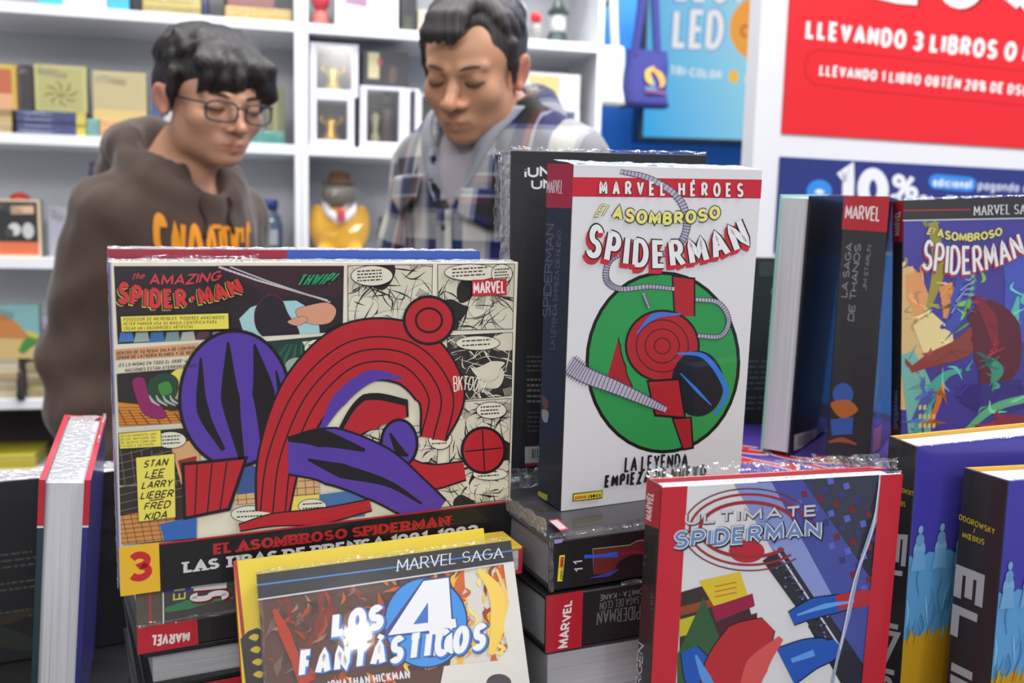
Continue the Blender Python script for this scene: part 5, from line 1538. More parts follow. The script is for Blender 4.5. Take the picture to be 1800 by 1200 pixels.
tint(gauss(H, (.083, .01, -.005), (.012, .02, .03)) * .5, (190, 104, 84)); tint(gauss(H, (-.083, .01, -.005), (.012, .02, .03)) * .5, (190, 104, 84))
tint(gauss(H, (0, -.112, -.036), (.014, .012, .012)) * .35, (200, 120, 100))
attr(body, 'complexion_and_shade', col, 'FLOAT_COLOR')
eye_parts(boy, fr, (.985, 1.0, .82), (48, 34, 30))
S_B = np.array((.985, 1.0, .82))
toW = lambda v: tuple(fr[1] + fr[0] @ (np.array(v) * S_B))

# thick wavy hair
hf = Field(*[axes(bl[i] - .15, bl[i] + .15, bl[i] - .15, bl[i] + .15, .0042, .02) for i in range(3)])
hc = lambda *v: tuple(S_B[i] * v[i] for i in range(3))
hf.ell(hc(0, .010, .056), hc(.083, .094, .080), .01, frame=fr)
hf.ell(hc(0, .050, .020), hc(.078, .062, .070), .02, frame=fr)
hf.ell(hc(0, -.105, -.052), hc(.070, .060, .092), .012, 'cut', frame=fr)
hf.ell(hc(0, -.02, -.105), hc(.12, .14, .092), .012, 'cut', frame=fr)
rr = random.Random(21)
for i in range(150):
    th = rr.uniform(-math.pi, math.pi)            # direction the lock falls: 0 = forehead
    e0 = rr.uniform(.15, .75)
    front = math.cos(th) > .45
    e1 = e0 + rr.uniform(.5, .8)
    lim = 1.34 if front else (1.52 if abs(th) < 2.0 else 1.95)
    e1 = min(e1, lim + rr.uniform(-.06, .06))
    tw = rr.uniform(-.35, .35) + .18
    pts = []
    for k in range(5):
        e = e0 + (e1 - e0) * k / 4
        a_ = th + tw * k / 4 + .07 * math.sin(k * 2.2 + i)
        lift = 1.0 + .03 * math.sin(k * 1.9 + i * 1.3) + rr.uniform(0, .03)
        pts.append(hc(.084 * lift * math.sin(e) * math.sin(a_), .010 - .096 * lift * math.sin(e) * math.cos(a_), .054 + .086 * lift * math.cos(e)))
    hf.chain(pts, [.0085, .010, .010, .008, .0045], .0055, frame=fr)
for x0, dx, dz in ((-.060, .010, -.004), (-.048, -.010, .004), (-.034, .014, -.004), (-.020, -.008, .002), (-.006, .016, -.002), (.010, -.010, .010), (.030, .018, .016), (.048, .012, -.002), (.060, -.006, -.010), (.066, .008, -.02)):   # tousled fringe
    hf.chain([hc(x0 * .6 - .01, -.064, .104), hc(x0 * .9 - dx * .6, -.082, .080), hc(x0 * .95 + dx * .5, -.090 + .0012 * abs(x0) * 100, .050 + dz), hc(x0 * .95 - dx * .4, -.086 + .0016 * abs(x0) * 100, .026 + dz)], [.014, .013, .011, .004], .005, frame=fr)
for i in range(26):                                # loose curls on top
    a_, e = rr.uniform(-3.1, 3.1), rr.uniform(.1, 1.15)
    c0 = np.array((.084 * math.sin(e) * math.sin(a_), .010 - .096 * math.sin(e) * math.cos(a_), .054 + .086 * math.cos(e)))
    t0 = np.array((math.cos(a_), math.sin(a_), 0)) * rr.choice((-1, 1)); t1 = np.array((-math.sin(a_) * .3, math.cos(a_) * -.3, -math.sin(e) - .2))
    hf.chain([hc(*(c0 + t0 * .014 * math.sin(w * 1.2) + t1 * .016 * (w - 1) + c0 * .03)) for w in range(4)], [.005, .0085, .008, .004], .004, frame=fr)
for q in (-1, 1):
    hf.chain([hc(q * .080, -.030, .05), hc(q * .081, -.026, .015), hc(q * .078, -.024, -.016)], [.012, .009, .004], .006, frame=fr)
PH, QH = hf.surface()
PH = relax(PH, QH, 1, .3)
HH = to_head(PH, fr) / S_B
hair = np_mesh('hair', PH, QH, hair_material('dark_wavy_hair', (15, 12, 13), (46, 38, 37), .5), boy)
attr(hair, 'strand', np.arctan2(HH[:, 0], -HH[:, 1] + .02) * 18 + hash_noise(HH, 50) * 2.4)

# glasses
gl = empty('glasses', (0, 0, 0)); gl.parent = boy
m_rim = mat('dark_rim', (38, 38, 52), .3)
rims, lensV = [], []
for q in (-1, 1):
    ring = []
    for k in range(28):
        a_ = 2 * math.pi * k / 28
        cx, cz = math.cos(a_), math.sin(a_)
        x = .0255 * math.copysign(abs(cx) ** .62, cx); z = .0190 * math.copysign(abs(cz) ** .62, cz)
        ring.append((q * (.0325) + x, -.1105 + .010 * ((q * .0325 + x) / .06) ** 2 + .0, -.0065 + z))
    rims.append(([toW(v) for v in ring], .0017, True))
    lensV.append([toW(v) for v in ring])
    rims.append(([toW(v) for v in ((q * .0575, -.100, .006), (q * .070, -.085, .007), (q * .0765, -.03, .006), (q * .079, .012, .004), (q * .078, .03, -.012))], .0018))
rims.append(([toW(v) for v in ((-.0085, -.112, .002), (0, -.1145, .004), (.0085, -.112, .002))], .0018))
tubes('frame', rims, m_rim, gl, 8)
m_lens = bpy.data.materials.new('clear_lens'); m_lens.use_nodes = True
_nt = m_lens.node_tree; _nt.nodes.clear()
_o = _nt.nodes.new('ShaderNodeOutputMaterial'); _t = _nt.nodes.new('ShaderNodeBsdfTransparent'); _g = _nt.nodes.new('ShaderNodeBsdfGlossy'); _x = _nt.nodes.new('ShaderNodeMixShader')
_g.inputs['Roughness'].default_value = .03; _x.inputs[0].default_value = .08
_t.inputs['Color'].default_value = (.93, .93, .96, 1)
_nt.links.new(_t.outputs[0], _x.inputs[1]); _nt.links.new(_g.outputs[0], _x.inputs[2]); _nt.links.new(_x.outputs[0], _o.inputs['Surface'])
for L in lensV:
    mesh('lens', L, [tuple(range(len(L)))], m_lens, gl)

# hoodie
def cloth_material(name, color, scale=260, rough=.85, dist=.0012):
    return mat(name, color, rough, sheen=.25, bump=(scale, .35, dist), noise=(9, .06))
cf = Field(axes(-.42, .42, -.42, .42, .0062, .01), axes(-.30, .34, -.30, .34, .0062, .01), axes(.72, 1.45, .72, 1.45, .0062, .01))
skeleton(cf, BJ, grow=.019, parts=('torso', 'arms'))
nk = np.array(BJ['neck'])
cf.cap((0, nk[1], .84), (0, nk[1], .88), .140, .142, .03)
ring = []
for k in range(17):
    a_ = 2 * math.pi * k / 16
    ring.append((.082 * math.sin(a_), nk[1] - .006 - .080 * math.cos(a_), nk[2] + .012 - .058 * math.cos(a_)))
cf.chain(ring, [.027] * 17, .02)
cf.ell((0, nk[1] + .095, nk[2] - .005), (.098, .056, .062), .03)
cf.ell((-.06, nk[1] + .055, nk[2] + .045), (.04, .045, .030), .02); cf.ell((.06, nk[1] + .055, nk[2] + .045), (.04, .045, .030), .02)
cf.cap((0, nk[1] + .0, nk[2] - .03), (0, nk[1] - .05, nk[2] + .16), .054, .082, .010, 'cut')
cf.cap((0, nk[1] - .080, nk[2] - .080), (0, nk[1] - .10, nk[2] + .02), .008, .036, .010, 'cut')
cf.put(lambda x, y, z: z - .845, (-.2, -.2, .70), (.2, .25, .845), .004, 'cut', pad=.0)
for q in (0, 1):                                  # cuffs
    w_, e_ = np.array(BJ['wr'][q]), np.array(BJ['el'][q])
    d_ = (w_ - e_) / np.linalg.norm(w_ - e_)
    cf.cap(w_ - d_ * .05, w_ - d_ * .012, .046, .040, .008)
PC, QC = cf.surface()
PC = relax(PC, QC, 1, .5)
NC = normals_of(PC, QC)
fold = .0045 * hash_noise(PC * np.array((1, 1, .8)), 26, 1) + .0035 * hash_noise(PC * np.array((1.3, 1.3, .45)), 52, 2)
arm = np.abs(PC[:, 0]) > .135
fold += np.where(arm, .004 * np.sin(PC[:, 2] * 62 + 3 * np.sin(PC[:, 1] * 22)), 0) * np.clip((1.25 - PC[:, 2]) / .12, 0, 1)
PC = PC + NC * fold[:, None]
hoodie = np_mesh('hoodie', PC, QC, cloth_material('brown_fleece', (74, 57, 48)), boy)
bv = BVHTree.FromPolygons([tuple(v) for v in PC], [tuple(q) for q in QC])
def on_cloth(bvh, x, z, lift=.0015, x_dir=0.0):
    h = bvh.ray_cast(Vector((x - x_dir * .6, -.6, z)), Vector((x_dir, 1, 0)).normalized())
    return h[0] + h[1] * lift if h[0] else None
def print_on(name, bvh, polys, m, parent, lift=.0015):
    V, F = [], []
    for poly in polys:
        vs = [on_cloth(bvh, p[0], p[1], lift) for p in poly]
        if any(v is None for v in vs): continue
        o = len(V); V += vs; F.append(tuple(range(o, o + len(vs))))
    return mesh(name, V, F, m, parent)
polys = []
txt = text_quads("SNOOPY'S", 2.6, .13, gap=.06, kmin=.27)
for q, _ in txt:
    n_ = 4
    a_, b_, c_, d_ = [np.array(v) for v in q]
    def mp(v):
        s_, t_ = v[0] / 2.6, v[1]
        zt = 1.232 - .018 * (1 - (2 * s_ - 1) ** 2) - .012 * s_
        return (-.100 + .176 * s_, zt + .018 - (1 - t_) * .115)
    for i in range(n_):
        u0, u1 = i / n_, (i + 1) / n_
        polys.append([mp(a_ + (b_ - a_) * u0), mp(a_ + (b_ - a_) * u1), mp(d_ + (c_ - d_) * u1), mp(d_ + (c_ - d_) * u0)])
polys += [[(-.012 + .020 * i + .0, 1.229 - .002 * i), (.004 + .020 * i, 1.229 - .003 * i), (.004 + .020 * i, 1.222 - .003 * i), (-.012 + .020 * i, 1.222 - .002 * i)] for i in range(3)]
print_on('chest_print', bv, polys, mat('orange_print', (236, 150, 30), .6), boy, .0022)
cords = []
for q, z1 in ((-1, 1.205), (1, 1.215)):
    pts = [on_cloth(bv, q * (.024 + .004 * math.sin(k)), 1.275 - (1.275 - z1) * k / 8, .004) for k in range(9)]
    pts = [p for p in pts if p is not None]
    if len(pts) > 2: tubes('drawstring', [(pts, .0032)], mat('brown_cord', (58, 44, 38), .8), boy, 6)
# trousers and shoes
def lower(root, J, color, shoe):
    pf = Field(axes(-.24, .24, -.24, .24, .011, .02), axes(-.16, .20, -.16, .20, .011, .02), axes(.05, J['hip'] + .16, .05, J['hip'] + .16, .011, .02))
    skeleton(pf, J, grow=.016, parts=('legs',))
    pf.ell((0, J['neck'][1] - .005, J['hip'] + .03), (J['half'] * .86 + .012, .108, .12), .04)
    pf.put(lambda x, y, z: .075 - z + 0 * x, (-.3, -.2, 0), (.3, .3, .075), .004, 'cut', pad=0)
    PP, QQ = pf.surface()
    np_mesh('trousers', PP, QQ, cloth_material('trouser_cloth', color), root)
    for q in (-1, 1):
        sf = Field(axes(q * .102 - .08, q * .102 + .08, q * .102 - .08, q * .102 + .08, .006, .02), axes(-.22, .16, -.22, .16, .006, .02), axes(-.005, .14, -.005, .14, .006, .02))
        y0 = J['neck'][1]
        sf.cap((q * .10, y0 + .035, .05), (q * .105, y0 - .15, .040), .048, .040, .02); sf.cap((q * .10, y0 + .02, .05), (q * .10, y0 + .02, .10), .05, .046, .02)
        sf.put(lambda x, y, z: z - .002, (-.3, -.3, -.05), (.3, .3, .002), .002, 'cut', pad=0)
        PP, QQ = sf.surface()
        if len(PP): np_mesh('shoe', PP, QQ, mat('shoe_leather', shoe, .5), root)
lower(boy, BJ, (44, 46, 58), (220, 220, 222))

# ---------------- man in a plaid shirt
M_LOC, M_YAW = (-.052, 1.600, 0), -31
MJ = dict(neck=(0, .03, 1.415), half=.162, hip=.88, sh=(.140, .035, 1.335), el=[(-.196, .03, 1.075), (.190, .02, 1.075)], wr=[(-.115, -.20, 1.02), (.115, -.20, 1.02)],
          hd=[(.35, -.9, .05), (-.35, -.9, .05)], hn=[(.6, 0, .8), (-.6, 0, .8)], curl=.6)
mw = Vector((-.071, 1.540, 1.486)) - Vector(M_LOC)
ml = Matrix.Rotation(R(-M_YAW), 3, 'Z') @ mw
S_M = np.array((.95, .98, .885))
man, body, fr, H, col, tint, P, Q = person('man in open plaid shirt over grey tee looking down', M_LOC, M_YAW, MJ, ((ml.x, ml.y, ml.z), -20 - M_YAW, 20, 3), S_M, (198, 146, 114), dict(nose=1.12, jaw=1.04, ear=1.1))
tint(gauss(H, (0, -.094, -.0745), (.017, .02, .006)) * .55, (146, 82, 72))
tint(gauss(H, (0, -.07, -.095), (.05, .05, .025)) * .30, (132, 96, 82)); tint(gauss(H, (0, -.098, -.058), (.022, .02, .006)) * .3, (130, 92, 78))
tint(gauss(H, (.083, .01, -.005), (.012, .02, .03)) * .6, (198, 104, 84)); tint(gauss(H, (0, -.112, -.036), (.02, .014, .014)) * .35, (204, 120, 100))
for q in (-1, 1): tint(gauss(H, (q * .034, -.088, -.012), (.019, .014, .009)) * .5, (112, 74, 60)); tint(gauss(H, (q * .033, -.086, .006), (.020, .014, .007)) * .45, (116, 78, 62)); tint(gauss(H, (q * .034, -.084, .022), (.016, .016, .0045)) * .4, (96, 68, 56))  # eye socket shadow painted into the skin colour, plus the faint brow
attr(body, 'complexion_and_shade', col, 'FLOAT_COLOR')
eye_parts(man, fr, S_M, (96, 70, 58), (70, 48, 40))
toM = lambda v: tuple(fr[1] + fr[0] @ (np.array(v) * S_M))
hf = Field(*[axes(ml[i] - .15, ml[i] + .15, ml[i] - .15, ml[i] + .15, .0042, .02) for i in range(3)])
hc = lambda *v: tuple(S_M[i] * v[i] for i in range(3))
hf.ell(hc(0, .020, .046), hc(.083, .102, .090), .01, frame=fr)
hf.ell(hc(0, -.120, .000), hc(.068, .070, .080), .010, 'cut', frame=fr)
hf.ell(hc(0, -.03, -.105), hc(.13, .14, .098), .012, 'cut', frame=fr)
hf.ell(hc(.040, -.088, .070), hc(.020, .040, .034), .010, 'cut', frame=fr); hf.ell(hc(-.050, -.084, .066), hc(.014, .030, .022), .010, 'cut', frame=fr)
rr = random.Random(5)
for i in range(170):
    th = rr.uniform(-math.pi, math.pi)
    e0 = rr.uniform(.05, .9)
    lim = 1.02 if abs(th) < .55 else (1.45 if abs(th) < 2.2 else 1.9)
    if .25 < th < .62: lim = .80
    e1 = min(e0 + rr.uniform(.3, .55), lim)
    if e1 <= e0 + .1: continue
    pts = []
    for k in range(4):
        e = e0 + (e1 - e0) * k / 3
        a_ = th + .22 * k / 3
        lf = 1.01 + rr.uniform(0, .025)
        pts.append(hc(.083 * lf * math.sin(e) * math.sin(a_), .018 - .102 * lf * math.sin(e) * math.cos(a_), .046 + .090 * lf * math.cos(e)))
    hf.chain(pts, [.006, .0075, .007, .0035], .004, frame=fr)
for x0, x1 in ((-.030, -.040), (-.018, -.026), (-.004, -.012), (.008, .004), (.016, .014)):   # forelock
    hf.chain([hc(x0 * .8 + .012, -.050, .122), hc(x0, -.080, .104), hc(x1, -.094, .080), hc(x1 - .006, -.097, .064)], [.010, .011, .009, .004], .005, frame=fr)
for q in (-1, 1):
    hf.chain([hc(q * .079, -.020, .05), hc(q * .0795, -.018, .015), hc(q * .077, -.018, -.018)], [.009, .007, .004], .006, frame=fr)
PH, QH = hf.surface()
PH = relax(PH, QH, 1, .3)
HH = to_head(PH, fr) / S_M
hair = np_mesh('hair', PH, QH, hair_material('short_greying_hair', (26, 23, 25), (80, 73, 73), .5), man)
attr(hair, 'strand', np.arctan2(HH[:, 0], -HH[:, 1] + .02) * 30 + hash_noise(HH, 40, 3) * 1.2)

# grey tee under the shirt
tf = Field(axes(-.24, .24, -.24, .24, .007, .02), axes(-.18, .22, -.18, .22, .007, .02), axes(.86, 1.47, .86, 1.47, .007, .02))
skeleton(tf, MJ, grow=.006, parts=('torso',))
nk = np.array(MJ['neck'])
tf.cap((0, nk[1] + .01, nk[2] - .06), (0, nk[1] - .012, nk[2] + .012), .078, .066, .02)
tf.cap((0, nk[1] + .0, nk[2] + .01), (0, nk[1] - .05, nk[2] + .10), .058, .09, .006, 'cut')
PT, QT = tf.surface()
np_mesh('undershirt', relax(PT, QT, 1), QT, cloth_material('grey_jersey', (158, 150, 160), 400), man)

# plaid shirt
def plaid_material():
    m = bpy.data.materials.new('plaid_flannel')
    m.use_nodes = True
    nt = m.node_tree
    b = nt.nodes['Principled BSDF']
    b.inputs['Roughness'].default_value = .9
    b.inputs['Sheen Weight'].default_value = .2
    outs = []
    bands = [(0.0, (192, 191, 187)), (.31, (150, 152, 164)), (.37, (88, 94, 112)), (.55, (52, 52, 84)), (.68, (126, 82, 88)), (.76, (170, 172, 180)), (.79, (98, 104, 122))]
    for nm, per in (('across', .118), ('along', .135)):
        at = nt.nodes.new('ShaderNodeAttribute'); at.attribute_name = nm
        d = nt.nodes.new('ShaderNodeMath'); d.operation = 'DIVIDE'; d.inputs[1].default_value = per
        fr_ = nt.nodes.new('ShaderNodeMath'); fr_.operation = 'FRACT'
        cr = nt.nodes.new('ShaderNodeValToRGB'); cr.color_ramp.interpolation = 'CONSTANT'
        el = cr.color_ramp.elements
        el[0].position = 0; el[0].color = lin(bands[0][1])
        el[1].position = bands[1][0]; el[1].color = lin(bands[1][1])
        for p_, c_ in bands[2:]:
            e = el.new(p_); e.color = lin(c_)
        nt.links.new(at.outputs['Fac'], d.inputs[0]); nt.links.new(d.outputs[0], fr_.inputs[0]); nt.links.new(fr_.outputs[0], cr.inputs['Fac'])
        outs.append(cr.outputs['Color'])
    mx = nt.nodes.new('ShaderNodeMix'); mx.data_type = 'RGBA'; mx.inputs['Factor'].default_value = .44
    nt.links.new(outs[0], mx.inputs[6]); nt.links.new(outs[1], mx.inputs[7])
    ct = nt.nodes.new('ShaderNodeBrightContrast'); ct.inputs['Contrast'].default_value = .34; ct.inputs['Bright'].default_value = .0
    nt.links.new(mx.outputs[2], ct.inputs['Color'])
    nt.links.new(ct.outputs['Color'], b.inputs['Base Color'])
    tc = nt.nodes.new('ShaderNodeTexCoord'); n = nt.nodes.new('ShaderNodeTexNoise'); n.inputs['Scale'].default_value = 300
    bp = nt.nodes.new('ShaderNodeBump'); bp.inputs['Strength'].default_value = .3; bp.inputs['Distance'].default_value = .001
    nt.links.new(tc.outputs['Object'], n.inputs['Vector']); nt.links.new(n.outputs['Fac'], bp.inputs['Height']); nt.links.new(bp.outputs['Normal'], b.inputs['Normal'])
    return m
M_PLAID = plaid_material()
cf = Field(axes(-.42, .42, -.42, .42, .0062, .01), axes(-.34, .30, -.34, .30, .0062, .01), axes(.78, 1.52, .78, 1.52, .0062, .01))
skeleton(cf, MJ, grow=.020, parts=('torso', 'arms'))
cf.cap((0, nk[1], .84), (0, nk[1], .92), .155, .16, .04)
cf.cap((0, nk[1] + .01, nk[2] - .03), (0, nk[1] + .0, nk[2] + .02), .092, .080, .03)
cf.cap((0, nk[1] + .01, nk[2] - .02), (0, nk[1] - .06, nk[2] + .14), .070, .098, .010, 'cut')
cf.ell((-.012, nk[1] - .135, nk[2] - .020), (.044, .085, .125), .008, 'cut', rot=(8, 0, 0))
for q in (0, 1):
    w_, e_ = np.array(MJ['wr'][q]), np.array(MJ['el'][q]); d_ = (w_ - e_) / np.linalg.norm(w_ - e_)
    cf.cap(w_ - d_ * .06, w_ - d_ * .015, .043, .041, .006)
PC, QC = cf.surface()
PC = relax(PC, QC, 1, .5)
NC = normals_of(PC, QC)
PC = PC + NC * (.0040 * hash_noise(PC * np.array((1, 1, .7)), 24, 4) + .003 * hash_noise(PC * np.array((1.3, 1.3, .45)), 50, 5))[:, None]
shirt = np_mesh('plaid_shirt', PC, QC, M_PLAID, man)
def plaid_coords(ob, P):
    ac, al = P[:, 0].copy(), P[:, 2].copy()
    for q in (0, 1):
        s_ = np.array(((-1, 1)[q] * MJ['sh'][0], MJ['sh'][1], MJ['sh'][2])); e_ = np.array(MJ['el'][q]); w_ = np.array(MJ['wr'][q])
        for a_, b_, off in ((s_, e_, 0), (e_, w_, np.linalg.norm(e_ - s_))):
            d_ = b_ - a_; L = np.linalg.norm(d_); d_ = d_ / L
            t_ = (P - a_) @ d_
            rad = np.linalg.norm(P - a_ - t_[:, None] * d_, axis=1)
            m_ = (rad < .078) & (t_ > -.01 if off == 0 else t_ > 0) & (t_ < L + .03) & ((np.abs(P[:, 0]) > .140) | (P[:, 1] < -.13))
            ref = np.cross(d_, (0, 0, 1)) if abs(d_[2]) < .9 else np.array((0, -1., 0))
            ref = ref - d_ * (ref @ d_); ref /= np.linalg.norm(ref); bi = np.cross(d_, ref)
            an = np.arctan2((P - a_) @ bi, (P - a_) @ ref)
            ac[m_] = (an * .062 + .352)[m_]; al[m_] = (1.35 - off - t_)[m_]
    attr(ob, 'across', ac + 1.040); attr(ob, 'along', al)
plaid_coords(shirt, PC)
bv = BVHTree.FromPolygons([tuple(v) for v in PC], [tuple(q) for q in QC])
# collar: two leaves folded over the neck band
def collar():
    V, F = [], []
    n_ = 34
    for i in range(n_ + 1):
        t_ = i / n_
        a_ = R(38 + (322 - 38) * t_)               # 0 = front
        tip = max(0, 1 - min(t_, 1 - t_) / .16)
        r0, z0 = .076 + .004 * tip, nk[2] + .030 - .030 * math.cos(a_) - .018 * tip
        for r_, dz in ((r0, 0), (r0 + .006, .010), (r0 + .018, .004), (r0 + .034 + .010 * tip, -.024 - .020 * tip), (r0 + .044 + .012 * tip, -.044 - .040 * tip)):
            V.append((r_ * math.sin(a_) * 1.02, nk[1] - r_ * math.cos(a_), z0 + dz))
    for i in range(n_):
        for j in range(4):
            F.append((i * 5 + j, (i + 1) * 5 + j, (i + 1) * 5 + j + 1, i * 5 + j + 1))
    o = mesh('collar', V, F, M_PLAID, man, smooth=True)
    so = o.modifiers.new('thickness', 'SOLIDIFY'); so.thickness = .003
    A = np.array([tuple(v) for v in V])
    attr(o, 'across', A[:, 0] * .6 + A[:, 2] * .7 + .52); attr(o, 'along', A[:, 2] * .8 - A[:, 0] * .6 + .3)
collar()
def flap(x0, x1, zt, zb, tipz, nm, off):
    V, F = [], []
    nu, nv = 12, 6
    for j in range(nv + 1):
        for i in range(nu + 1):
            u, v = i / nu, j / nv
            zbot = zb - tipz * (1 - abs(2 * u - 1))
            x, z = x0 + (x1 - x0) * u, zt + (zbot - zt) * v
            p = on_cloth(bv, x, z, .004 + .010 * v)
            V.append(tuple(p) if p is not None else (x, -.12, z))
    for j in range(nv):
        for i in range(nu):
            F.append((j * (nu + 1) + i, j * (nu + 1) + i + 1, (j + 1) * (nu + 1) + i + 1, (j + 1) * (nu + 1) + i))
    o = mesh(nm, V, F, M_PLAID, man, smooth=True)
    so = o.modifiers.new('thickness', 'SOLIDIFY'); so.thickness = .003
    A = np.array(V)
    attr(o, 'across', A[:, 0] + off); attr(o, 'along', A[:, 2] * 1.0 + .035)
flap(-.150, -.064, 1.318, 1.280, .024, 'pocket_flap', .985)
flap(.020, .110, 1.296, 1.254, .022, 'pocket_flap', .94)
def lapel(q, nm):
    V, F = [], []
    n_ = 18
    for k in range(n_ + 1):
        t_ = k / n_
        xi = -.010 + q * (.062 * (1 - t_) ** .9 + .004)
        z_ = nk[2] + .012 - .150 * t_
        for w_ in (0, .5, 1):
            x_ = xi + q * w_ * (.034 - .012 * t_)
            p = on_cloth(bv, x_, z_, .005 - .003 * w_)
            V.append(tuple(p) if p is not None else (x_, nk[1] - .09 - .03 * t_, z_))
    for k in range(n_):
        for j in range(2): F.append((k * 3 + j, k * 3 + j + 1, k * 3 + j + 4, k * 3 + j + 3))
    o = mesh(nm, V, F, cloth_material('pale_facing', (138, 142, 154), 300), man, smooth=True)
    so = o.modifiers.new('thickness', 'SOLIDIFY'); so.thickness = .003
lapel(-1, 'front_facing'); lapel(1, 'front_facing')
# front placket with buttons
V, F = [], []
for k in range(40):
    z = 1.262 - k * .010
    row = [on_cloth(bv, -.012 + dx, z, .003) for dx in (-.016, 0, .016)]
    if any(p is None for p in row): continue
    V += [tuple(p) for p in row]
for k in range(len(V) // 3 - 1):
    for j in range(2): F.append((k * 3 + j, k * 3 + j + 1, k * 3 + j + 4, k * 3 + j + 3))
pl = mesh('placket', V, F, M_PLAID, man, smooth=True)
so = pl.modifiers.new('thickness', 'SOLIDIFY'); so.thickness = .0025
A = np.array(V); attr(pl, 'across', A[:, 0] + .60); attr(pl, 'along', A[:, 2] + .02)
for z in (1.235, 1.15, 1.065):
    p = on_cloth(bv, -.012, z, .006)
    if p is not None:
        bm = bmesh.new(); bmesh.ops.create_uvsphere(bm, u_segments=12, v_segments=6, radius=.0055)
        for v in bm.verts: v.co = Vector((v.co.x, v.co.y * .35, v.co.z)) + p
        bm_obj('button', bm, mat('dark_button', (60, 52, 48), .4), man, True)
lower(man, MJ, (52, 58, 76), (50, 40, 34))
# ------------------------------------------------------------------ the shop around
M_FLOOR = mat('grey_floor_tiles', (150, 148, 146), .35, noise=(6, .05))
M_BLUE = mat('blue_wall_paint', (44, 134, 232), .5)
M_CEIL = mat('ceiling_paint', (206, 206, 208), .8)
tag(box('floor', (-4, -6, -.05), (4, 3.9, 0), M_FLOOR), kind='structure')
tag(box('wall_back', (-4, 3.40, 0), (4, 3.5, 3.4), M_BLUE), kind='structure')
tag(box('ceiling', (-4, -6, 3.3), (4, 3.9, 3.35), M_CEIL), kind='structure')
tag(box('wall_left', (-4.1, -6, 0), (-4, 3.9, 3.4), mat('white_wall', (200, 200, 204), .7)), kind='structure')
tag(box('wall_right', (4, -6, 0), (4.1, 3.9, 3.4), mat('white_wall', (200, 200, 204), .7)), kind='structure')

# ------------------------------------------------------------------ white bookcases, two units side by side
SH_O, SH_A = Vector((-.551, 2.4438, 0)), 13.4
_SR = Matrix.Rotation(R(SH_A), 3, 'Z')
def SW(x, y, z):
    return tuple(SH_O + _SR @ Vector((x, y, z)))
M_WHITE = mat('white_laminate', (226, 228, 234), .4)
M_BACK = mat('grey_back_board', (200, 203, 208), .6, noise=(3, .03))
BOARDS = [(.573, .597), (.752, .776), (1.101, 1.128), (1.400, 1.425), (1.704, 1.728), (2.03, 2.055)]
def bookcase(label, x0, x1):
    b = empty('bookcase', SW(0, 0, 0), (0, 0, R(SH_A)), label, 'bookcase', 'white bookcases along the wall')
    box('side_panel', (x0, 0, 0), (x0 + .0165, .30, 2.35), M_WHITE, b, .001)
    box('side_panel', (x1 - .0165, 0, 0), (x1, .30, 2.35), M_WHITE, b, .001)
    box('back_panel', (x0 + .0165, .285, .02), (x1 - .0165, .295, 2.33), M_BACK, b)
    for lo, hi in BOARDS:
        box('shelf', (x0 + .0165, .0, lo), (x1 - .0165, .285, hi), M_WHITE, b, .001)
    box('top_panel', (x0 + .0165, 0, 2.326), (x1 - .0165, .285, 2.35), M_WHITE, b, .001)
    box('plinth', (x0 + .0165, .015, 0), (x1 - .0165, .033, .09), mat('dark_plinth', (52, 36, 36), .6), b)
    return b
_lb = bookcase('white bookcase unit behind the boy, left of the double upright', -1.10, -.0005)
box('dark_lining', (-1.083, .24, .597), (-.017, .284, .752), mat('dark_card_lining', (40, 28, 30), .7), _lb)
box('dark_lining', (-1.083, .02, .742), (-.017, .24, .752), mat('dark_card_lining', (40, 28, 30), .7), _lb)
bookcase('white bookcase unit behind the man, holding window boxes', .0005, .801)

def sbook(label, x, y, z, w, t, h, color, flat=False, group=None, edge=(206, 200, 186), art=None, back=None, name='shelf_book'):
    """upright: w wide, t thick, h tall with the cover to the front; flat: spine to the front"""
    c2 = back or color
    if flat:
        b = book(label, SW(x, y, z), (SH_A, 0, 0), w, t, h, 2, (1, 0), (c2, c2, color), group, pages=edge, name=name)
        nm = 'spine'
        a = Art(b[nm], [(0, 1), (1, 1), (0, 0), (1, 0)], w, h, on_front())
    else:
        b = book(label, SW(x, y, z), (SH_A, 0, 0), w, t, h, 1, (0, 0), (color, c2, c2), group, pages=edge, name=name)
        nm = 'front_cover'
        a = Art(b[nm], [(0, 1), (1, 1), (0, 0), (1, 0)], w, h, on_front())
    if art:
        a.group('cover_artwork' if not flat else 'spine_lettering')
        art(a)
        a.flush()
    if flat:
        wrap(b['root'], [(0, -.0008, h * .5), (w, -.0008, h * .5)], (0, -.05, 1), h * .4, .0016, 3, .012)
    else:
        wrap(b['root'], [(w * .05, -.0010, h * .82), (w * .6, -.0010, h * .72)], (.3, -.03, 1), h * .16, .0022, 3, .010)
    return b

def a_frame(c1, c2=None):
    def f(a):
        a.poly([(.08, .06), (.92, .06), (.92, .94), (.08, .94)], c1)
        if c2:
            a.ell(.5, .35, .16, .12, c2)
            for k in range(8): a.brush([(.5, .35), (.5 + .22 * math.cos(k * .785), .38 + .18 * math.sin(k * .785)), (.5 + .34 * math.cos(k * .785 + .3), .40 + .28 * math.sin(k * .785 + .3))], [.02, .07, .02], (124, 122, 74))
    return f
def a_bars(cols):
    def f(a):
        n = len(cols)
        for i, c in enumerate(cols): a.poly([(0, i / n), (1, i / n), (1, (i + 1) / n), (0, (i + 1) / n)], c)
    return f
def a_ends(c, x=.86):
    def f(a): a.poly([(x, 0), (1, 0), (1, 1), (x, 1)], c); a.poly([(.1, .4), (.5, .4), (.5, .6), (.1, .6)], (150, 156, 190))
    return f

GOLD = (176, 160, 92)
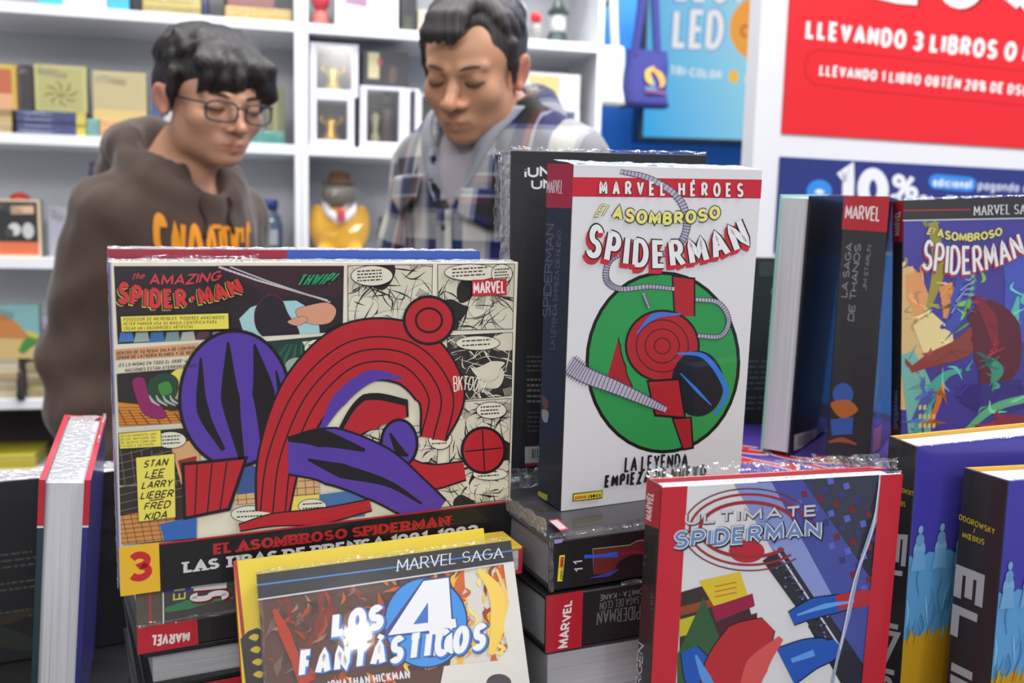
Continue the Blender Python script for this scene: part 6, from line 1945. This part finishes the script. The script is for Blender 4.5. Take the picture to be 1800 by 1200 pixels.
# top shelf, left unit
z = 1.728
sbook('turquoise boxed book at the left on the top shelf', -.612, .02, z, .062, .11, .13, (70, 176, 206), art=lambda a: a.poly([(.9, 0), (1, 0), (1, 1), (.9, 1)], (206, 230, 236)))
sbook('white boxed book between two turquoise ones on the top shelf', -.548, .02, z, .088, .11, .14, (226, 228, 224), art=lambda a: a.ell(.5, .16, .14, .03, (170, 170, 172)))
sbook('turquoise boxed book beside black spine on the top shelf', -.458, .02, z, .050, .11, .13, (66, 170, 204))
sbook('black book standing beside gold stack on the top shelf', -.406, .03, z, .022, .12, .14, (34, 34, 38))
for k in range(3):
    sbook(('bottom', 'middle', 'top')[k] + ' gold spined flat book in the stack beside the black book, top shelf', -.377, .02 + .004 * k, z + .0205 * k, .135, .10, .020, ((170, 154, 96), (190, 178, 110), (176, 164, 84))[k], True, 'gold spined flat books on the top shelf', (196, 184, 120))
sbook('navy book standing right of the gold stack on the top shelf', -.240, .03, z, .014, .14, .16, (44, 50, 96))
sbook('dark grey book standing beside navy book on the top shelf', -.224, .03, z, .036, .14, .16, (62, 62, 66))
for k in range(2):
    sbook(('lower', 'upper')[k] + ' ochre flat book in the right stack on the top shelf', -.184, .02 + .004 * k, z + .0165 * k, .160, .11, .016, ((196, 166, 100), (206, 176, 112))[k], True, None, (206, 180, 120))
sbook('dull red book standing on the ochre flat books on the top shelf', -.180, .03, z + .033, .115, .02, .14, (122, 72, 70))
# second shelf
z = 1.425
for k in range(3):
    sbook(('bottom', 'middle', 'top')[k] + ' tan flat book at the far left on the second shelf', -.790, .02 + .003 * k, z + .019 * k, .108, .12, .0185, ((176, 156, 112), (196, 176, 120), (160, 132, 84))[k], True, 'tan flat books at the far left on the second shelf', (196, 180, 140))
sbook('orange and ochre book standing on the tan flat books', -.775, .03, z + .0575, .106, .02, .105, (176, 96, 60), art=lambda a: (a.poly([(0, 0), (1, 0), (1, .35), (0, .35)], (206, 158, 120)), a.poly([(0, .9), (1, .9), (1, 1), (0, 1)], (196, 170, 60)), a.poly([(.9, 0), (1, 0), (1, 1), (.9, 1)], (190, 160, 70))))
for k in range(4):
    sbook(('lowest', 'second lowest', 'second highest', 'highest')[k] + ' navy flat book with yellow end in the blue stack', -.670, .02 + .003 * (k % 2), z + .0142 * k, .155, .12, .0138, ((56, 64, 112), (66, 74, 122), (50, 58, 106), (60, 68, 116))[k], True, 'navy flat books with yellow ends on the second shelf', (196, 196, 200), a_ends((206, 190, 70)))
sbook('dark box standing at left on the navy stack', -.664, .035, z + .0575, .030, .08, .108, (50, 48, 52))
sbook('olive green book with round ornament standing on the navy stack', -.630, .03, z + .0575, .118, .03, .110, (176, 172, 112), art=a_frame((164, 160, 104), (190, 174, 112)), back=(60, 60, 60))
for k, (x0, w, c, nm) in enumerate(((-.513, .028, (110, 162, 158), 'mint'), (-.484, .052, (212, 160, 108), 'peach and ochre'), (-.431, .060, (104, 138, 132), 'grey green'))):
    for j in range(3):
        sbook(('lower', 'middle', 'upper')[j] + ' ' + nm + ' flat book under the beige book', x0, .02 + .002 * j, z + .0145 * j, w - .001, .12, .0142, tuple(int(v * (.94 + .05 * j)) for v in c), True, 'pastel flat books under the beige book', (200, 196, 180))
sbook('beige linen book standing on the pastel flat books', -.499, .03, z + .0440, .124, .03, .116, (184, 170, 128), art=lambda a: (a.poly([(.04, .22), (.96, .22), (.96, .95), (.04, .95)], (176, 164, 124)), a.poly([(0, 0), (1, 0), (1, .2), (0, .2)], (204, 178, 116))), back=(70, 66, 58))
sbook('navy book standing behind the boy on the second shelf', -.366, .04, z, .028, .10, .135, (64, 82, 128))
sbook('silver grey book standing behind the boy on the second shelf', -.336, .04, z, .020, .10, .075, (186, 190, 194))
for k in range(2):
    sbook(('lower', 'upper')[k] + ' teal flat book right of the boy', -.140, .02, z + .0165 * k, .098, .12, .016, ((74, 140, 132), (84, 150, 140))[k], True, 'teal flat books right of the boy', (150, 180, 172))
sbook('olive book standing on the teal flat books right of the boy', -.088, .05, z + .033, .046, .05, .116, (120, 122, 92), art=lambda a: a.poly([(.4, 0), (.6, 0), (.6, 1), (.4, 1)], (150, 148, 108)))
sbook('grey book standing behind the teal flat books', -.136, .06, z + .033, .044, .04, .09, (120, 124, 130))
# third shelf
z = 1.128
pb = sbook('black framed picture book with orange foot on the third shelf', -.730, .03, z, .102, .025, .140, (206, 186, 150), art=lambda a: (a.poly([(.05, .04), (.94, .04), (.94, .96), (.05, .96)], (34, 33, 36)), a.poly([(.05, .04), (.94, .04), (.94, .26), (.05, .26)], (206, 104, 66)), a.ell(.42, .48, .14, .11, (196, 196, 194)), a.ell(.72, .46, .13, .14, (186, 188, 190)), a.poly([(.36, .74), (.86, .76), (.86, .90), (.36, .88)], (206, 170, 140)), a.ell(.30, .42, .10, .08, (60, 60, 64))), back=(40, 40, 44))
dm = empty('domed_box', SW(-.690, .06, z), (0, 0, R(SH_A)), 'box with red domed lid standing behind the picture book', 'box')
box('box_body', (-.035, 0, 0), (.035, .08, .125), mat('dark_card', (56, 50, 52), .5), dm, .003)
lathe('dome_lid', [(.026, 0), (.026, .012), (.022, .024), (.012, .031), (.001, .033)], mat('red_plastic', (206, 54, 44), .35), dm, 20, (0, .04, .125))
sbook('plain lavender grey book standing right of the picture book', -.616, .05, z, .056, .02, .125, (158, 158, 172), back=(140, 140, 150))
jar = empty('jar', SW(-.085, .07, z), (0, 0, R(SH_A)), 'dark glass jar with blue lid behind the boy, third shelf', 'jar')
lathe('jar_body', [(.030, 0), (.036, .006), (.037, .09), (.030, .115), (.022, .125), (.022, .135)], mat('smoky_glass', (72, 88, 110), .15, coat=.5), jar, 24)
lathe('lid', [(.025, .133), (.025, .155), (.022, .158)], mat('blue_lid', (44, 58, 130), .4), jar, 24)
box('paper_label', (-.024, -.0375, .04), (.024, -.034, .08), mat('pale_label', (150, 156, 164), .6), jar)
rl = empty('small_figurine', SW(-.516, .10, z), (0, 0, R(SH_A)), 'small purple figurine on a pedestal behind the boy', 'figurine')
lathe('pedestal', [(.022, 0), (.022, .01), (.012, .02), (.010, .20)], mat('dark_stand', (60, 56, 60), .5), rl, 14)
lathe('figure', [(.011, .20), (.012, .215), (.008, .222), (.010, .232), (.006, .240), (.001, .242)], mat('purple_resin', (92, 78, 120), .4), rl, 14)
# fourth shelf
z = .776
for k in range(6):
    sbook(('lowest', 'second lowest', 'third lowest', 'third highest', 'second highest', 'highest')[k] + ' cream flat book at left on the fourth shelf', -.800, .02 + .004 * (k % 3), z + .0165 * k, .108, .13, .016, ((196, 186, 156), (176, 160, 130), (206, 196, 168), (190, 164, 124), (206, 198, 176), (186, 176, 150))[k], True, 'cream flat books at left on the fourth shelf', (206, 198, 176))
sbook('landscape painting book with orange hill standing on the cream flat books', -.790, .03, z + .0995, .150, .02, .135, (120, 166, 170), art=lambda a: (a.blob([(.0, .3), (.05, .66), (.30, .86), (.62, .70), (.80, .45), (.9, .3)], (186, 120, 62)), a.poly([(0, 0), (1, 0), (1, .34), (0, .40)], (196, 172, 112)), a.brush([(.7, .1), (.85, .3), (1, .28)], [.1, .2, .1], (70, 130, 62)), a.brush([(.8, .5), (.92, .42), (1, .4)], [.06, .1, .06], (190, 180, 70))), back=(70, 90, 84))
for k in range(5):
    sbook(('lowest', 'second lowest', 'middle', 'second highest', 'highest')[k] + ' olive cream flat book near the boy on the fourth shelf', -.672, .02 + .003 * (k % 2), z + .0175 * k, .090, .13, .017, ((150, 138, 96), (176, 166, 120), (140, 128, 92), (186, 176, 140), (160, 150, 110))[k], True, 'olive cream flat books near the boy on the fourth shelf', (186, 178, 150))
sbook('slim pale violet book standing on the olive cream flat books', -.636, .04, z + .0875, .022, .09, .115, (166, 158, 186))
fg = empty('dark_figurine', SW(-.680, -.002, z), (0, 0, R(SH_A)), 'small dark figurine at the front of the fourth shelf', 'figurine')
lathe('figure', [(.009, 0), (.012, .012), (.008, .03), (.010, .045), (.006, .055), (.008, .066), (.001, .074)], mat('dark_resin', (44, 34, 38), .5), fg, 14)
# lowest visible shelf
z = .597
for k in range(2):
    sbook(('lower', 'upper')[k] + ' yellow flat book on the lowest shelf', -.800, .01, z + .019 * k, .142, .14, .018, ((196, 180, 50), (206, 194, 64))[k], True, None, (190, 180, 110))

# ---- right unit, top shelf
z = 1.728
fig = empty('small_toy', SW(.050, .06, z), (0, 0, R(SH_A)), 'pink and red toy at the left end of the top shelf, right unit', 'toy')
lathe('toy_body', [(.018, 0), (.022, .01), (.020, .03), (.012, .045)], mat('pink_plastic', (206, 108, 100), .4), fg if False else fig, 18)
lathe('toy_head', [(.006, .043), (.020, .052), (.024, .068), (.018, .085), (.002, .092)], mat('red_toy_plastic', (190, 50, 70), .4), fig, 18)
def carton(label, x, y, z, w, d, h, color, arts=None, group=None):
    c = empty('carton', SW(x, y, z), (0, 0, R(SH_A)), label, 'box', group)
    body = box('carton_body', (0, 0, 0), (w, d, h), mat('carton', color, .45, coat=.2), c, .0012)
    if arts:
        a = Art(body, [(0, 1), (1, 1), (0, 0), (1, 0)], w, h, on_front())
        a.group('printed_panel'); arts(a); a.flush()
    return c
carton('white carton with purple picture on the top shelf', .086, .02, z, .160, .12, .155, (226, 226, 228), lambda a: (a.poly([(.1, .30), (.95, .30), (.95, 1), (.1, 1)], (206, 196, 212)), a.poly([(.16, .38), (.50, .34), (.50, 1), (.16, 1)], (146, 100, 136)), a.ell(.72, .5, .10, .12, (214, 206, 220)), a.poly([(.5, .34), (.62, .36), (.60, .8), (.5, .8)], (226, 222, 226))))
carton('black carton beside the white carton on the top shelf', .254, .03, z, .042, .12, .16, (42, 42, 50), lambda a: a.poly([(.2, .05), (.7, .05), (.7, .25), (.2, .25)], (70, 76, 60)))
carton('beige carton close to the man\'s hair on the top shelf', .299, .03, z, .030, .10, .06, (196, 184, 166))
rb = empty('small_robot_toy', SW(.622, .05, z), (0, 0, R(SH_A)), 'small grey toy with red head on the top shelf', 'toy')
lathe('toy_body', [(.012, 0), (.017, .008), (.018, .035), (.013, .048), (.008, .052)], mat('grey_toy', (136, 136, 134), .35), rb, 18)
lathe('toy_head', [(.006, .050), (.014, .056), (.0165, .066), (.013, .076), (.002, .081)], mat('red_toy', (206, 40, 52), .3), rb, 18)
for q in (-1, 1): box('toy_foot', (q * .010 - .006, -.012, 0), (q * .010 + .006, .006, .008), mat('yellow_toy', (190, 180, 60), .4), rb, .002)
lt = empty('lantern', SW(.690, .07, z), (0, 0, R(SH_A)), 'dark green lantern ornament right of the red headed toy', 'lantern')
lathe('lantern_base', [(.030, 0), (.034, .006), (.026, .03), (.020, .036)], mat('dark_green_metal', (56, 70, 68), .3, metal=.4), lt, 8, smooth=False)
lathe('lantern_glass', [(.018, .036), (.022, .05), (.022, .075), (.016, .085)], mat('pale_glass', (206, 214, 208), .15), lt, 8, smooth=False)
lathe('lantern_roof', [(.032, .085), (.018, .10), (.006, .125), (.006, .14)], mat('dark_green_metal', (56, 70, 68), .3, metal=.4), lt, 8, smooth=False)
wf = empty('white_toy_figure', SW(.592, .14, z), (0, 0, R(SH_A)), 'white rounded toy figure behind the red headed toy', 'toy')
lathe('toy_body', [(.018, 0), (.024, .02), (.022, .06), (.014, .075)], mat('white_toy', (224, 224, 226), .3), wf, 18)
lathe('toy_head', [(.010, .073), (.024, .085), (.026, .105), (.016, .122), (.002, .126)], mat('white_toy', (224, 224, 226), .3), wf, 18)
# window boxes
M_WIN = film_material()
def window_box(label, x, y, z, w, h, d=.10, m=.016, inner=(96, 96, 104), gold=None, dark=None, mb=.018):
    c = empty('window_box', SW(x, y, z), (0, 0, R(SH_A)), label, 'box', 'white window boxes in the right bookcase')
    Wm = mat('white_card', (222, 222, 236), .5)
    bm = bmesh.new()
    add_box(bm, (0, 0, 0), (m, d, h)); add_box(bm, (w - m, 0, 0), (w, d, h)); add_box(bm, (m, 0, 0), (w - m, d, mb)); add_box(bm, (m, 0, h - m * .5), (w - m, d, h))
    bm_obj('box_shell', bm, Wm, c)
    box('box_lining', (m, d - .004, mb), (w - m, d, h - m * .5), mat('card_lining', inner, .6), c)
    if gold:
        bm = bmesh.new()
        lathe('gold_ornament', [(.022, mb), (.024, mb + .01), (.014, mb + h * .22), (.020, mb + h * .36), (.014, mb + h * .46), (.002, mb + h * .52)], mat('gold_resin', gold, .22, metal=.75), c, 18, (w / 2, d * .55, 0))
        tubes('gold_handles', [([(w / 2 + q * .012, d * .5, mb + h * .34), (w / 2 + q * .030, d * .5, mb + h * .44), (w / 2 + q * .022, d * .5, mb + h * .52)], .005) for q in (-1, 1)], mat('gold_resin', gold, .22, metal=.75), c)
    if dark:
        lathe('figure_body', [(.016, mb), (.020, mb + h * .1), (.016, mb + h * .3), (.022, mb + h * .5), (.010, mb + h * .62)], mat('dark_figure', dark, .4), c, 16, (w * .62, d * .5, 0))
        lathe('figure_head', [(.008, mb + h * .6), (.018, mb + h * .66), (.018, mb + h * .76), (.004, mb + h * .84)], mat('dark_figure', dark, .4), c, 16, (w * .62, d * .5, 0))
        lathe('pale_accessory', [(.008, mb), (.014, mb + h * .08), (.006, mb + h * .2), (.012, mb + h * .45), (.003, mb + h * .5)], mat('pale_resin', (150, 146, 112), .4), c, 14, (w * .36, d * .45, 0))
    o = box('clear_window', (m, .001, mb), (w - m, .0015, h - m * .5), film_clear(), c)
    return c
def film_clear():
    key = 'clear'
    if key in _mats: return _mats[key]
    m = bpy.data.materials.new('clear_plastic_window'); m.use_nodes = True
    nt = m.node_tree; nt.nodes.clear()
    o = nt.nodes.new('ShaderNodeOutputMaterial'); t = nt.nodes.new('ShaderNodeBsdfTransparent'); g = nt.nodes.new('ShaderNodeBsdfGlossy'); x = nt.nodes.new('ShaderNodeMixShader')
    g.inputs['Roughness'].default_value = .16; x.inputs[0].default_value = .055
    nt.links.new(t.outputs[0], x.inputs[1]); nt.links.new(g.outputs[0], x.inputs[2]); nt.links.new(x.outputs[0], o.inputs['Surface'])
    _mats[key] = m
    return m
z = 1.425
window_box('white window box with gold ornament under another one, beside the upright', .022, .02, z, .112, .128, gold=(190, 150, 70), inner=(92, 94, 102))
window_box('white window box with bright gold ornament, on top at left', .022, .02, z + .1285, .122, .132, gold=(206, 170, 80), inner=(112, 114, 122))
window_box('large white window box with dark figure, centre of its shelf', .150, .02, z, .118, .160, dark=(66, 58, 56), inner=(86, 86, 96))
window_box('white window box half hidden behind the large one', .2695, .03, z, .036, .160, m=.010, inner=(40, 42, 58))
carton('dark carton with cream label lying on the large window box', .156, .03, z + .1605, .118, .09, .090, (52, 50, 58), lambda a: (a.poly([(.12, .22), (.36, .22), (.36, .95), (.12, .95)], (196, 190, 150)), a.poly([(.32, .6), (.42, .6), (.42, .8), (.32, .8)], (170, 84, 84)), a.blob([(.6, .1), (.72, .2), (.74, .5), (.66, .6), (.58, .4)], (96, 80, 72))))
gb = window_box('small window box with grey lining beside the man\'s shoulder', .3065, .04, z, .062, .150, m=.006, inner=(126, 124, 120), gold=(150, 136, 96))
window_box('window box with pale figures right of the man', .600, .02, z, .145, .128, m=.012, inner=(110, 116, 112), gold=(150, 150, 140))
carton('white carton with cream label right of the man', .592, .02, z + .1285, .152, .11, .092, (220, 216, 216), lambda a: a.poly([(.05, .25), (.62, .25), (.62, .92), (.05, .92)], (206, 182, 124)))
# plush toy in a clear bag
z = 1.128
pt = empty('bagged_plush', SW(.100, .10, z), (0, 0, R(SH_A)), 'yellow plush toy in clear bag beside the upright, third shelf', 'plush toy')
sfp = Field(axes(-.10, .10, -.10, .10, .005, .02), axes(-.08, .09, -.08, .09, .005, .02), axes(-.01, .26, -.01, .26, .005, .02))
sfp.ell((0, 0, .075), (.070, .055, .076), .02); sfp.ell((-.058, -.01, .10), (.024, .026, .05), .02); sfp.ell((.058, -.01, .10), (.024, .026, .05), .02)
for q in (-1, 1): sfp.cap((q * .035, -.02, .02), (q * .045, -.05, .02), .024, .020, .02)
PP, QQ = sfp.surface()
np_mesh('plush_body', PP, QQ, mat('yellow_fleece', (226, 170, 34), .8, sheen=.3, noise=(14, .08)), pt)
lathe('plush_head', [(.016, .135), (.040, .15), (.048, .175), (.040, .20), (.012, .215)], mat('grey_plush', (118, 112, 100), .8), pt, 20)
lathe('brown_cap', [(.046, .205), (.046, .210), (.030, .214), (.026, .235), (.004, .240)], mat('brown_felt', (112, 84, 54), .9), pt, 20)
tubes('white_collar', [([(.036 * math.sin(a_), -.006 - .050 * math.cos(a_), .148 - .034 * math.cos(a_)) for a_ in [2 * math.pi * k / 20 for k in range(20)]], .012, True)], mat('white_felt', (226, 222, 228), .8), pt)
lathe('red_tie', [(.004, .100), (.013, .108), (.011, .135), (.005, .142)], mat('red_felt', (196, 70, 74), .8), pt, 12, (.002, -.060, 0))
V, F = [], []
_r = random.Random(3)
for j in range(15):
    t_ = j / 14
    for i in range(28):
        a_ = 2 * math.pi * i / 28
        rr_ = (.092 if t_ < .7 else .092 - .07 * ((t_ - .7) / .3)) + _r.uniform(-.005, .005)
        V.append((rr_ * math.cos(a_), rr_ * .80 * math.sin(a_), .004 + .262 * t_ + _r.uniform(-.003, .003)))
for j in range(14):
    for i in range(28): F.append((j * 28 + i, j * 28 + (i + 1) % 28, (j + 1) * 28 + (i + 1) % 28, (j + 1) * 28 + i))
mesh('clear_bag', V, F, film_clear(), pt)
gj = empty('glass_jar', SW(.235, .10, z), (0, 0, R(SH_A)), 'clear grey glass jar behind the man\'s sleeve, third shelf', 'jar')
lathe('jar_body', [(.030, 0), (.034, .006), (.034, .08), (.026, .10)], mat('grey_glass', (112, 120, 128), .12, coat=.6), gj, 22)
lathe('lid', [(.028, .10), (.028, .118), (.024, .121)], mat('steel_lid', (150, 152, 156), .3, metal=.6), gj, 22)

# ------------------------------------------------------------------ tote bags on a hook bar
bar = empty('hook_bar', (.187, 2.945, 1.98), (0, 0, R(8)), 'dark metal hook bar above the hanging tote bags', 'hook bar')
tubes('rail', [([(0, 0, 0), (.21, 0, 0)], .008)], mat('dark_metal', (60, 62, 70), .35, metal=.6), bar)
for x in (.065, .19):
    tubes('hook', [([(x, 0, 0), (x, -.10, 0), (x, -.14, .012)], .004)], mat('dark_metal', (60, 62, 70), .35, metal=.6), bar)
for x in (.01, .15):
    tubes('bracket', [([(x, 0, 0), (x, .435 - x * .14, 0)], .010)], mat('dark_metal', (60, 62, 70), .35, metal=.6), bar)
def tote(label, loc, yaw, w, h, d, color, strap_top, logo=False):
    t = empty('tote_bag', loc, (0, 0, R(yaw)), label, 'tote bag')
    m = mat('canvas', color, .85, bump=(240, .3, .001))
    n = 10
    V, F = [], []
    for j in range(n + 1):
        v = j / n
        dd = d * (1 - .75 * v)
        ww = w / 2 * (1.0 - .10 * v + .02 * math.sin(v * 5))
        for (sx, sy) in ((-1, -1), (-.5, -1.15), (0, -1.2), (.5, -1.15), (1, -1), (1, 1), (.5, 1.1), (0, 1.1), (-.5, 1.1), (-1, 1)):
            V.append((sx * ww + .006 * math.sin(v * 6 + sx * 3), sy * dd / 2 + .004 * math.sin(sx * 5 + v * 4), h * v))
    for j in range(n):
        for i in range(10): F.append((j * 10 + i, j * 10 + (i + 1) % 10, (j + 1) * 10 + (i + 1) % 10, (j + 1) * 10 + i))
    F.append(tuple(range(9, -1, -1)))
    bag = mesh('bag_body', V, F, m, t, smooth=True)
    for sy in (-1, 1):
        pts = [(-w * .26, sy * d * .14, h - .02), (-w * .20, sy * d * .14, h + .06), (-.012, sy * .012, strap_top - .02), (.0, sy * .008, strap_top), (.012, sy * .012, strap_top - .02), (w * .20, sy * d * .14, h + .06), (w * .26, sy * d * .14, h - .02)]
        c = catmull(pts, 6)
        Vv, Ff = [], []
        for k, p in enumerate(c):
            for dx, dy in ((-.010, 0), (.010, 0), (.010, .002 * sy), (-.010, .002 * sy)): Vv.append((p[0] + dx, p[1] + dy, p[2]))
        for k in range(len(c) - 1):
            for i in range(4): Ff.append((k * 4 + i, k * 4 + (i + 1) % 4, (k + 1) * 4 + (i + 1) % 4, (k + 1) * 4 + i))
        mesh('strap', Vv, Ff, m, t)
    if logo:
        a = Art(bag, [(0, 1), (1, 1), (0, 0), (1, 0)], w, h, lambda u, v, z: (u - w / 2, -d / 2 * (1.22 - .92 * (v / h)) - .004 - z, v), matf=lambda c: mat('fabric_print', c, .7))
        a.group('printed_logo')
        a.brush([(.66, .70), (.52, .60), (.54, .48), (.66, .38)], [.03, .12, .14, .05], (206, 158, 60)); a.brush([(.62, .66), (.78, .56), (.84, .44), (.80, .34)], [.03, .12, .12, .04], (206, 150, 56)); a.brush([(.58, .46), (.66, .38)], [.05, .03], (96, 140, 150))
        a.brush([(.46, .33), (.62, .32), (.72, .32)], [.05, .06, .03], (70, 120, 160)); a.brush([(.46, .27), (.70, .26), (.92, .25)], [.05, .05, .03], (124, 64, 110))
        a.flush()
    return t
tote('navy tote bag with orange logo hanging beside the bright screen', (.374, 2.86, 1.590), 8, .135, .165, .055, (48, 52, 122), .385, True)
tote('cream tote bag hanging beside the white bookcase', (.252, 2.845, 1.592), 8, .115, .170, .05, (224, 222, 206), .385)

# ------------------------------------------------------------------ glowing advertising screen
scr = empty('screen', (.3879, 2.9586, 1.514), (0, 0, R(4)), 'glowing cyan advertising screen with white LED lettering', 'screen')
box('housing', (-.014, .002, -.012), (1.10, .11, .70), mat('black_plastic', (20, 20, 24), .4), scr, .004)
def screen_material():
    m = bpy.data.materials.new('lit_screen'); m.use_nodes = True
    nt = m.node_tree; nt.nodes.clear()
    o = nt.nodes.new('ShaderNodeOutputMaterial'); e = nt.nodes.new('ShaderNodeEmission'); cr = nt.nodes.new('ShaderNodeValToRGB')
    tc = nt.nodes.new('ShaderNodeTexCoord'); sp = nt.nodes.new('ShaderNodeSeparateXYZ'); ma = nt.nodes.new('ShaderNodeMath'); ma.operation = 'MULTIPLY_ADD'; ma.inputs[1].default_value = 1.1; mb = nt.nodes.new('ShaderNodeMath'); mb.operation = 'MULTIPLY'; mb.inputs[1].default_value = .45
    nt.links.new(tc.outputs['Object'], sp.inputs[0]); nt.links.new(sp.outputs['Z'], mb.inputs[0]); nt.links.new(sp.outputs['X'], ma.inputs[0]); nt.links.new(mb.outputs[0], ma.inputs[2])
    el = cr.color_ramp.elements
    el[0].position = 0; el[0].color = lin((64, 186, 255)); el[1].position = .60; el[1].color = lin((190, 244, 255))
    nt.links.new(ma.outputs[0], cr.inputs['Fac']); nt.links.new(cr.outputs['Color'], e.inputs['Color']); e.inputs['Strength'].default_value = .95
    nt.links.new(e.outputs[0], o.inputs['Surface'])
    return m
sp_ = box('display_panel', (0, -.003, 0), (1.09, .002, .69), screen_material(), scr)
_em = {}
def glow(c):
    if c not in _em:
        m = bpy.data.materials.new('lit_print'); m.use_nodes = True
        nt = m.node_tree; nt.nodes.clear(); o = nt.nodes.new('ShaderNodeOutputMaterial'); e = nt.nodes.new('ShaderNodeEmission')
        e.inputs['Color'].default_value = lin(c); e.inputs['Strength'].default_value = 1.0; nt.links.new(e.outputs[0], o.inputs['Surface']); _em[c] = m
    return _em[c]
a = Art(sp_, [(1145, -109), (1486, -93), (1130, 238), (1463, 248)], .60, .586, on_front(.003), matf=glow, lift=.0004)
a.bounds = [(1, 0, 0), (-1, 0, 1.08), (0, 1, 0), (0, -1, .68)]
a.group('lit_lettering')
a.ell(1350, 50, 68, 62, (255, 176, 84)); a.text('Copec'[:2], [(1302, 42), (1330, 44), (1300, 64), (1328, 66)], (206, 120, 70), .2)
for _w, _c, _d in ((.46, (66, 130, 226), 0), (.34, (250, 252, 255), 0)):
    a.text('LED', [(1184, 14), (1276, 16), (1180, 84), (1270, 88)], _c, _w, base_weight=.36, gap=.03); a.text('LECTOR', [(1188, -58), (1390, -50), (1184, 3), (1386, 14)], _c, _w * .8, base_weight=.34, gap=.05)
a.text('TRI-COLOR', [(1178, 113), (1270, 124), (1177, 131), (1268, 138)], (226, 246, 255), .24, gap=.06)
a.ell(1289, 133, 9, 12, (255, 206, 96)); a.ell(1318, 138, 9, 12, (246, 250, 255)); a.flush()

# ------------------------------------------------------------------ white promotion stand with red and blue panels
st = empty('promotion_stand', (.4907, 1.7862, 0), (0, 0, R(19.3)), 'white promotion stand with red discount panel above a blue one', 'sign stand')
box('board', (-.057, .0, 1.19), (.84, .04, 2.02), mat('white_sign_board', (228, 229, 236), .35), st, .002)
for x in (-.05, .79): box('post', (x, .005, 0), (x + .04, .035, 1.19), mat('white_sign_board', (228, 229, 236), .35), st, .002)
box('foot', (-.08, -.10, 0), (.86, .14, .015), mat('white_sign_board', (228, 229, 236), .35), st, .002)
def signink(c): return mat('sign_print', c, .45, spec=.4)
rp = box('red_panel', (0, -.004, 1.422), (.80, 0, 1.96), signink((222, 36, 46)), st)
a = Art(rp, [(1401, -243), (1942, -147), (1372, 234), (1900, 268)], .75, .478, lambda u, v, z: (u, -.004 - z, 1.422 + v), matf=signink)
a.bounds = [(1, 0, 0), (-1, 0, .80), (0, 1, 0), (0, -1, .53)]
a.group('sign_lettering')
a.line([(1412, 115), (1418, 96), (1436, 88), (1480, 92), (1860, 132)], 1.6, (160, 24, 34)); a.line([(1412, 115), (1414, 136), (1428, 148), (1480, 156), (1860, 192)], 1.6, (160, 24, 34))
for _c, _d in (((150, 20, 30), 4), ((236, 228, 230), 0)):
    a.text('20%', [(1540 + _d, -120 + _d), (1860 + _d, -84 + _d), (1538 + _d, 4 + _d), (1850 + _d, 30 + _d)], _c, .32, gap=.08)
for _c, _d in (((178, 26, 36), 1.2), ((238, 232, 234), 0)):
    a.text('LLEVANDO 3 LIBROS O MÁS', [(1415 + _d, 34 + _d), (1868 + _d, 84 + _d), (1413 + _d, 68 + _d), (1863 + _d, 118 + _d)], _c, .21, gap=.10)
    a.text('LLEVANDO 1 LIBRO OBTÉN 20% DE DSCTO.', [(1439 + _d, 113 + _d), (1840 + _d, 154 + _d), (1437 + _d, 133 + _d), (1837 + _d, 173 + _d)], _c, .20, gap=.12)
a.flush()
bp_ = box('blue_panel', (0, -.004, 1.20), (.80, 0, 1.379), signink((42, 54, 122)), st)
a = Art(bp_, [(1370, 275), (1896, 304), (1361, 426), (1883, 436)], .75, .159, lambda u, v, z: (u, -.004 - z, 1.220 + v), matf=signink)
a.bounds = [(1, 0, 0), (-1, 0, .80), (0, 1, .018), (0, -1, .159)]
a.group('sign_lettering')
a.ell(1438, 336, 22, 20, (52, 140, 226)); a.text('+', [(1428, 326), (1449, 327), (1428, 347), (1449, 348)], (226, 230, 244), .28)
a.text('10', [(1466, 290), (1560, 297), (1463, 366), (1560, 372)], (230, 232, 242), .27, gap=.08); a.text('%', [(1566, 305), (1612, 308), (1566, 350), (1612, 352)], (230, 232, 242), .2)
_pts = EL(1644, 319, 14, 13, 90, 270, 8) + EL(1700, 324, 14, 13, -90, 90, 8); a.poly(_pts, (56, 134, 222))
a.text('adicional', [(1638, 311), (1706, 316), (1637, 328), (1705, 332)], (214, 226, 244), .2); a.text('pagando con', [(1718, 316), (1826, 324), (1716, 334), (1824, 340)], (196, 202, 226), .18)
a.text('20% DSCTO', [(1560, 340), (1800, 350), (1558, 372), (1796, 380)], (220, 224, 240), .22)
a.flush()
